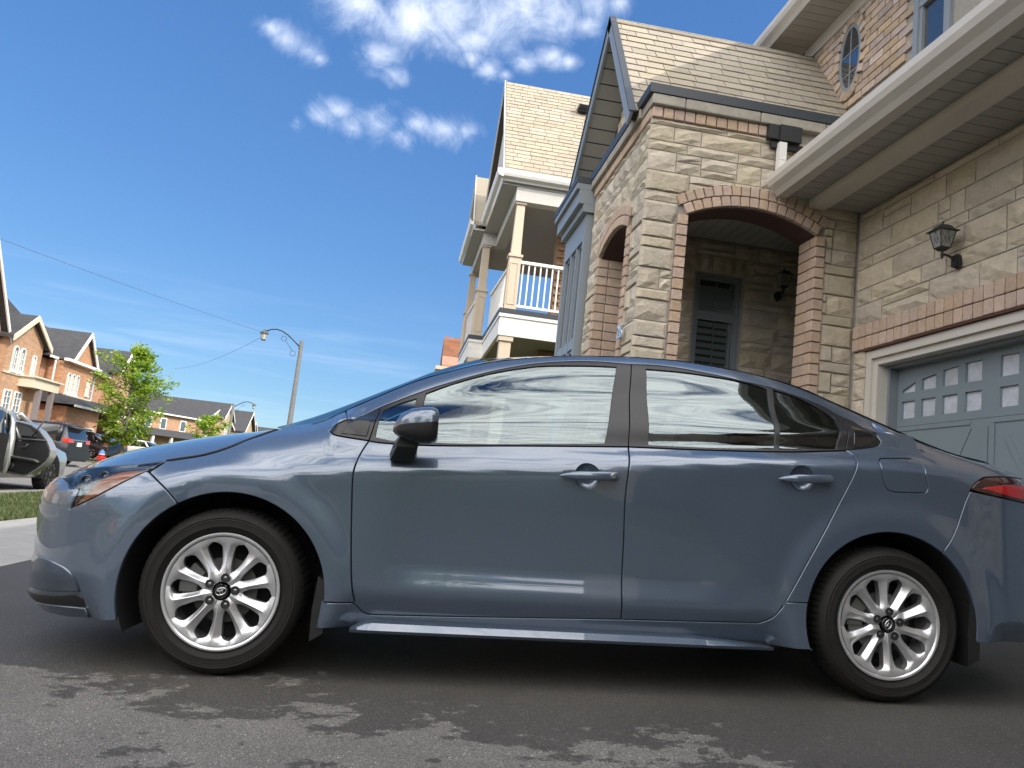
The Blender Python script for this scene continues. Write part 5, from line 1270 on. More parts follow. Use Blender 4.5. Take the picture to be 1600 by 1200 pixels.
# ---- body side: pillars, roof rail, quarter panel
def ztl(x0, x1, step=.03):
    n = max(1, int(abs(x1-x0)/step)); return [(x0+(x1-x0)*i/n, ZT(x0+(x1-x0)*i/n)) for i in range(n+1)]
arch_rear = arc(*AR, 10.5, 169.5, 60)      # measured from the bumper seam side to the rear door side
rbs = T['rb_seam']; ab = math.degrees(math.atan2(rbs[-1][1]-AR[1], rbs[-1][0]-AR[0]))
arch_q = arc(*AR, ab, 170, 50)
side_top = chain([T['apil'][0]], ztl(.40, 3.62))
body = chain(side_top, [(3.645, ZT(3.645))], cr([(3.645, ZT(3.645)), (3.655, .968)]), cr([(3.655,.968),(3.5,.967),(3.35,.966),T['tail_a'][-1]]), cr(rev(T['tail_a'])), cr([T['tail_a'][0], rbs[0]], .01), cr(rbs[:-1]+[arch_q[0]]), arch_q,
             cr([arch_q[-1], (2.2388,.3895)]), cr(T['seam_d3'][2:]), cr(T['dlo_top3'][:1]+T['dlo_top3'][:1])[:1] if False else [], cr(rev(T['dlo_top3'])), cr(rev(T['dlo_top2'])), cr(rev(T['dlo_top1'])), cr([T['dlo_top1'][0], T['dlo_top_f'][-1]]), cr([T['dlo_top_f'][-1], T['apil'][0]]))
fl = T['flap']; flap = cr(fl+[fl[0]], .008)[:-1]
both(surf_panel([body, flap], gap=.0012), 'body_side', PAINT)
both(surf_panel([flap], gx=.02, gz=.02, gap=.0015), 'fuel_flap', PAINT)
# ---- sill and skirt
SB = .197
sill = chain(arc(*AF, -16.5, -1.2, 8), cr([(.392,.2994), T['sill_f'][1]]), cr(T['seam_d1'][8:]), cr(T['seam_d1b']), cr(T['seam_d2b']), cr(T['seam_d3'][:3]), cr([T['seam_d3'][2], (2.2388,.3895)]), cr([(2.2388,.3895), (2.337,.391)]), arc(*AR, 170, 200, 12), cr([(2.352,.205),(1.4,.198),(.385,.199)]))
both(surf_panel([sill]), 'side_sill', PAINT)
sk = MB()   # protruding skirt blade under the doors
n = 60; prof = []
for i in range(n+1):
    t = i/n; x = .50+1.70*t
    tp = min(1, t/.05)**.6*min(1, (1-t)/.20)**.8
    top = .203+.031*tp; bot = .190+.004*t
    prof.append([(x, -.002-.008*tp, bot), (x, -.008-.011*tp, bot+.012), (x, -.000-.008*tp, top-.006), (x, .012, top+.002*tp), (x, .05, top), (x, .05, bot)])
for i in range(n):
    for k in range(6): 
        pass
o0 = len(sk.v)
for r_ in prof: sk.v += r_
for i in range(n):
    for k in range(6): sk.f.append((i*6+k, i*6+(k+1)%6, (i+1)*6+(k+1)%6, (i+1)*6+k))
sk.f += [tuple(range(6)), tuple(n*6+k for k in range(5, -1, -1))]
skm = sk.mesh('side_skirt', 35); skm.materials.append(PAINT)
place('side_skirt', skm, car); place('side_skirt', skm, car, (0, 2*YC, 0), scale=(1,-1,1))
# ---- bumpers
lip = [(XF(z)+.0005, z) for z in [.17+.02*i for i in range(28)] if z <= .705]
topz = .705
hl_low = cr(T['head_low']); hin = cr([T['head_in'][4], T['head_in'][3], T['head_in'][2]])
nose_top = cr([T['head_in'][2], (-.72,.708), (-.84,.706), (XF(topz)+.001, topz)])
fb = chain(arch_bump, cr([arch_bump[-1], (-.42,.188), (-.60,.172), (-.80,.168), (XF(.17)+.001,.17)]), lip, rev(nose_top), rev(hin), rev(hl_low), cr([T['head_low'][0], T['bump_seam'][2]]), cr([T['bump_seam'][2], T['bump_seam'][1], arch_bump[0]]))
fbp = surf_panel([fb], gx=.026, gz=.02)
fbp.join(fbp.mirrored()); bumper = fbp.build('front_bumper', PAINT, car)
lo = chain(cr([(-.500,.180),(-.525,.268),(-.62,.262),(-.75,.252),(-.86,.246)]), [(XF(.244)+.001,.244),(XF(.20)+.001,.20),(XF(.178)+.001,.178)], cr([(XF(.178)+.001,.178),(-.70,.172),(-.500,.180)]))
lp_ = surf_panel([lo], off=-.006, gap=0, bev=.004, depth=.02, gx=.02, gz=.014); lp_.join(lp_.mirrored()); lp_.build('lower_lip', BLACKP, bumper)
ins = chain(cr([(-.82,.200),(-.72,.212),(-.60,.220),(-.51,.222)], .02), cr([(-.51,.222),(-.498,.184)]), cr([(-.498,.184),(-.60,.174),(-.72,.180),(-.82,.200)]))
both(surf_panel([ins], off=-.012, gap=0, bev=.004, depth=.02, gx=.02, gz=.01), 'lip_insert', PAINT)
fog = chain(cr([(-.715,.400),(-.64,.386),(-.58,.364),(-.545,.325),(-.528,.284)], .01), cr([(-.528,.284),(-.62,.276),(-.73,.266),(-.85,.260)], .01), cr([(-.85,.260),(-.845,.33),(-.80,.40),(-.715,.400)], .01))
fo_ = surf_panel([fog], off=.004, gap=0, bev=.006, depth=.01, gx=.016, gz=.014); 
def facet(pm, k):
    for i, (x, y, z) in enumerate(pm.v): pm.v[i] = (x, y-.014-k*(z-.25), z)
    pm.n = [None if q is None else Vector((q[0], q[1], q[2]-.22)).normalized() for q in pm.n]; return pm
facet(fo_, -.02); both(fo_, 'fog_recess_panel', PAINT)
gri = chain([(XF(z)+.001, z) for z in [.27+.03*i for i in range(11)]], cr([(XF(.57)+.001,.57),(-.92,.55),(-.905,.44),(-.885,.30),(XF(.27)+.001,.27)]))
gp_ = surf_panel([gri], off=-.004, gap=0, bev=.003, depth=.012, gx=.012, gz=.02); gp_.join(gp_.mirrored()); gp_.build('lower_grille', BLACKP, bumper)
rear = [(XR(z)-.0005, z) for z in [.25+.02*i for i in range(31)]]
rb = chain(cr(rev(rbs[:-1]+[arch_q[0]]) if False else [arch_q[0]]+rev(rbs[:-1])), cr([rbs[0], T['tail_b'][1], T['tail_b'][2]]), cr([T['tail_b'][2], (3.4,.850), (3.55,.848), (XR(.85)-.001,.85)]), [(XR(.85-.02*i)-.001, .85-.02*i) for i in range(31)],
           cr([(XR(.25)-.001,.25), (3.45,.245), (3.25,.262), (3.07,.262)]), arc(*AR, -8, ab, 20))
rbp = surf_panel([rb], gx=.03, gz=.025); rbp.join(rbp.mirrored()); rbp.build('rear_bumper', PAINT, car)
tl = chain(cr(T['tail_a']), cr([T['tail_a'][-1], (3.35,.966), (3.5,.967), (3.655,.968)]), cr([(3.655,.968), (3.672,.855)]), cr([(3.672,.855), (3.5,.848), (3.4,.850), T['tail_b'][2]]), cr(rev(T['tail_b'])))
LENS_DK = mat('tail_light_housing', (.03,.004,.005), rough=.08, coat=1.)
LENS_RED = mat('tail_light_lens', (.42,.012,.010), rough=.12, coat=1.)
tla = surf_panel([tl], off=-.003, gx=.02, gz=.014)
tlo = both(tla, 'tail_light', LENS_DK)
tr_ = chain(cr([(3.105,.902),(3.17,.918),(3.28,.925),(3.45,.925),(3.62,.92)]), cr([(3.62,.92),(3.60,.872)]), cr([(3.60,.872),(3.45,.866),(3.28,.872),(3.105,.902)]))
tb_ = surf_panel([tr_], off=-.007, gap=0, bev=.003, depth=.006, gx=.02, gz=.012)
tb_.build('tail_light_lens', LENS_RED, tlo[0]); tb_.mirrored().build('tail_light_lens', LENS_RED, tlo[1])
# ---- headlights
HLG = glass_mat('headlight_cover', (.80,.82,.84), .10)
hl = chain(cr(rev(T['head_front'])), cr(rev(T['head_top'])), cr([T['head_top'][0], T['head_low'][0]]), cr(T['head_low']), cr(rev(T['head_in'])))
for side in (0, 1):
    pb = surf_panel([hl], off=.03, gap=.003, bev=.003, depth=.02, gx=.02, gz=.014)
    hb = (pb if side == 0 else pb.mirrored()).build('headlight', mat('headlight_chrome', (.30,.31,.33), rough=.18, metal=.9), car)
    pc = surf_panel([hl], off=-.001, gap=.001, bev=.003, depth=.02, gx=.02, gz=.014)
    (pc if side == 0 else pc.mirrored()).build('headlight_cover', HLG, hb)
    am = T['amber']; amb = chain(cr(am[:4]), cr(am[3:6]), cr([am[5], am[6], am[7], am[0]]))
    pa = surf_panel([amb], off=.006, gap=.002, bev=.004, depth=.01, gx=.018, gz=.012)
    (pa if side == 0 else pa.mirrored()).build('amber_reflector', mat('amber_lens', (.50,.13,.015), rough=.2, coat=1.), hb)
    for (xx, zz, rr_) in ((-.575,.700,.026),(-.505,.722,.022)):
        pr_ = MB(); pr_.lathe([(rr_,.0),(rr_*.92,-.012),(rr_*.85,.004),(rr_*.5,-.006),(.0005,-.010)], (xx, S(xx,zz)+.024, zz), 'Y', 20)
        pme = pr_.mesh('projector_lens', True); pme.materials.append(mat('projector_glass', (.10,.11,.13), rough=.06, metal=.6, coat=1.))
        if side == 0: place('projector_lens', pme, hb)
        else: place('projector_lens', pme, hb, (0, 2*YC, 0), scale=(1,-1,1))
# ---- hood, windscreen, roof, rear screen, boot lid
def edge_pts():
    pts = [(x, S(x, z)+.009, z+.001) for x, z in rev(hg)]
    ht = cr(T['head_top'])
    pts += [(x, S(x, z)+.006, z+.001) for x, z in ht[1:]]
    return pts
ep = edge_pts()
HC = Pch([(-.935,.700),(-.92,.714),(-.88,.735),(-.79,.781),(-.66,.838),(-.44,.900),(-.2,.950),(.02,.982),(.12,1.0)])
rows = []
m_ = len(ep)
for i, e in enumerate(ep):
    t = i/(m_-1); xc_ = .03+(-.93-.03)*t**.95
    rows.append((e, (xc_, YC, max(HC(xc_), e[2]*0+HC(xc_)))))
V, F = loft(rows, 16, gz=lambda v: 1-(1-v)**3.2, hx=lambda v: math.sin(v*math.pi/2)**.8)
hood_ = MB().add(V, F)
# rolled lip at the sides and the front of the hood
def rim(Vs, rows_n, wdt, dz=-.018):
    o = MB(); 
    return o
lipm = []
cols = 33
for i in range(len(rows)): lipm.append(i*cols)
left = [hood_.v[i*cols] for i in range(len(rows))]; front = [hood_.v[(len(rows)-1)*cols+j] for j in range(cols)]; right = [hood_.v[i*cols+cols-1] for i in range(len(rows))]
path_ = left+front[1:]+list(reversed(right))[1:]
k = len(hood_.v); hood_.v += [(x, y, z-.02) for x, y, z in path_]
idx = [i*cols for i in range(len(rows))]+[(len(rows)-1)*cols+j for j in range(1, cols)]+[i*cols+cols-1 for i in range(len(rows)-2, -1, -1)]
for i in range(len(idx)-1): hood_.f.append((idx[i], idx[i+1], k+i+1, k+i))
hood_.build('hood', PAINT, car, smooth=38)
# grille band under the hood lip, between the headlights
nz_ = [(XF(z)+.001, z) for z in (.705,.715,.722)]
band = MB()
fr_ = front
o = len(band.v); nb = len(fr_)
for (x, y, z) in fr_: band.v.append((x-.003, y, z-.006))
for (x, y, z) in fr_: band.v.append((min(x+.0, x)+.004, y, .690))
for i in range(nb-1): band.f.append((o+i, o+i+1, o+nb+i+1, o+nb+i))
band.build('nose_panel', PAINT, car, smooth=True)
def rowset(x0, x1, n, cx, cz, dy=.004, dz=0.):
    return [((x, (S(x, ZT(x)-.004) if x > 2.4 else YT(x))+dy, ZT(x)+dz), (cx(x), YC, cz(x))) for x in [x0+(x1-x0)*i/n for i in range(n+1)]]
wsx = Pch([(.2,-.04),(.37,.13),(.7,.53),(1.06,.90)]); wsz = Pch([(.2,.998),(.37,1.06),(.7,1.245),(.9,1.345),(1.06,1.405)])
wg = glass_mat('windscreen_glass', (.45,.5,.5), .12)
V, F = loft(rowset(.22, 1.06, 16, wsx, wsz), 12); MB().add(V, F).build('windscreen', wg, car, smooth=True)
rx = Pch([(1.06,.90),(1.3,1.22),(1.7,1.7),(2.1,2.18),(2.45,2.52)]); rz = Pch([(1.06,1.405),(1.25,1.430),(1.53,1.436),(1.85,1.436),(2.1,1.425),(2.45,1.372)])
V, F = loft(rowset(1.06, 2.45, 30, rx, rz, dy=-.003, dz=.0005), 14); MB().add(V, F).build('roof', PAINT, car, smooth=True)
gx_ = Pch([(2.45,2.52),(3.1,3.22)]); gz__ = Pch([(2.45,1.372),(2.8,1.235),(3.1,1.088)])
V, F = loft(rowset(2.45, 3.1, 14, gx_, gz__), 12); MB().add(V, F).build('rear_window', wg, car, smooth=True)
def strip(x0, x1, n, cx, cz, vmax, name):
    V = []; F = []; q = 5
    for e, c in rowset(x0, x1, n, cx, cz, dy=-.0025, dz=.0012):
        for j in range(q+1):
            v = vmax*j/q; V.append((e[0]+(c[0]-e[0])*math.sin(v*math.pi/2)**1.6, e[1]+(c[1]-e[1])*v, e[2]+(c[2]-e[2])*(1-(1-v)**2.2)))
    for i in range(n):
        for j in range(q): F.append((i*(q+1)+j, i*(q+1)+j+1, (i+1)*(q+1)+j+1, (i+1)*(q+1)+j))
    me = MB().add(V, F).mesh(name, True); me.materials.append(PAINT); place(name, me, car); place(name, me, car, (0, 2*YC, 0), scale=(1,-1,1))
strip(2.40, 3.13, 16, gx_, gz__, .17, 'rear_pillar_edge'); strip(.24, 1.10, 18, wsx, wsz, .17, 'front_pillar_edge')
b = MB(); b.tube([(x, S(x, z)+.004, z+.0025) for x, z in hg], .0042, 6); me = b.mesh('hood_gap_shade', True); me.materials.append(DARKM); place('hood_gap_shade', me, car); place('hood_gap_shade', me, car, (0, 2*YC, 0), scale=(1,-1,1))  # dark tube along the hood gap stands in for its shade
tx_ = Pch([(3.1,3.22),(3.645,3.69)]); tz_ = Pch([(3.1,1.088),(3.35,1.062),(3.645,1.050)])
V, F = loft(rowset(3.1, 3.645, 14, tx_, tz_, dy=-.002), 12); bl = MB().add(V, F)
# rear face of the boot lid
nrow = 25; last = [bl.v[14*nrow+j] for j in range(nrow)]; k = len(bl.v)
for dz_, dx_ in ((-.02,.012),(-.06,-.004),(-.16,.0),(-.20,.006)): bl.v += [(x+dx_, y, z+dz_) for x, y, z in last]
for q in range(4):
    for j in range(nrow-1):
        a = 14*nrow+j if q == 0 else k+(q-1)*nrow+j; b = k+q*nrow+j; bl.f.append((a, a+1, b+1, b))
bl.build('boot_lid', PAINT, car, smooth=40)
# ---- dark inner shell, wheel wells, floor
out = chain(arc(*AF, -16, 196, 60), cr([arc(*AF, -16, 196, 60)[-1], (-.6,.19), (-.80,.19)], .05), cr([(-.80,.19),(-.82,.5),(-.80,.70)], .05), cr([(-.80,.70),(-.5,.745),(-.25,.79),(0,.87),(.12,.94),(.3,1.03)], .05), ztl(.40,3.1,.05), ztl(3.1,3.5,.05), cr([(3.5,1.0),(3.55,.6),(3.5,.28)], .05), cr([(3.5,.28),(3.07,.27)], .05), arc(*AR, -8, 200, 60), cr([(2.352,.205),(.39,.2)], .05))
dloh1 = chain(cr(T['dlo_top1'], .05), cr(T['seam_d2'][:3], .05), cr(rev(T['belt1']), .05), cr(rev(T['tri_seam']), .05)); dloh1 = offs(dloh1 if area(dloh1) > 0 else rev(dloh1), .012)
dloh2 = chain(cr(T['dlo_top2'], .05), cr([T['dlo_top2'][-1], (2.575,1.11), T['belt2'][-1]], .05), cr(rev(T['belt2']), .05), cr(rev(T['seam_d2'][:3]), .05)); dloh2 = offs(dloh2 if area(dloh2) > 0 else rev(dloh2), .012)
lin = surf_panel([out, dloh1, dloh2], off=.030, gap=.004, bev=.001, depth=.01, gx=.06, gz=.05); lin.n = [None]*len(lin.n)
both(lin, 'inner_panel', DARKM)
for (cx_, cz_, r_) in (AF, AR):
    for sd in (0, 1):
        wl = MB(); A_ = arc(cx_, cz_, r_+.004, -24, 204, 40); y0, y1 = (.012, .33) if sd == 0 else (2*YC-.012, 2*YC-.33); o = 0
        for y in (y0, y1): wl.v += [(x, y, z) for x, z in A_]
        nn = len(A_)
        for i in range(nn-1): wl.f.append((i, i+1, nn+i+1, nn+i))
        wl.f.append(tuple(range(nn, 2*nn)))
        wl.build('wheel_well', DARKM, car)
un = MB(); un.box((-.62,.30,.19),(3.3,1.45,.24)); un.box((.42,.05,.20),(2.28,1.70,.25)); un.build('underbody', DARKM, car)
MB().box((-.55,.31,.24),(.30,1.44,.70)).build('engine_bay', DARKM, car)
MB().box((2.60,.34,.24),(3.3,1.41,.90)).build('boot_floor', DARKM, car)
# ---- mud flaps
for (x0, x1, x2, zt_, zb_) in ((.352,.404,.395,.395,.150), (3.03,3.085,3.075,.42,.165)):
    for sd in (0, 1):
        f = MB(); ys = (-.012, .20); 
        P = [(x0,zb_),(x1-.004,zb_+.03),(x1,zb_+.10),(x1-.006,zt_-.02),(x1-.04,zt_),(x0+.012,zt_-.01),(x0,zb_+.12)]
        if sd == 0: f.prism(P, lambda x, z: (x, -.014, z), lambda x, z: (x+.004, .19, z))
        else: f.prism(P, lambda x, z: (x, 2*YC+.014, z), lambda x, z: (x+.004, 2*YC-.19, z))
        f.build('mud_flap', BLACKP, car)
# ---- door handles and cups
def ell(x0, x1, zc0, zc1, h, y0, d):
    b = MB(); n = 28; R_ = []
    for i in range(n+1):
        t = i/n; x = x0+(x1-x0)*t; zc = zc0+(zc1-zc0)*t
        w_ = (min(1, t/.30)**.65)*(min(1, (1-t)/.06)**.5); w_ = max(w_, .03)
        bow = .014*math.sin(math.pi*t)
        ring = []
        for k in range(12):
            a = 2*math.pi*k/12; ca, sa = math.cos(a), math.sin(a)
            ring.append((x, y0-d-bow+(.010*w_)*ca, zc+h*w_*math.copysign(abs(sa)**.7, sa)))
        R_.append(ring)
    for r__ in R_: b.v += r__
    for i in range(n):
        for k in range(12): b.f.append((i*12+k, i*12+(k+1)%12, (i+1)*12+(k+1)%12, (i+1)*12+k))
    b.f += [tuple(range(12)), tuple(n*12+k for k in range(11, -1, -1))]
    for xa in (x0+.028, x1-.028): b.box((xa-.010, y0-d+.004, zc0-.006), (xa+.010, y0+.012, zc0+.010+(zc1-zc0)))
    return b.mesh('door_handle', 60)
for (x0, x1, za, zb2, cx_, cz_, dd, key) in ((1.282,1.532,.842,.853,1.400,.847,0,1), (2.196,2.437,.887,.899,2.308,.895,1,0)):
    me = ell(x0, x1, za, zb2, .0185, S(cx_, cz_-.05), .022); me.materials.append(PAINT)
    bw = MB(); bw.lathe([(.0500,-.001),(.047,.006),(.040,.014),(.028,.019),(.012,.021),(.0005,.0215)], (cx_, 0, cz_), 'Y', 36)
    bw.v = [(x, y+S(x, z)+.0, z) for x, y, z in bw.v]; bme = bw.mesh('handle_cup', True); bme.materials.append(PAINT)
    kb = MB(); ky = S(x1-.03, zb2)-.022-.0185
    kb.lathe([(.0105,.006),(.0105,-.001),(.008,-.003),(.0075,-.001),(.0002,-.001)], (x1-.035, ky, zb2-.001), 'Y', 20); kme = kb.mesh('key_cylinder', 30); kme.materials.append(mat('dull_steel', (.32,.32,.33), rough=.3, metal=1.))
    for sd in (0, 1):
        loc, sc_ = ((0,0,0),(1,1,1)) if sd == 0 else ((0,2*YC,0),(1,-1,1))
        hd_ = place('door_handle', me, doors[dd][sd], loc, scale=sc_); place('handle_cup', bme, doors[dd][sd], loc, scale=sc_)
        if key: place('key_cylinder', kme, doors[dd][sd], loc, scale=sc_)
# ---- door mirrors
mst = [(.612,.976,.966,.004),(.620,1.000,.955,.045),(.640,1.032,.945,.075),(.676,1.054,.934,.092),(.72,1.064,.925,.098),(.755,1.067,.926,.100),(.775,1.060,.933,.096),(.783,1.045,.945,.086)]
mir_t, mir_b = MB(), MB(); K = 20; rt = []; rb_ = []
for (x, z1, z0, hw) in mst:
    t_ = []; b_ = []; zs_ = z0+.45*(z1-z0)+.10*(x-.612)
    for k in range(K+1):
        a = math.pi*k/K; ca, sa = math.cos(a), math.sin(a); ex = .62
        y = -.148-hw*math.copysign(abs(ca)**ex, ca)
        t_.append((x, y, zs_+(z1-zs_)*abs(sa)**ex)); b_.append((x, y, zs_-(zs_-z0)*abs(sa)**ex))
    rt.append(t_); rb_.append(b_)
for b, R_ in ((mir_t, rt), (mir_b, rb_)):
    for r__ in R_: b.v += r__
    w_ = K+1
    for i in range(len(R_)-1):
        for k in range(K): b.f.append((i*w_+k, i*w_+k+1, (i+1)*w_+k+1, (i+1)*w_+k))
    b.f += [tuple(range(w_)), tuple((len(R_)-1)*w_+k for k in range(w_))]
mir_b.v = [(x, y*.985-.002, z) for x, y, z in mir_b.v]
ft = MB(); fp = [(.604,.857),(.600,.880),(.615,.93),(.640,.965),(.70,.965),(.705,.90),(.698,.862),(.685,.856)]
ft.v += [(x, S(.65,.88)+.02, z) for x, z in fp]+[(x, -.045, z+.002) for x, z in fp]+[(.65+(x-.65)*.85+.02, -.12, z*.5+.965*.5) for x, z in fp]
nf = len(fp)
for r__ in (0, 1):
    for i in range(nf): ft.f.append((r__*nf+i, r__*nf+(i+1)%nf, (r__+1)*nf+(i+1)%nf, (r__+1)*nf+i))
ft.f += [tuple(range(nf)), tuple(range(3*nf-1, 2*nf-1, -1))]
for bm_, nm, m_2 in ((mir_t, 'door_mirror', PAINT), (mir_b, 'mirror_underside', BLACKP), (ft, 'mirror_foot', BLACKP)):
    me = bm_.mesh(nm, 45); me.materials.append(m_2)
    a = place(nm, me, car if nm == 'door_mirror' else mirr[0]); b = place(nm, me, car if nm == 'door_mirror' else mirr[1], (0, 2*YC, 0) if nm == 'door_mirror' else (0,0,0), scale=(1,-1,1) if nm == 'door_mirror' else (1,1,1))
    if nm == 'door_mirror': mirr = (a, b)
# ---- wheels
def wheel_meshes():
    ms = {}
    # tyre with cut shoulder blocks
    prof = [(.212,.030),(.219,.018),(.228,.010),(.240,.001),(.246,-.0035),(.2475,-.0055),(.250,-.0050),(.258,-.0052),(.270,-.005),(.2715,-.0066),(.2745,-.0045),(.281,-.0060),(.286,-.003),(.298,.006),(.3065,.017),(.311,.028),(.3145,.042),(.316,.060),(.316,.082),(.3085,.083),(.3085,.090),(.316,.091),(.316,.122),(.3085,.123),(.3085,.130),(.316,.131),(.316,.150),(.3145,.168),(.311,.182),(.3065,.193),(.29,.208),(.25,.214),(.215,.200),(.21,.19)]
    n = 288; b = MB(); m = len(prof)
    for i, (r, h) in enumerate(prof):
        for k in range(n):
            a = 2*math.pi*(k+.25*(h*30))/n; rr = r
            if (k % 4) == 0 and r > .302: rr = r-.0045 if r > .3065 else r-.0015
            b.v.append((rr*math.cos(a), h, rr*math.sin(a)))
    for i in range(m-1):
        for k in range(n): b.f.append((i*n+k, (i+1)*n+k, (i+1)*n+(k+1)%n, i*n+(k+1)%n))
    ms['tyre'] = (b.mesh('tyre', 32), RUBBER)
    b = MB(); b.lathe([(.2055,.016),(.2100,.0065),(.2165,.0035),(.2215,.0045),(.2235,.009),(.222,.015),(.214,.022),(.2035,.030),(.198,.05),(.194,.10),(.196,.185),(.21,.19)], (0,0,0), 'Y', 96)
    ms['wheel'] = (b.mesh('wheel', 40), ALLOY)
    # spoke: asymmetric ridge, flaring to the rim
    b = MB(); rs = [.036,.050,.066,.074,.084,.100,.125,.148,.166,.176,.184,.192,.2062]
    hw = [.0113,.0157,.0207,.0225,.0185,.0172,.0185,.0212,.0245,.0290,.0400,.0590,.0648]
    yr = [.020,.017,.0165,.0160,.0150,.0140,.0125,.0115,.0105,.0095,.0090,.0085,.0085]   # crest depth
    ye = [.021,.019,.0215,.0260,.0300,.0310,.0300,.0270,.0240,.0200,.0155,.0125,.0100]   # shoulder depth
    cols_ = [-1,-.72,-.30,.16,.30,.74,1]
    for i, r in enumerate(rs):
        for c in cols_:
            x = c*hw[i]; rr = math.sqrt(max(r*r-x*x, 1e-6)) if i >= 9 or i <= 3 else r
            if c in (.16,): y = yr[i]
            elif c == .30: y = yr[i]+.0012
            elif c == -.30: y = yr[i]+(ye[i]-yr[i])*.42
            elif c == -.72: y = yr[i]+(ye[i]-yr[i])*.80
            elif c == .74: y = yr[i]+(ye[i]-yr[i])*.86
            else: y = ye[i]+.002
            b.v.append((x, y, rr))
    w_ = len(cols_)
    for i in range(len(rs)-1):
        for c in range(w_-1): b.f.append((i*w_+c, i*w_+c+1, (i+1)*w_+c+1, (i+1)*w_+c))
    k = len(b.v)
    for i, r in enumerate(rs):
        for c in (0, w_-1): x, y, z = b.v[i*w_+c]; b.v.append((x*.93, y+.034, z))
    for i in range(len(rs)-1):
        b.f.append((i*w_, (i+1)*w_, k+(i+1)*2, k+i*2)); b.f.append((i*w_+w_-1, k+i*2+1, k+(i+1)*2+1, (i+1)*w_+w_-1))
    ms['spoke'] = (b.mesh('spoke', 18), ALLOY)
    b = MB(); b.lathe([(.0172,.001),(.0168,-.001),(.0155,.002),(.0002,.0022)], (0,0,0), 'Y', 24); ms['lug_pocket'] = (b.mesh('lug_pocket', 40), mat('wheel_shadow_black', (.015,.015,.016), rough=.5))
    b = MB(); b.lathe([(.0098,.012),(.0098,.001),(.0082,-.003),(.004,-.005),(.0002,-.0052)], (0,0,0), 'Y', 6); ms['lug_nut'] = (b.mesh('lug_nut', 30), mat('lug_steel', (.30,.30,.31), rough=.28, metal=1.))
    b = MB(); b.lathe([(.0275,.014),(.0275,.006),(.0255,.004),(.0245,.0055),(.0002,.0035)], (0,0,0), 'Y', 40); ms['centre_cap'] = (b.mesh('centre_cap', 40), BLACKG)
    b = MB()
    def ring(rx_, rz_, cx__, cz__, t=.0017):
        P = []; n_ = 36
        for k in range(n_+1):
            a = 2*math.pi*k/n_; P.append((cx__+rx_*math.cos(a), .0030, cz__+rz_*math.sin(a)))
        b.tube(P, t, 6, caps=False)
    ring(.0200,.0133,0,0); ring(.0055,.0126,0,.0,.0015); ring(.0125,.0052,0,.0075,.0015)
    ms['emblem'] = (b.mesh('emblem', True), mat('chrome', (.75,.75,.76), rough=.08, metal=1.))
    b = MB(); b.lathe([(.125,.075),(.125,.068),(.07,.066),(.068,.05),(.03,.048)], (0,0,0), 'Y', 48); ms['brake_disc'] = (b.mesh('brake_disc', 40), mat('brake_steel', (.07,.068,.065), rough=.5, metal=.85))
    b = MB(); A_ = arc(0,0,.098,140,205,10); B_ = arc(0,0,.155,205,140,10); b.prism(A_+B_, lambda x, z: (x, .048, z), lambda x, z: (x, .10, z))
    b.box((-.165,.040,-.01),(-.10,.052,.03)); ms['brake_caliper'] = (b.mesh('brake_caliper', 40), mat('cast_iron', (.11,.115,.11), rough=.6, metal=.4))
    b = MB(); b.lathe([(.195,.135),(.0005,.135)], (0,0,0), 'Y', 48); ms['dust_shield'] = (b.mesh('dust_shield'), mat('wheel_back', (.012,.012,.013), rough=.8))
    for k in ms: ms[k][0].materials.append(ms[k][1])
    return {k: v[0] for k, v in ms.items()}
WM = wheel_meshes()
def wheel(parent, x, y, z, side, phase, em_rot):
    s = 1 if side == 0 else -1
    wo_ = place('wheel', WM['wheel'], parent, (x, y, z), scale=(1, s, 1))
    place('tyre', WM['tyre'], wo_)
    for k in range(10): place('spoke', WM['spoke'], wo_, rot=(0, math.radians(36*k+phase), 0))
    for k in range(5):
        a = math.radians(72*k+phase+9); p = (.0525*math.sin(a), .0105, .0525*math.cos(a))
        place('lug_pocket', WM['lug_pocket'], wo_, p); place('lug_nut', WM['lug_nut'], wo_, (p[0], .0165, p[2]), rot=(0, a, 0))
    place('centre_cap', WM['centre_cap'], wo_, (0, .008, 0)); place('emblem', WM['emblem'], wo_, (0, .0085, 0), rot=(0, math.radians(em_rot), 0))
    place('brake_disc', WM['brake_disc'], wo_); place('brake_caliper', WM['brake_caliper'], wo_); place('dust_shield', WM['dust_shield'], wo_)
    return wo_
wheel(car, 0, 0, .316, 0, 3, -22); wheel(car, 2.70, 0, .316, 0, -4, -60)
wheel(car, 0, 2*YC, .316, 1, 12, 0); wheel(car, 2.70, 2*YC, .316, 1, 20, 0)
# ---- interior
def slant(me, x0, z0, k):
    for v in me.vertices: v.co.x += (v.co.z-z0)*k
for yc in (.50, 1.25):
    me = rbox((1.15,yc-.24,.38),(1.66,yc+.24,.56), .05); me.materials.append(CLOTH); st_ = place('front_seat', me, car)
    me = rbox((1.56,yc-.23,.50),(1.70,yc+.23,1.08), .05); slant(me, 0, .5, .28); me.materials.append(CLOTH); place('seat_back', me, st_)
    me = rbox((1.74,yc-.13,1.10),(1.83,yc+.13,1.27), .035); slant(me, 0, 1.1, .15); me.materials.append(CLOTH); place('headrest', me, st_)
me = rbox((2.10,.34,.38),(2.60,1.41,.58), .05); me.materials.append(CLOTH); st_ = place('rear_seat', me, car)
me = rbox((2.52,.34,.50),(2.66,1.41,1.04), .05); slant(me, 0, .5, .3); me.materials.append(CLOTH); place('seat_back', me, st_)
for yc in (.55, 1.20):
    me = rbox((2.70,yc-.12,1.03),(2.80,yc+.12,1.16), .035); me.materials.append(CLOTH); place('headrest', me, st_)
me = rbox((.40,.22,.66),(.92,1.53,.95), .06); me.materials.append(mat('dash_plastic', (.02,.02,.022), rough=.6)); place('dashboard', me, car)
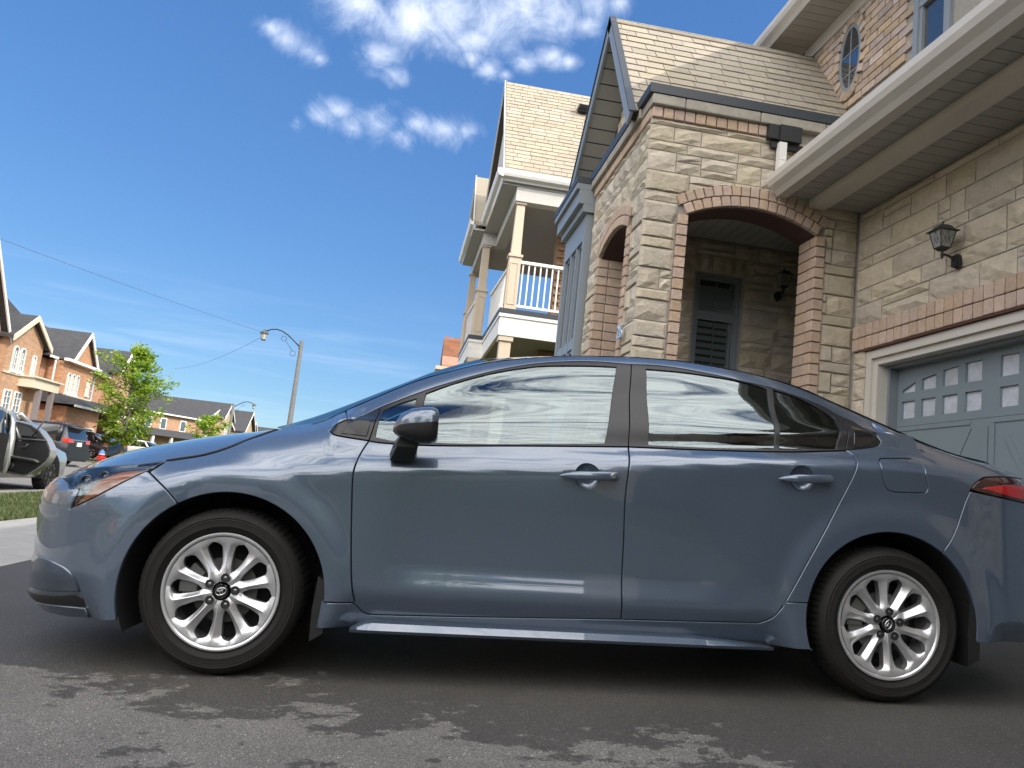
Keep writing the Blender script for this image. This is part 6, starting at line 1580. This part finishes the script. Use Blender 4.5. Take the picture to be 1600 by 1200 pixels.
sw = MB(); P = [(1.06+.06*math.sin(a)*1.0, .50+.185*math.cos(a), .90+.175*math.sin(a)) for a in [2*math.pi*k/32 for k in range(33)]]
sw.tube(P, .014, 8, caps=False); sw.tube([(1.0,.5,.87),(.85,.5,.80)], .03, 8); sw.tube([(1.05,.33,.90),(1.03,.5,.89),(1.05,.67,.90)], .016, 6)
sw.build('steering_wheel', MATS['dash_plastic'], car, smooth=True)

# ================================================================ street vehicles (local: +x to the rear, y across, z up)
def wheel_bg(parent, x, y, r, side, style, m_rim):
    b = MB(); pr = [(r*.62,.02),(r*.66,.0),(r*.9,-.004),(r*.97,.03),(r,.07),(r,.17),(r*.95,.21),(r*.6,.22)]
    b.lathe(pr, (0,0,0), 'Y', 40); t_ = b.mesh('wheel', 40); t_.materials.append(RUBBER); w_ = place('wheel', t_, parent, (x, y, r), scale=(1, side, 1))
    b = MB(); b.lathe([(r*.66,.0),(r*.68,.004),(r*.64,.012),(r*.60,.05)], (0,0,0), 'Y', 32)
    n = 10 if style == 'v' else 5 if style == 's' else 7
    for k in range(n):
        a = 2*math.pi*k/n+(.12 if style == 'v' and k % 2 else 0); c, s = math.cos(a), math.sin(a); hw = .018 if style == 'v' else .034
        b.hexa([(c*.04-s*hw,.012,s*.04+c*hw),(c*.04+s*hw,.012,s*.04-c*hw),(c*r*.64+s*hw*1.2,.006,s*r*.64-c*hw*1.2),(c*r*.64-s*hw*1.2,.006,s*r*.64+c*hw*1.2),
                (c*.04-s*hw,.035,s*.04+c*hw),(c*.04+s*hw,.035,s*.04-c*hw),(c*r*.64+s*hw,.03,s*r*.64-c*hw),(c*r*.64-s*hw,.03,s*r*.64+c*hw)])
    b.lathe([(.055,.02),(.05,.004),(.0005,.002)], (0,0,0), 'Y', 16); me = b.mesh('rim', 35); me.materials.append(m_rim); place('rim', me, w_)
    b = MB(); b.lathe([(r*.6,.09),(.0005,.09)], (0,0,0), 'Y', 24); me = b.mesh('wheel_hub'); me.materials.append(DARKM); place('wheel_hub', me, w_)
def loftx(stations, ring):   # stations -> closed rings
    b = MB(); R_ = [ring(s) for s in stations]; n = len(R_[0])
    for r_ in R_: b.v += r_
    for i in range(len(R_)-1):
        for k in range(n): b.f.append((i*n+k, i*n+(k+1)%n, (i+1)*n+(k+1)%n, (i+1)*n+k))
    b.f += [tuple(range(n)), tuple((len(R_)-1)*n+k for k in range(n-1, -1, -1))]; return b
def bgcar(name, label, cat, loc, rz, body_pts, roof_pts, belt, paint, wheels=(.9,3.6), r=.33, hw=.9, style='v', rim=None, glassx=None, pillars=(), lights=None, plate=True):
    """body_pts: (x, top z, half width); roof_pts: (x, z, half width) of the greenhouse, belt: fn x->z"""
    t = thing(name, label, cat, loc); t.rotation_euler = (0, 0, rz)
    def ring(s):
        x, zt, w_ = s; zb = .24; P = [(-w_+.10,zb),(-w_+.02,zb+.08),(-w_,zb+.30),(-w_+.005,zt-.16),(-w_+.05,zt-.05),(-w_+.16,zt)]
        return [(x, y, z) for y, z in P]+[(x, -y, z) for y, z in reversed(P)]
    b = loftx(body_pts, ring); me = b.mesh('body', 35); me.materials.append(paint); bo = place('body', me, t)
    def ringg(s):
        x, z, w_, zb, wb = s; P = [(-wb,zb),(-w_,max(z-.04,zb+.001)),(-w_+.10,z)]; return [(x, y, q) for y, q in P]+[(x, -y, q) for y, q in reversed(P)]
    gs = [(x, z, w_, belt(x)-.03, hw-.07) for x, z, w_ in roof_pts]
    me = loftx(gs, ringg).mesh('window_band', 35); me.materials.append(mat('bg_car_glass', (.012,.015,.018), rough=.04, coat=1., spec=.9)); gb = place('window_band', me, t)
    # painted roof skin
    top = [(x, z, w_) for x, z, w_ in roof_pts if z > max(q[1] for q in roof_pts)-.13]
    me = loftx(top, lambda s: [(s[0], y, q) for y, q in ((-s[2]-.015,s[1]-.085),(-s[2]-.008,s[1]-.035),(-s[2]+.09,s[1]+.012),(s[2]-.09,s[1]+.012),(s[2]+.008,s[1]-.035),(s[2]+.015,s[1]-.085))]).mesh('roof', 35); me.materials.append(paint); place('roof', me, t)
    for (xa, za, xb_, zb_, w1) in pillars:
        for s in (-1, 1):
            b = MB(); b.tube([(xa, s*(hw-.075), za), ((xa+xb_)/2, s*(hw-.10-.0), (za+zb_)/2), (xb_, s*(hw-.19), zb_)], w1, 6); me = b.mesh('pillar', True); me.materials.append(paint); place('pillar', me, t)
    for x in wheels:
        for s in (-1, 1):
            b = MB(); P = [(x+(r+.055)*math.cos(a), r+(r+.055)*math.sin(a)) for a in [math.radians(-14+208*k/24) for k in range(25)]]; b.prism(P, lambda q, z: (q, s*(hw+.004), z), lambda q, z: (q, s*(hw-.2), z)); me = b.mesh('wheel_arch'); me.materials.append(DARKM); place('wheel_arch', me, t)
            wheel_bg(t, x, s*(hw+.012), r, -s if s > 0 else 1, style, rim or ALLOY)
    if lights:
        for s in (-1, 1):
            x, z0, z1, y0, y1 = lights; b = MB(); b.hexa([(x-.22,s*y1,z0+.02),(x+.015,s*(y1-.04),z0),(x+.03,s*y0,z0+.02),(x-.1,s*y0,z0+.02),(x-.25,s*(y1+.004),z1),(x+.0,s*(y1-.03),z1),(x+.02,s*y0,z1-.02),(x-.1,s*y0,z1-.02)]); me = b.mesh('tail_light'); me.materials.append(mat('far_tail_light', (.55,.03,.02), rough=.15, coat=1.)); place('tail_light', me, t)
    return t
# black minivan seen from behind
VANP = mat('navy_black_paint', (.010,.011,.018), rough=.3, coat=.4)
BLK = mat('black_car_paint', (.010,.011,.013), rough=.22, coat=1.)
van = bgcar('minivan', 'black minivan parked in the driveway across the street, rear red lights and white plate showing', 'minivan', (-12.75, 32.0, -.12), math.radians(-5),
    [(-4.85,.70,.80),(-4.6,.88,.93),(-3.6,1.02,.97),(-.8,1.07,.97),(-.1,1.07,.95),(.0,1.0,.93)], [(-4.0,1.08,.70),(-3.1,1.62,.72),(-2.2,1.74,.76),(-.6,1.76,.76),(-.25,1.70,.75),(-.02,1.10,.86)], lambda x: 1.05, VANP, wheels=(-3.95,-.95), r=.34, hw=.97, style='s',
    pillars=((-2.3,1.04,-2.2,1.70,.05),(-.45,1.04,-.4,1.70,.09)), lights=(.0,.98,1.16,.52,.95))
b = MB(); b.box((-.02,-.60,1.10),(.03,.60,1.14)); me = b.mesh('chrome_strip'); me.materials.append(mat('bright_trim', (.6,.6,.62), rough=.2, metal=.9)); place('chrome_strip', me, van)
b = MB(); b.box((.0,-.18,.86),(.035,.18,1.03)); me = b.mesh('number_plate'); me.materials.append(WTRIM); place('number_plate', me, van)
b = MB(); b.box((-.30,-.93,.36),(.10,.93,.66)); me = b.mesh('bumper'); me.materials.append(VANP); place('bumper', me, van)
b = MB(); b.hexa([(-.20,-.72,1.63),(.10,-.70,1.58),(.10,.70,1.58),(-.20,.72,1.63),(-.20,-.72,1.68),(.10,-.70,1.62),(.10,.70,1.62),(-.20,.72,1.68)]); me = b.mesh('spoiler'); me.materials.append(VANP); place('spoiler', me, van)
# black hatchback side-on beyond the hydrant
bgcar('hatchback', 'black hatchback with sloping back parked side-on behind the hydrant and small tree', 'car', (-15.4, 44.4, .16), math.radians(-12),
    [(-4.5,.62,.75),(-4.25,.80,.88),(-3.2,.98,.90),(-.6,1.02,.90),(-.1,.98,.88),(.0,.8,.85)], [(-3.6,.98,.62),(-2.75,1.36,.66),(-2.0,1.47,.68),(-1.2,1.45,.68),(-.5,1.20,.70),(-.08,1.0,.74)], lambda x: .98, BLK, wheels=(-3.65,-.90), r=.32, hw=.90, style='v',
    pillars=((-2.3,.95,-2.25,1.42,.04),(-.85,.95,-1.15,1.38,.08),(-.45,.98,-1.2,1.42,.07)), lights=(-.02,.74,.93,.5,.89))
REDP = mat('dark_red_paint', (.30,.018,.016), rough=.25, coat=1.)
bgcar('suv', 'dark red car whose roof shows above the black minivan', 'car', (-17.5, 42.0, .1), math.radians(-8),
    [(-4.5,.75,.80),(-4.2,.95,.90),(-3.2,1.08,.92),(-.1,1.1,.9),(.0,.9,.88)], [(-3.7,1.08,.66),(-2.8,1.55,.70),(-1.0,1.62,.70),(-.3,1.5,.70),(-.02,1.08,.80)], lambda x: 1.08, REDP, wheels=(-3.6,-.9), r=.34, hw=.91, pillars=((-2.2,1.05,-2.1,1.55,.05),(-.6,1.05,-.7,1.5,.08)), lights=(-.02,.9,1.1,.5,.9))
bgcar('suv', 'dark blue car half hidden behind the black hatchback, next to the maple trunk', 'car', (-17.0, 50.0, .12), math.radians(-6),
    [(-4.5,.75,.80),(-4.2,.95,.90),(-3.2,1.06,.92),(-.1,1.08,.9),(.0,.9,.88)], [(-3.7,1.08,.66),(-2.8,1.58,.70),(-1.0,1.66,.70),(-.3,1.55,.70),(-.02,1.08,.80)], lambda x: 1.08, mat('dark_blue_paint', (.012,.018,.032), rough=.25, coat=1.), wheels=(-3.6,-.9), r=.34, hw=.91, pillars=((-2.2,1.05,-2.1,1.55,.05),(-.6,1.05,-.7,1.5,.08)), lights=(-.02,.9,1.1,.5,.9))
bgcar('saloon', 'white car beyond the maple trunk just above the bonnet line', 'car', (-16.6, 58.0, .2), math.radians(-10),
    [(-4.5,.62,.78),(-4.2,.82,.88),(-3.2,.98,.90),(-.6,1.04,.90),(-.1,.98,.88),(.0,.8,.85)], [(-3.6,.98,.62),(-2.75,1.36,.66),(-2.0,1.46,.68),(-1.2,1.42,.68),(-.4,1.05,.74)], lambda x: .98, WHITE, wheels=(-3.65,-.90), r=.32, hw=.90, pillars=((-2.3,.95,-2.25,1.4,.04),(-.85,.95,-1.25,1.38,.07)), lights=(-.02,.74,.93,.5,.89))
# silver car with its doors open, near kerb
SILV = mat('silver_paint', (.46,.48,.47), rough=.28, metal=.6, coat=1.)
sv = bgcar('sedan', 'silver car at the left edge of the street with its black-lined rear door swung open', 'car', (-6.90, 13.10, -.125), math.radians(-90),
    [(-.92,.66,.78),(-.7,.80,.88),(.2,.95,.90),(.75,.98,.90),(3.3,1.02,.90),(3.75,1.0,.86),(3.9,.8,.82)], [(.45,.98,.64),(1.25,1.36,.68),(1.9,1.47,.70),(2.5,1.45,.70),(3.0,1.28,.70),(3.4,1.03,.74)], lambda x: .98, SILV, wheels=(0,2.72), r=.33, hw=.90, style='v',
    pillars=((.40,.98,1.25,1.38,.045),(1.55,.95,1.60,1.42,.05),(3.1,1.0,2.6,1.40,.09)), lights=(3.86,.74,.93,.5,.84), rim=mat('dark_alloy', (.25,.25,.26), rough=.3, metal=.9))
# door opening, open rear door (hinged at the middle pillar), open front door
b = MB(); b.prism([(1.90,.36),(2.35,.34),(2.62,.62),(2.72,.95),(2.60,1.00),(1.90,1.00)], lambda x, z: (x, .906, z), lambda x, z: (x, .70, z)); me = b.mesh('door_opening'); me.materials.append(DARKM); place('door_opening', me, sv)
b = MB(); b.tube([(1.62,.74,1.40),(1.74,.86,1.18),(1.84,.93,.92),(1.82,.94,.60),(1.86,.92,.33)], [.03,.04,.06,.05,.04], 8); me = b.mesh('centre_pillar', True); me.materials.append(SILV); place('centre_pillar', me, sv)
b = MB(); b.tube([(2.50,.78,1.40),(2.66,.86,1.15),(2.75,.90,.95),(2.66,.91,.62),(2.38,.90,.34)], .035, 8); me = b.mesh('door_frame', True); me.materials.append(SILV); place('door_frame', me, sv)
def open_door(name, hx, ang, P, pw_):
    """door outline P in (along, z) from the hinge, swung out about the hinge"""
    o = bpy.data.objects.new(name, None)
    c, s = math.cos(ang), math.sin(ang)
    f = lambda u, z, d: (hx+u*c+d*s, .905+u*s-d*c, z)     # d>0 = towards the inside face
    n = len(P); cx_ = sum(p[0] for p in P)/n; cz_ = sum(p[1] for p in P)/n
    b = MB(); b.prism(P, lambda u, z: f(u, z, -.03), lambda u, z: f(u, z, .09)); me = b.mesh(name, 30); me.materials.append(SILV); dd = place(name, me, sv)
    low = [p for p in P if p[1] < .96]; 
    Q = [(cx_+(u-cx_)*(.96 if z > .7 else .90), .70+(z-.70)*(.965 if z > .7 else .90)) for u, z in P]
    b = MB(); b.prism(Q, lambda u, z: f(u, z, .08), lambda u, z: f(u, z, .115)); me = b.mesh('door_lining', 30); me.materials.append(mat('black_door_lining', (.016,.016,.017), rough=.55)); place('door_lining', me, dd)
    W_ = pw_; b = MB(); b.prism(W_, lambda u, z: f(u, z, .118), lambda u, z: f(u, z, .122)); me = b.mesh('door_glass'); me.materials.append(mat('bg_car_glass', (.012,.015,.018), rough=.04, coat=1., spec=.9)); place('door_glass', me, dd)
    b = MB(); e0, e1 = f(.10,.62,.15), f(.72,.60,.15); b.tube([f(.10,.60,.12), e0, e1, f(.78,.57,.12)], .028, 6); b.tube([f(.30,.80,.13), f(.42,.80,.145), f(.46,.86,.13)], .012, 6); b.tube([f(.06,.93,.12), f(.85,.95,.12)], .016, 6); b.tube([f(.5,.98,.125), f(.72,1.28,.125)], .012, 6); me = b.mesh('armrest', True); me.materials.append(mat('grey_lining_trim', (.05,.05,.052), rough=.4)); place('armrest', me, dd)
    b = MB(); b.lathe([(.06,.0),(.055,-.01),(.0005,-.012)], (0,0,0), 'Y', 16); me = b.mesh('door_speaker', True); me.materials.append(MATS['grey_lining_trim']); q = place('door_speaker', me, dd, f(.16,.46,.118), (0,0,ang))
open_door('rear_door', 1.62, math.radians(62), [(0,.33),(.42,.30),(.54,.33),(.66,.41),(.80,.50),(.91,.60),(.96,.71),(.955,.80),(.90,.88),(.80,.98),(.62,1.11),(.40,1.20),(.04,1.24),(0,.9)], [(.10,.90),(.56,.90),(.62,1.02),(.38,1.15),(.10,1.18)])
# ================================================================ hydrant, sign post, street lamps, wires
hy = thing('fire_hydrant', 'red fire hydrant with a blue bonnet standing on the far verge', 'hydrant', (-14.6, 40.0, -.1))
b = MB(); b.lathe([(.19,0),(.19,.05),(.125,.06),(.12,.50),(.15,.52),(.15,.56)], (0,0,0), 'Z', 20); b.tube([(-.21,0,.40),(.21,0,.40)], .065, 10); b.tube([(0,-.22,.36),(0,0,.36)], .08, 10); me = b.mesh('barrel', 35); me.materials.append(mat('hydrant_red', (.50,.022,.02), rough=.4)); place('barrel', me, hy)
b = MB(); b.lathe([(.135,.60),(.155,.61),(.15,.68),(.12,.74),(.06,.78),(.035,.82),(.0005,.82)], (0,0,0), 'Z', 20); me = b.mesh('bonnet', 35); me.materials.append(mat('hydrant_blue', (.06,.16,.42), rough=.4)); place('bonnet', me, hy)
b = MB(); b.lathe([(.15,.56),(.152,.565),(.152,.60),(.135,.60)], (0,0,0), 'Z', 20); me = b.mesh('collar'); me.materials.append(WTRIM); place('collar', me, hy)
b = MB(); b.tube([(-13.55, 34.3, -.1), (-13.38, 34.35, 1.28)], .022, 6); o = b.build('marker_post', mat('galvanised_post', (.4,.4,.39), rough=.5, metal=.3)); tag(o, 'thin grey post standing on the verge just right of the minivan', 'post')
CONCP = mat('concrete_pole', (.16,.165,.165), rough=.85, noise_amt=.2, noise_scale=6)
def street_lamp(label, base_, top_z, arm_dir, L_, scale=1.):
    t = thing('street_lamp', label, 'street lamp', base_, 'street lamps along the road'); h = top_z-base_[2]; a = Vector(arm_dir).normalized(); s = scale
    b = MB(); b.tube([(0,0,0),(0,0,h*.5),(0,0,h)], [.17*s,.135*s,.10*s], 12); me = b.mesh('pole', 40); me.materials.append(CONCP); place('pole', me, t)
    def q(u, z): return (a.x*u, a.y*u, z)
    P = [q(.05,h-.32)]+[q(L_*k/12, h-.32+.34*math.sin(math.pi*.62*k/12)*1.55-(.12*(k/12)**3)) for k in range(1, 13)]
    P = [q(.05,h-.35), q(L_*.2,h-.08), q(L_*.4,h+.22), q(L_*.55,h+.36), q(L_*.7,h+.42), q(L_*.85,h+.36), q(L_,h+.20)]
    b = MB(); b.tube(P, .034*s, 8); b.tube([q(0,h-.42), q(.12,h-.38)], .06, 8); me = b.mesh('arm', True); me.materials.append(IRON); ar = place('arm', me, t)
    def ringp(u0, z0, r): return [q(u0+r*math.cos(i*math.pi/10), z0+r*math.sin(i*math.pi/10)) for i in range(21)]
    b = MB(); b.tube(ringp(.38, h-.75, .14), .012, 6, caps=False); b.tube(ringp(L_*.42+.12, h-.02, .13), .012, 6, caps=False); b.tube([q(.42,h-.62), q(L_*.42+.03,h-.10)], .012, 6); me = b.mesh('scroll_bracket', True); me.materials.append(IRON); place('scroll_bracket', me, t)
    H_ = Vector(q(L_+.02, h+.02)); b = MB(); b.lathe([(.03,.32),(.05,.26),(.16,.16),(.24,.10),(.25,.07),(.17,.06)], H_, 'Z', 8); me = b.mesh('lantern_roof', 30); me.materials.append(mat('lamp_grey_roof', (.08,.085,.085), rough=.5)); place('lantern_roof', me, t)
    b = MB(); b.lathe([(.16,.06),(.12,-.26),(.05,-.30),(.0005,-.30)], H_, 'Z', 8); me = b.mesh('lantern_glass', 30); me.materials.append(mat('frosted_lamp_glass', (.50,.50,.44), rough=.3)); lg = place('lantern_glass', me, t)
    b = MB()
    for k in range(8):
        an = 2*math.pi*k/8; b.tube([H_+Vector((.163*math.cos(an),.163*math.sin(an),.06)), H_+Vector((.123*math.cos(an),.123*math.sin(an),-.26))], .010, 4)
    b.tube([H_+Vector((0,0,-.27)), H_+Vector((0,0,-.31))], .12, 8); me = b.mesh('lantern_cage'); me.materials.append(IRON); place('lantern_cage', me, t)['kind'] = 'stuff'
    return t
street_lamp('tall concrete street lamp with black scrolled arm and lantern, rising just behind the bonnet', (-5.35, 39.4, -.1), 7.66, (-1, -.15, 0), 1.95)
street_lamp('small distant street lamp whose lantern arm points right, beyond the maple', (-17.9, 84.9, -.1), 7.1, (1, .2, 0), 2.1, 1.2)
WIRE = mat('black_cable', (.10,.12,.16), rough=.6)
def wire(p0, p1, sag, label, r=.012):
    p0, p1 = Vector(p0), Vector(p1); P = [p0.lerp(p1, k/24)-Vector((0,0,sag*4*(k/24)*(1-k/24))) for k in range(25)]
    o = MB().tube(P, r, 5).build('overhead_wire', WIRE, None, smooth=True); tag(o, label, 'wire', 'overhead wires between the lamps')
wire((-7.2, 39.2, 7.78), (-17.0, 12.9, 7.0), .18, 'overhead wire sagging from the near street lamp out over the left edge', .009)
wire((-7.2, 39.2, 7.72), (-24.2, 83.4, 10.0), .5, 'fainter overhead wire running from the near street lamp back to the maple top', .010)
# ================================================================ trees
def tree(name, label, base_, H_, cr_, nl, seed, leafm, barkm, crown0=.22, leaf=.16, group='young street trees', limbs=26, shape=1.):
    t = thing(name, label, 'tree', base_, group); rg = random.Random(seed)
    trunk = MB(); P = [(0,0,-.05),(.04,.02,H_*.3),(-.02,.05,H_*.6),(.02,.0,H_*.93)]; trunk.tube(P, [H_*.017,H_*.013,H_*.008,H_*.002], 8)
    tips = []
    for k in range(limbs):
        f = (k+.5)/limbs; z0 = H_*(crown0+.70*f); a = k*2.4+rg.uniform(-.4,.4); env = cr_*(math.sin(math.pi*min(1,(.18+.82*f)**shape))**.8*.95+.12)*rg.uniform(.7,1.15)
        L_ = env; dz = L_*rg.uniform(.25,.75); p0 = Vector((0,.02,z0)); p1 = p0+Vector((math.cos(a)*L_*.5, math.sin(a)*L_*.5, dz*.35)); p2 = p0+Vector((math.cos(a)*L_, math.sin(a)*L_, dz))
        trunk.tube([p0,p1,p2], [H_*.0055*(1-f*.5),H_*.0035,H_*.001], 5); tips += [(p0.lerp(p1,.7), .55), (p1, .75), (p1.lerp(p2,.5), .9), (p2, 1.)]
    me = trunk.mesh('trunk', True); me.materials.append(barkm); place('trunk', me, t)
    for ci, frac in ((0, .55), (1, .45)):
        b = MB()
        for i in range(int(nl*frac)):
            p, w_ = tips[rg.randrange(len(tips))]; sp_ = cr_*.15
            c = p+Vector((rg.gauss(0,sp_), rg.gauss(0,sp_), rg.gauss(0,sp_*.5)))
            if noise.noise(c*1.0+Vector((seed,ci*.3,0))) < -.16: continue
            a = Vector((rg.gauss(0,1), rg.gauss(0,1), rg.gauss(0,.5))).normalized(); q = a.cross(Vector((rg.gauss(0,.5),rg.gauss(0,.5),1))).normalized(); s = leaf*rg.uniform(.6,1.2)
            k = len(b.v); b.v += [tuple(c-a*s*.55), tuple(c+q*s*.42+Vector((0,0,s*.05))), tuple(c+a*s*.55-Vector((0,0,s*.15))), tuple(c-q*s*.42+Vector((0,0,s*.05)))]; b.f.append((k,k+1,k+2,k+3))
        me = b.mesh('crown', False, fix=False); me.materials.append(leafm[ci]); o = place('crown' if ci == 0 else 'pale_leaves', me, t); o['kind'] = 'stuff'  # second set is a paler leaf tone mixed at random through the crown
    return t
def leafmat(name, c):
    m = mat(name, c, rough=.55, noise_amt=.3, noise_scale=1.5); t = m.node_tree; b = t.nodes['Principled BSDF']
    tr = t.nodes.new('ShaderNodeBsdfTranslucent'); tr.inputs[0].default_value = (c[0]*1.7, c[1]*1.5, c[2]*.8, 1); mx_ = t.nodes.new('ShaderNodeMixShader'); mx_.inputs[0].default_value = .45
    l = t.links; out = [n for n in t.nodes if n.type == 'OUTPUT_MATERIAL'][0]; l.new(b.outputs[0], mx_.inputs[1]); l.new(tr.outputs[0], mx_.inputs[2]); l.new(mx_.outputs[0], out.inputs[0]); return m
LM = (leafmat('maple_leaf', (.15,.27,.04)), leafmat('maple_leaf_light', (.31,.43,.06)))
BARK = mat('grey_bark', (.13,.11,.095), rough=.9, noise_amt=.3, noise_scale=12)
tree('maple_tree', 'bright green young maple on the far verge in front of the brick houses', (-14.7, 43.0, -.1), 7.7, 1.7, 10500, 4, LM, BARK, leaf=.18, limbs=38, crown0=.16)
tree('young_tree', 'small round-leafed young tree beside the minivan, left of the maple', (-15.6, 43.5, 0), 3.2, .62, 900, 8, LM, BARK, leaf=.17, limbs=12, crown0=.3)
tree('young_tree', 'low bright tree crown poking over the bonnet below the distant lamp', (-15.6, 66, 0), 4.4, 1.6, 1500, 9, LM, BARK, leaf=.3, limbs=14, crown0=.3)

tree('sky_blocker_tree', 'young tree on the near verge behind the camera, added to block reflected sky', (-4.4, -11.5, -.1), 6.6, 1.8, 2600, 21, LM, BARK, leaf=.3, limbs=22)  # unseen trees, added to break up the sky mirrored in the car doors
tree('sky_blocker_tree', 'taller young tree farther along the near verge behind the camera, added to block reflected sky', (-1.2, -24, -.1), 8.2, 3.0, 3200, 22, LM, BARK, leaf=.42, limbs=26)
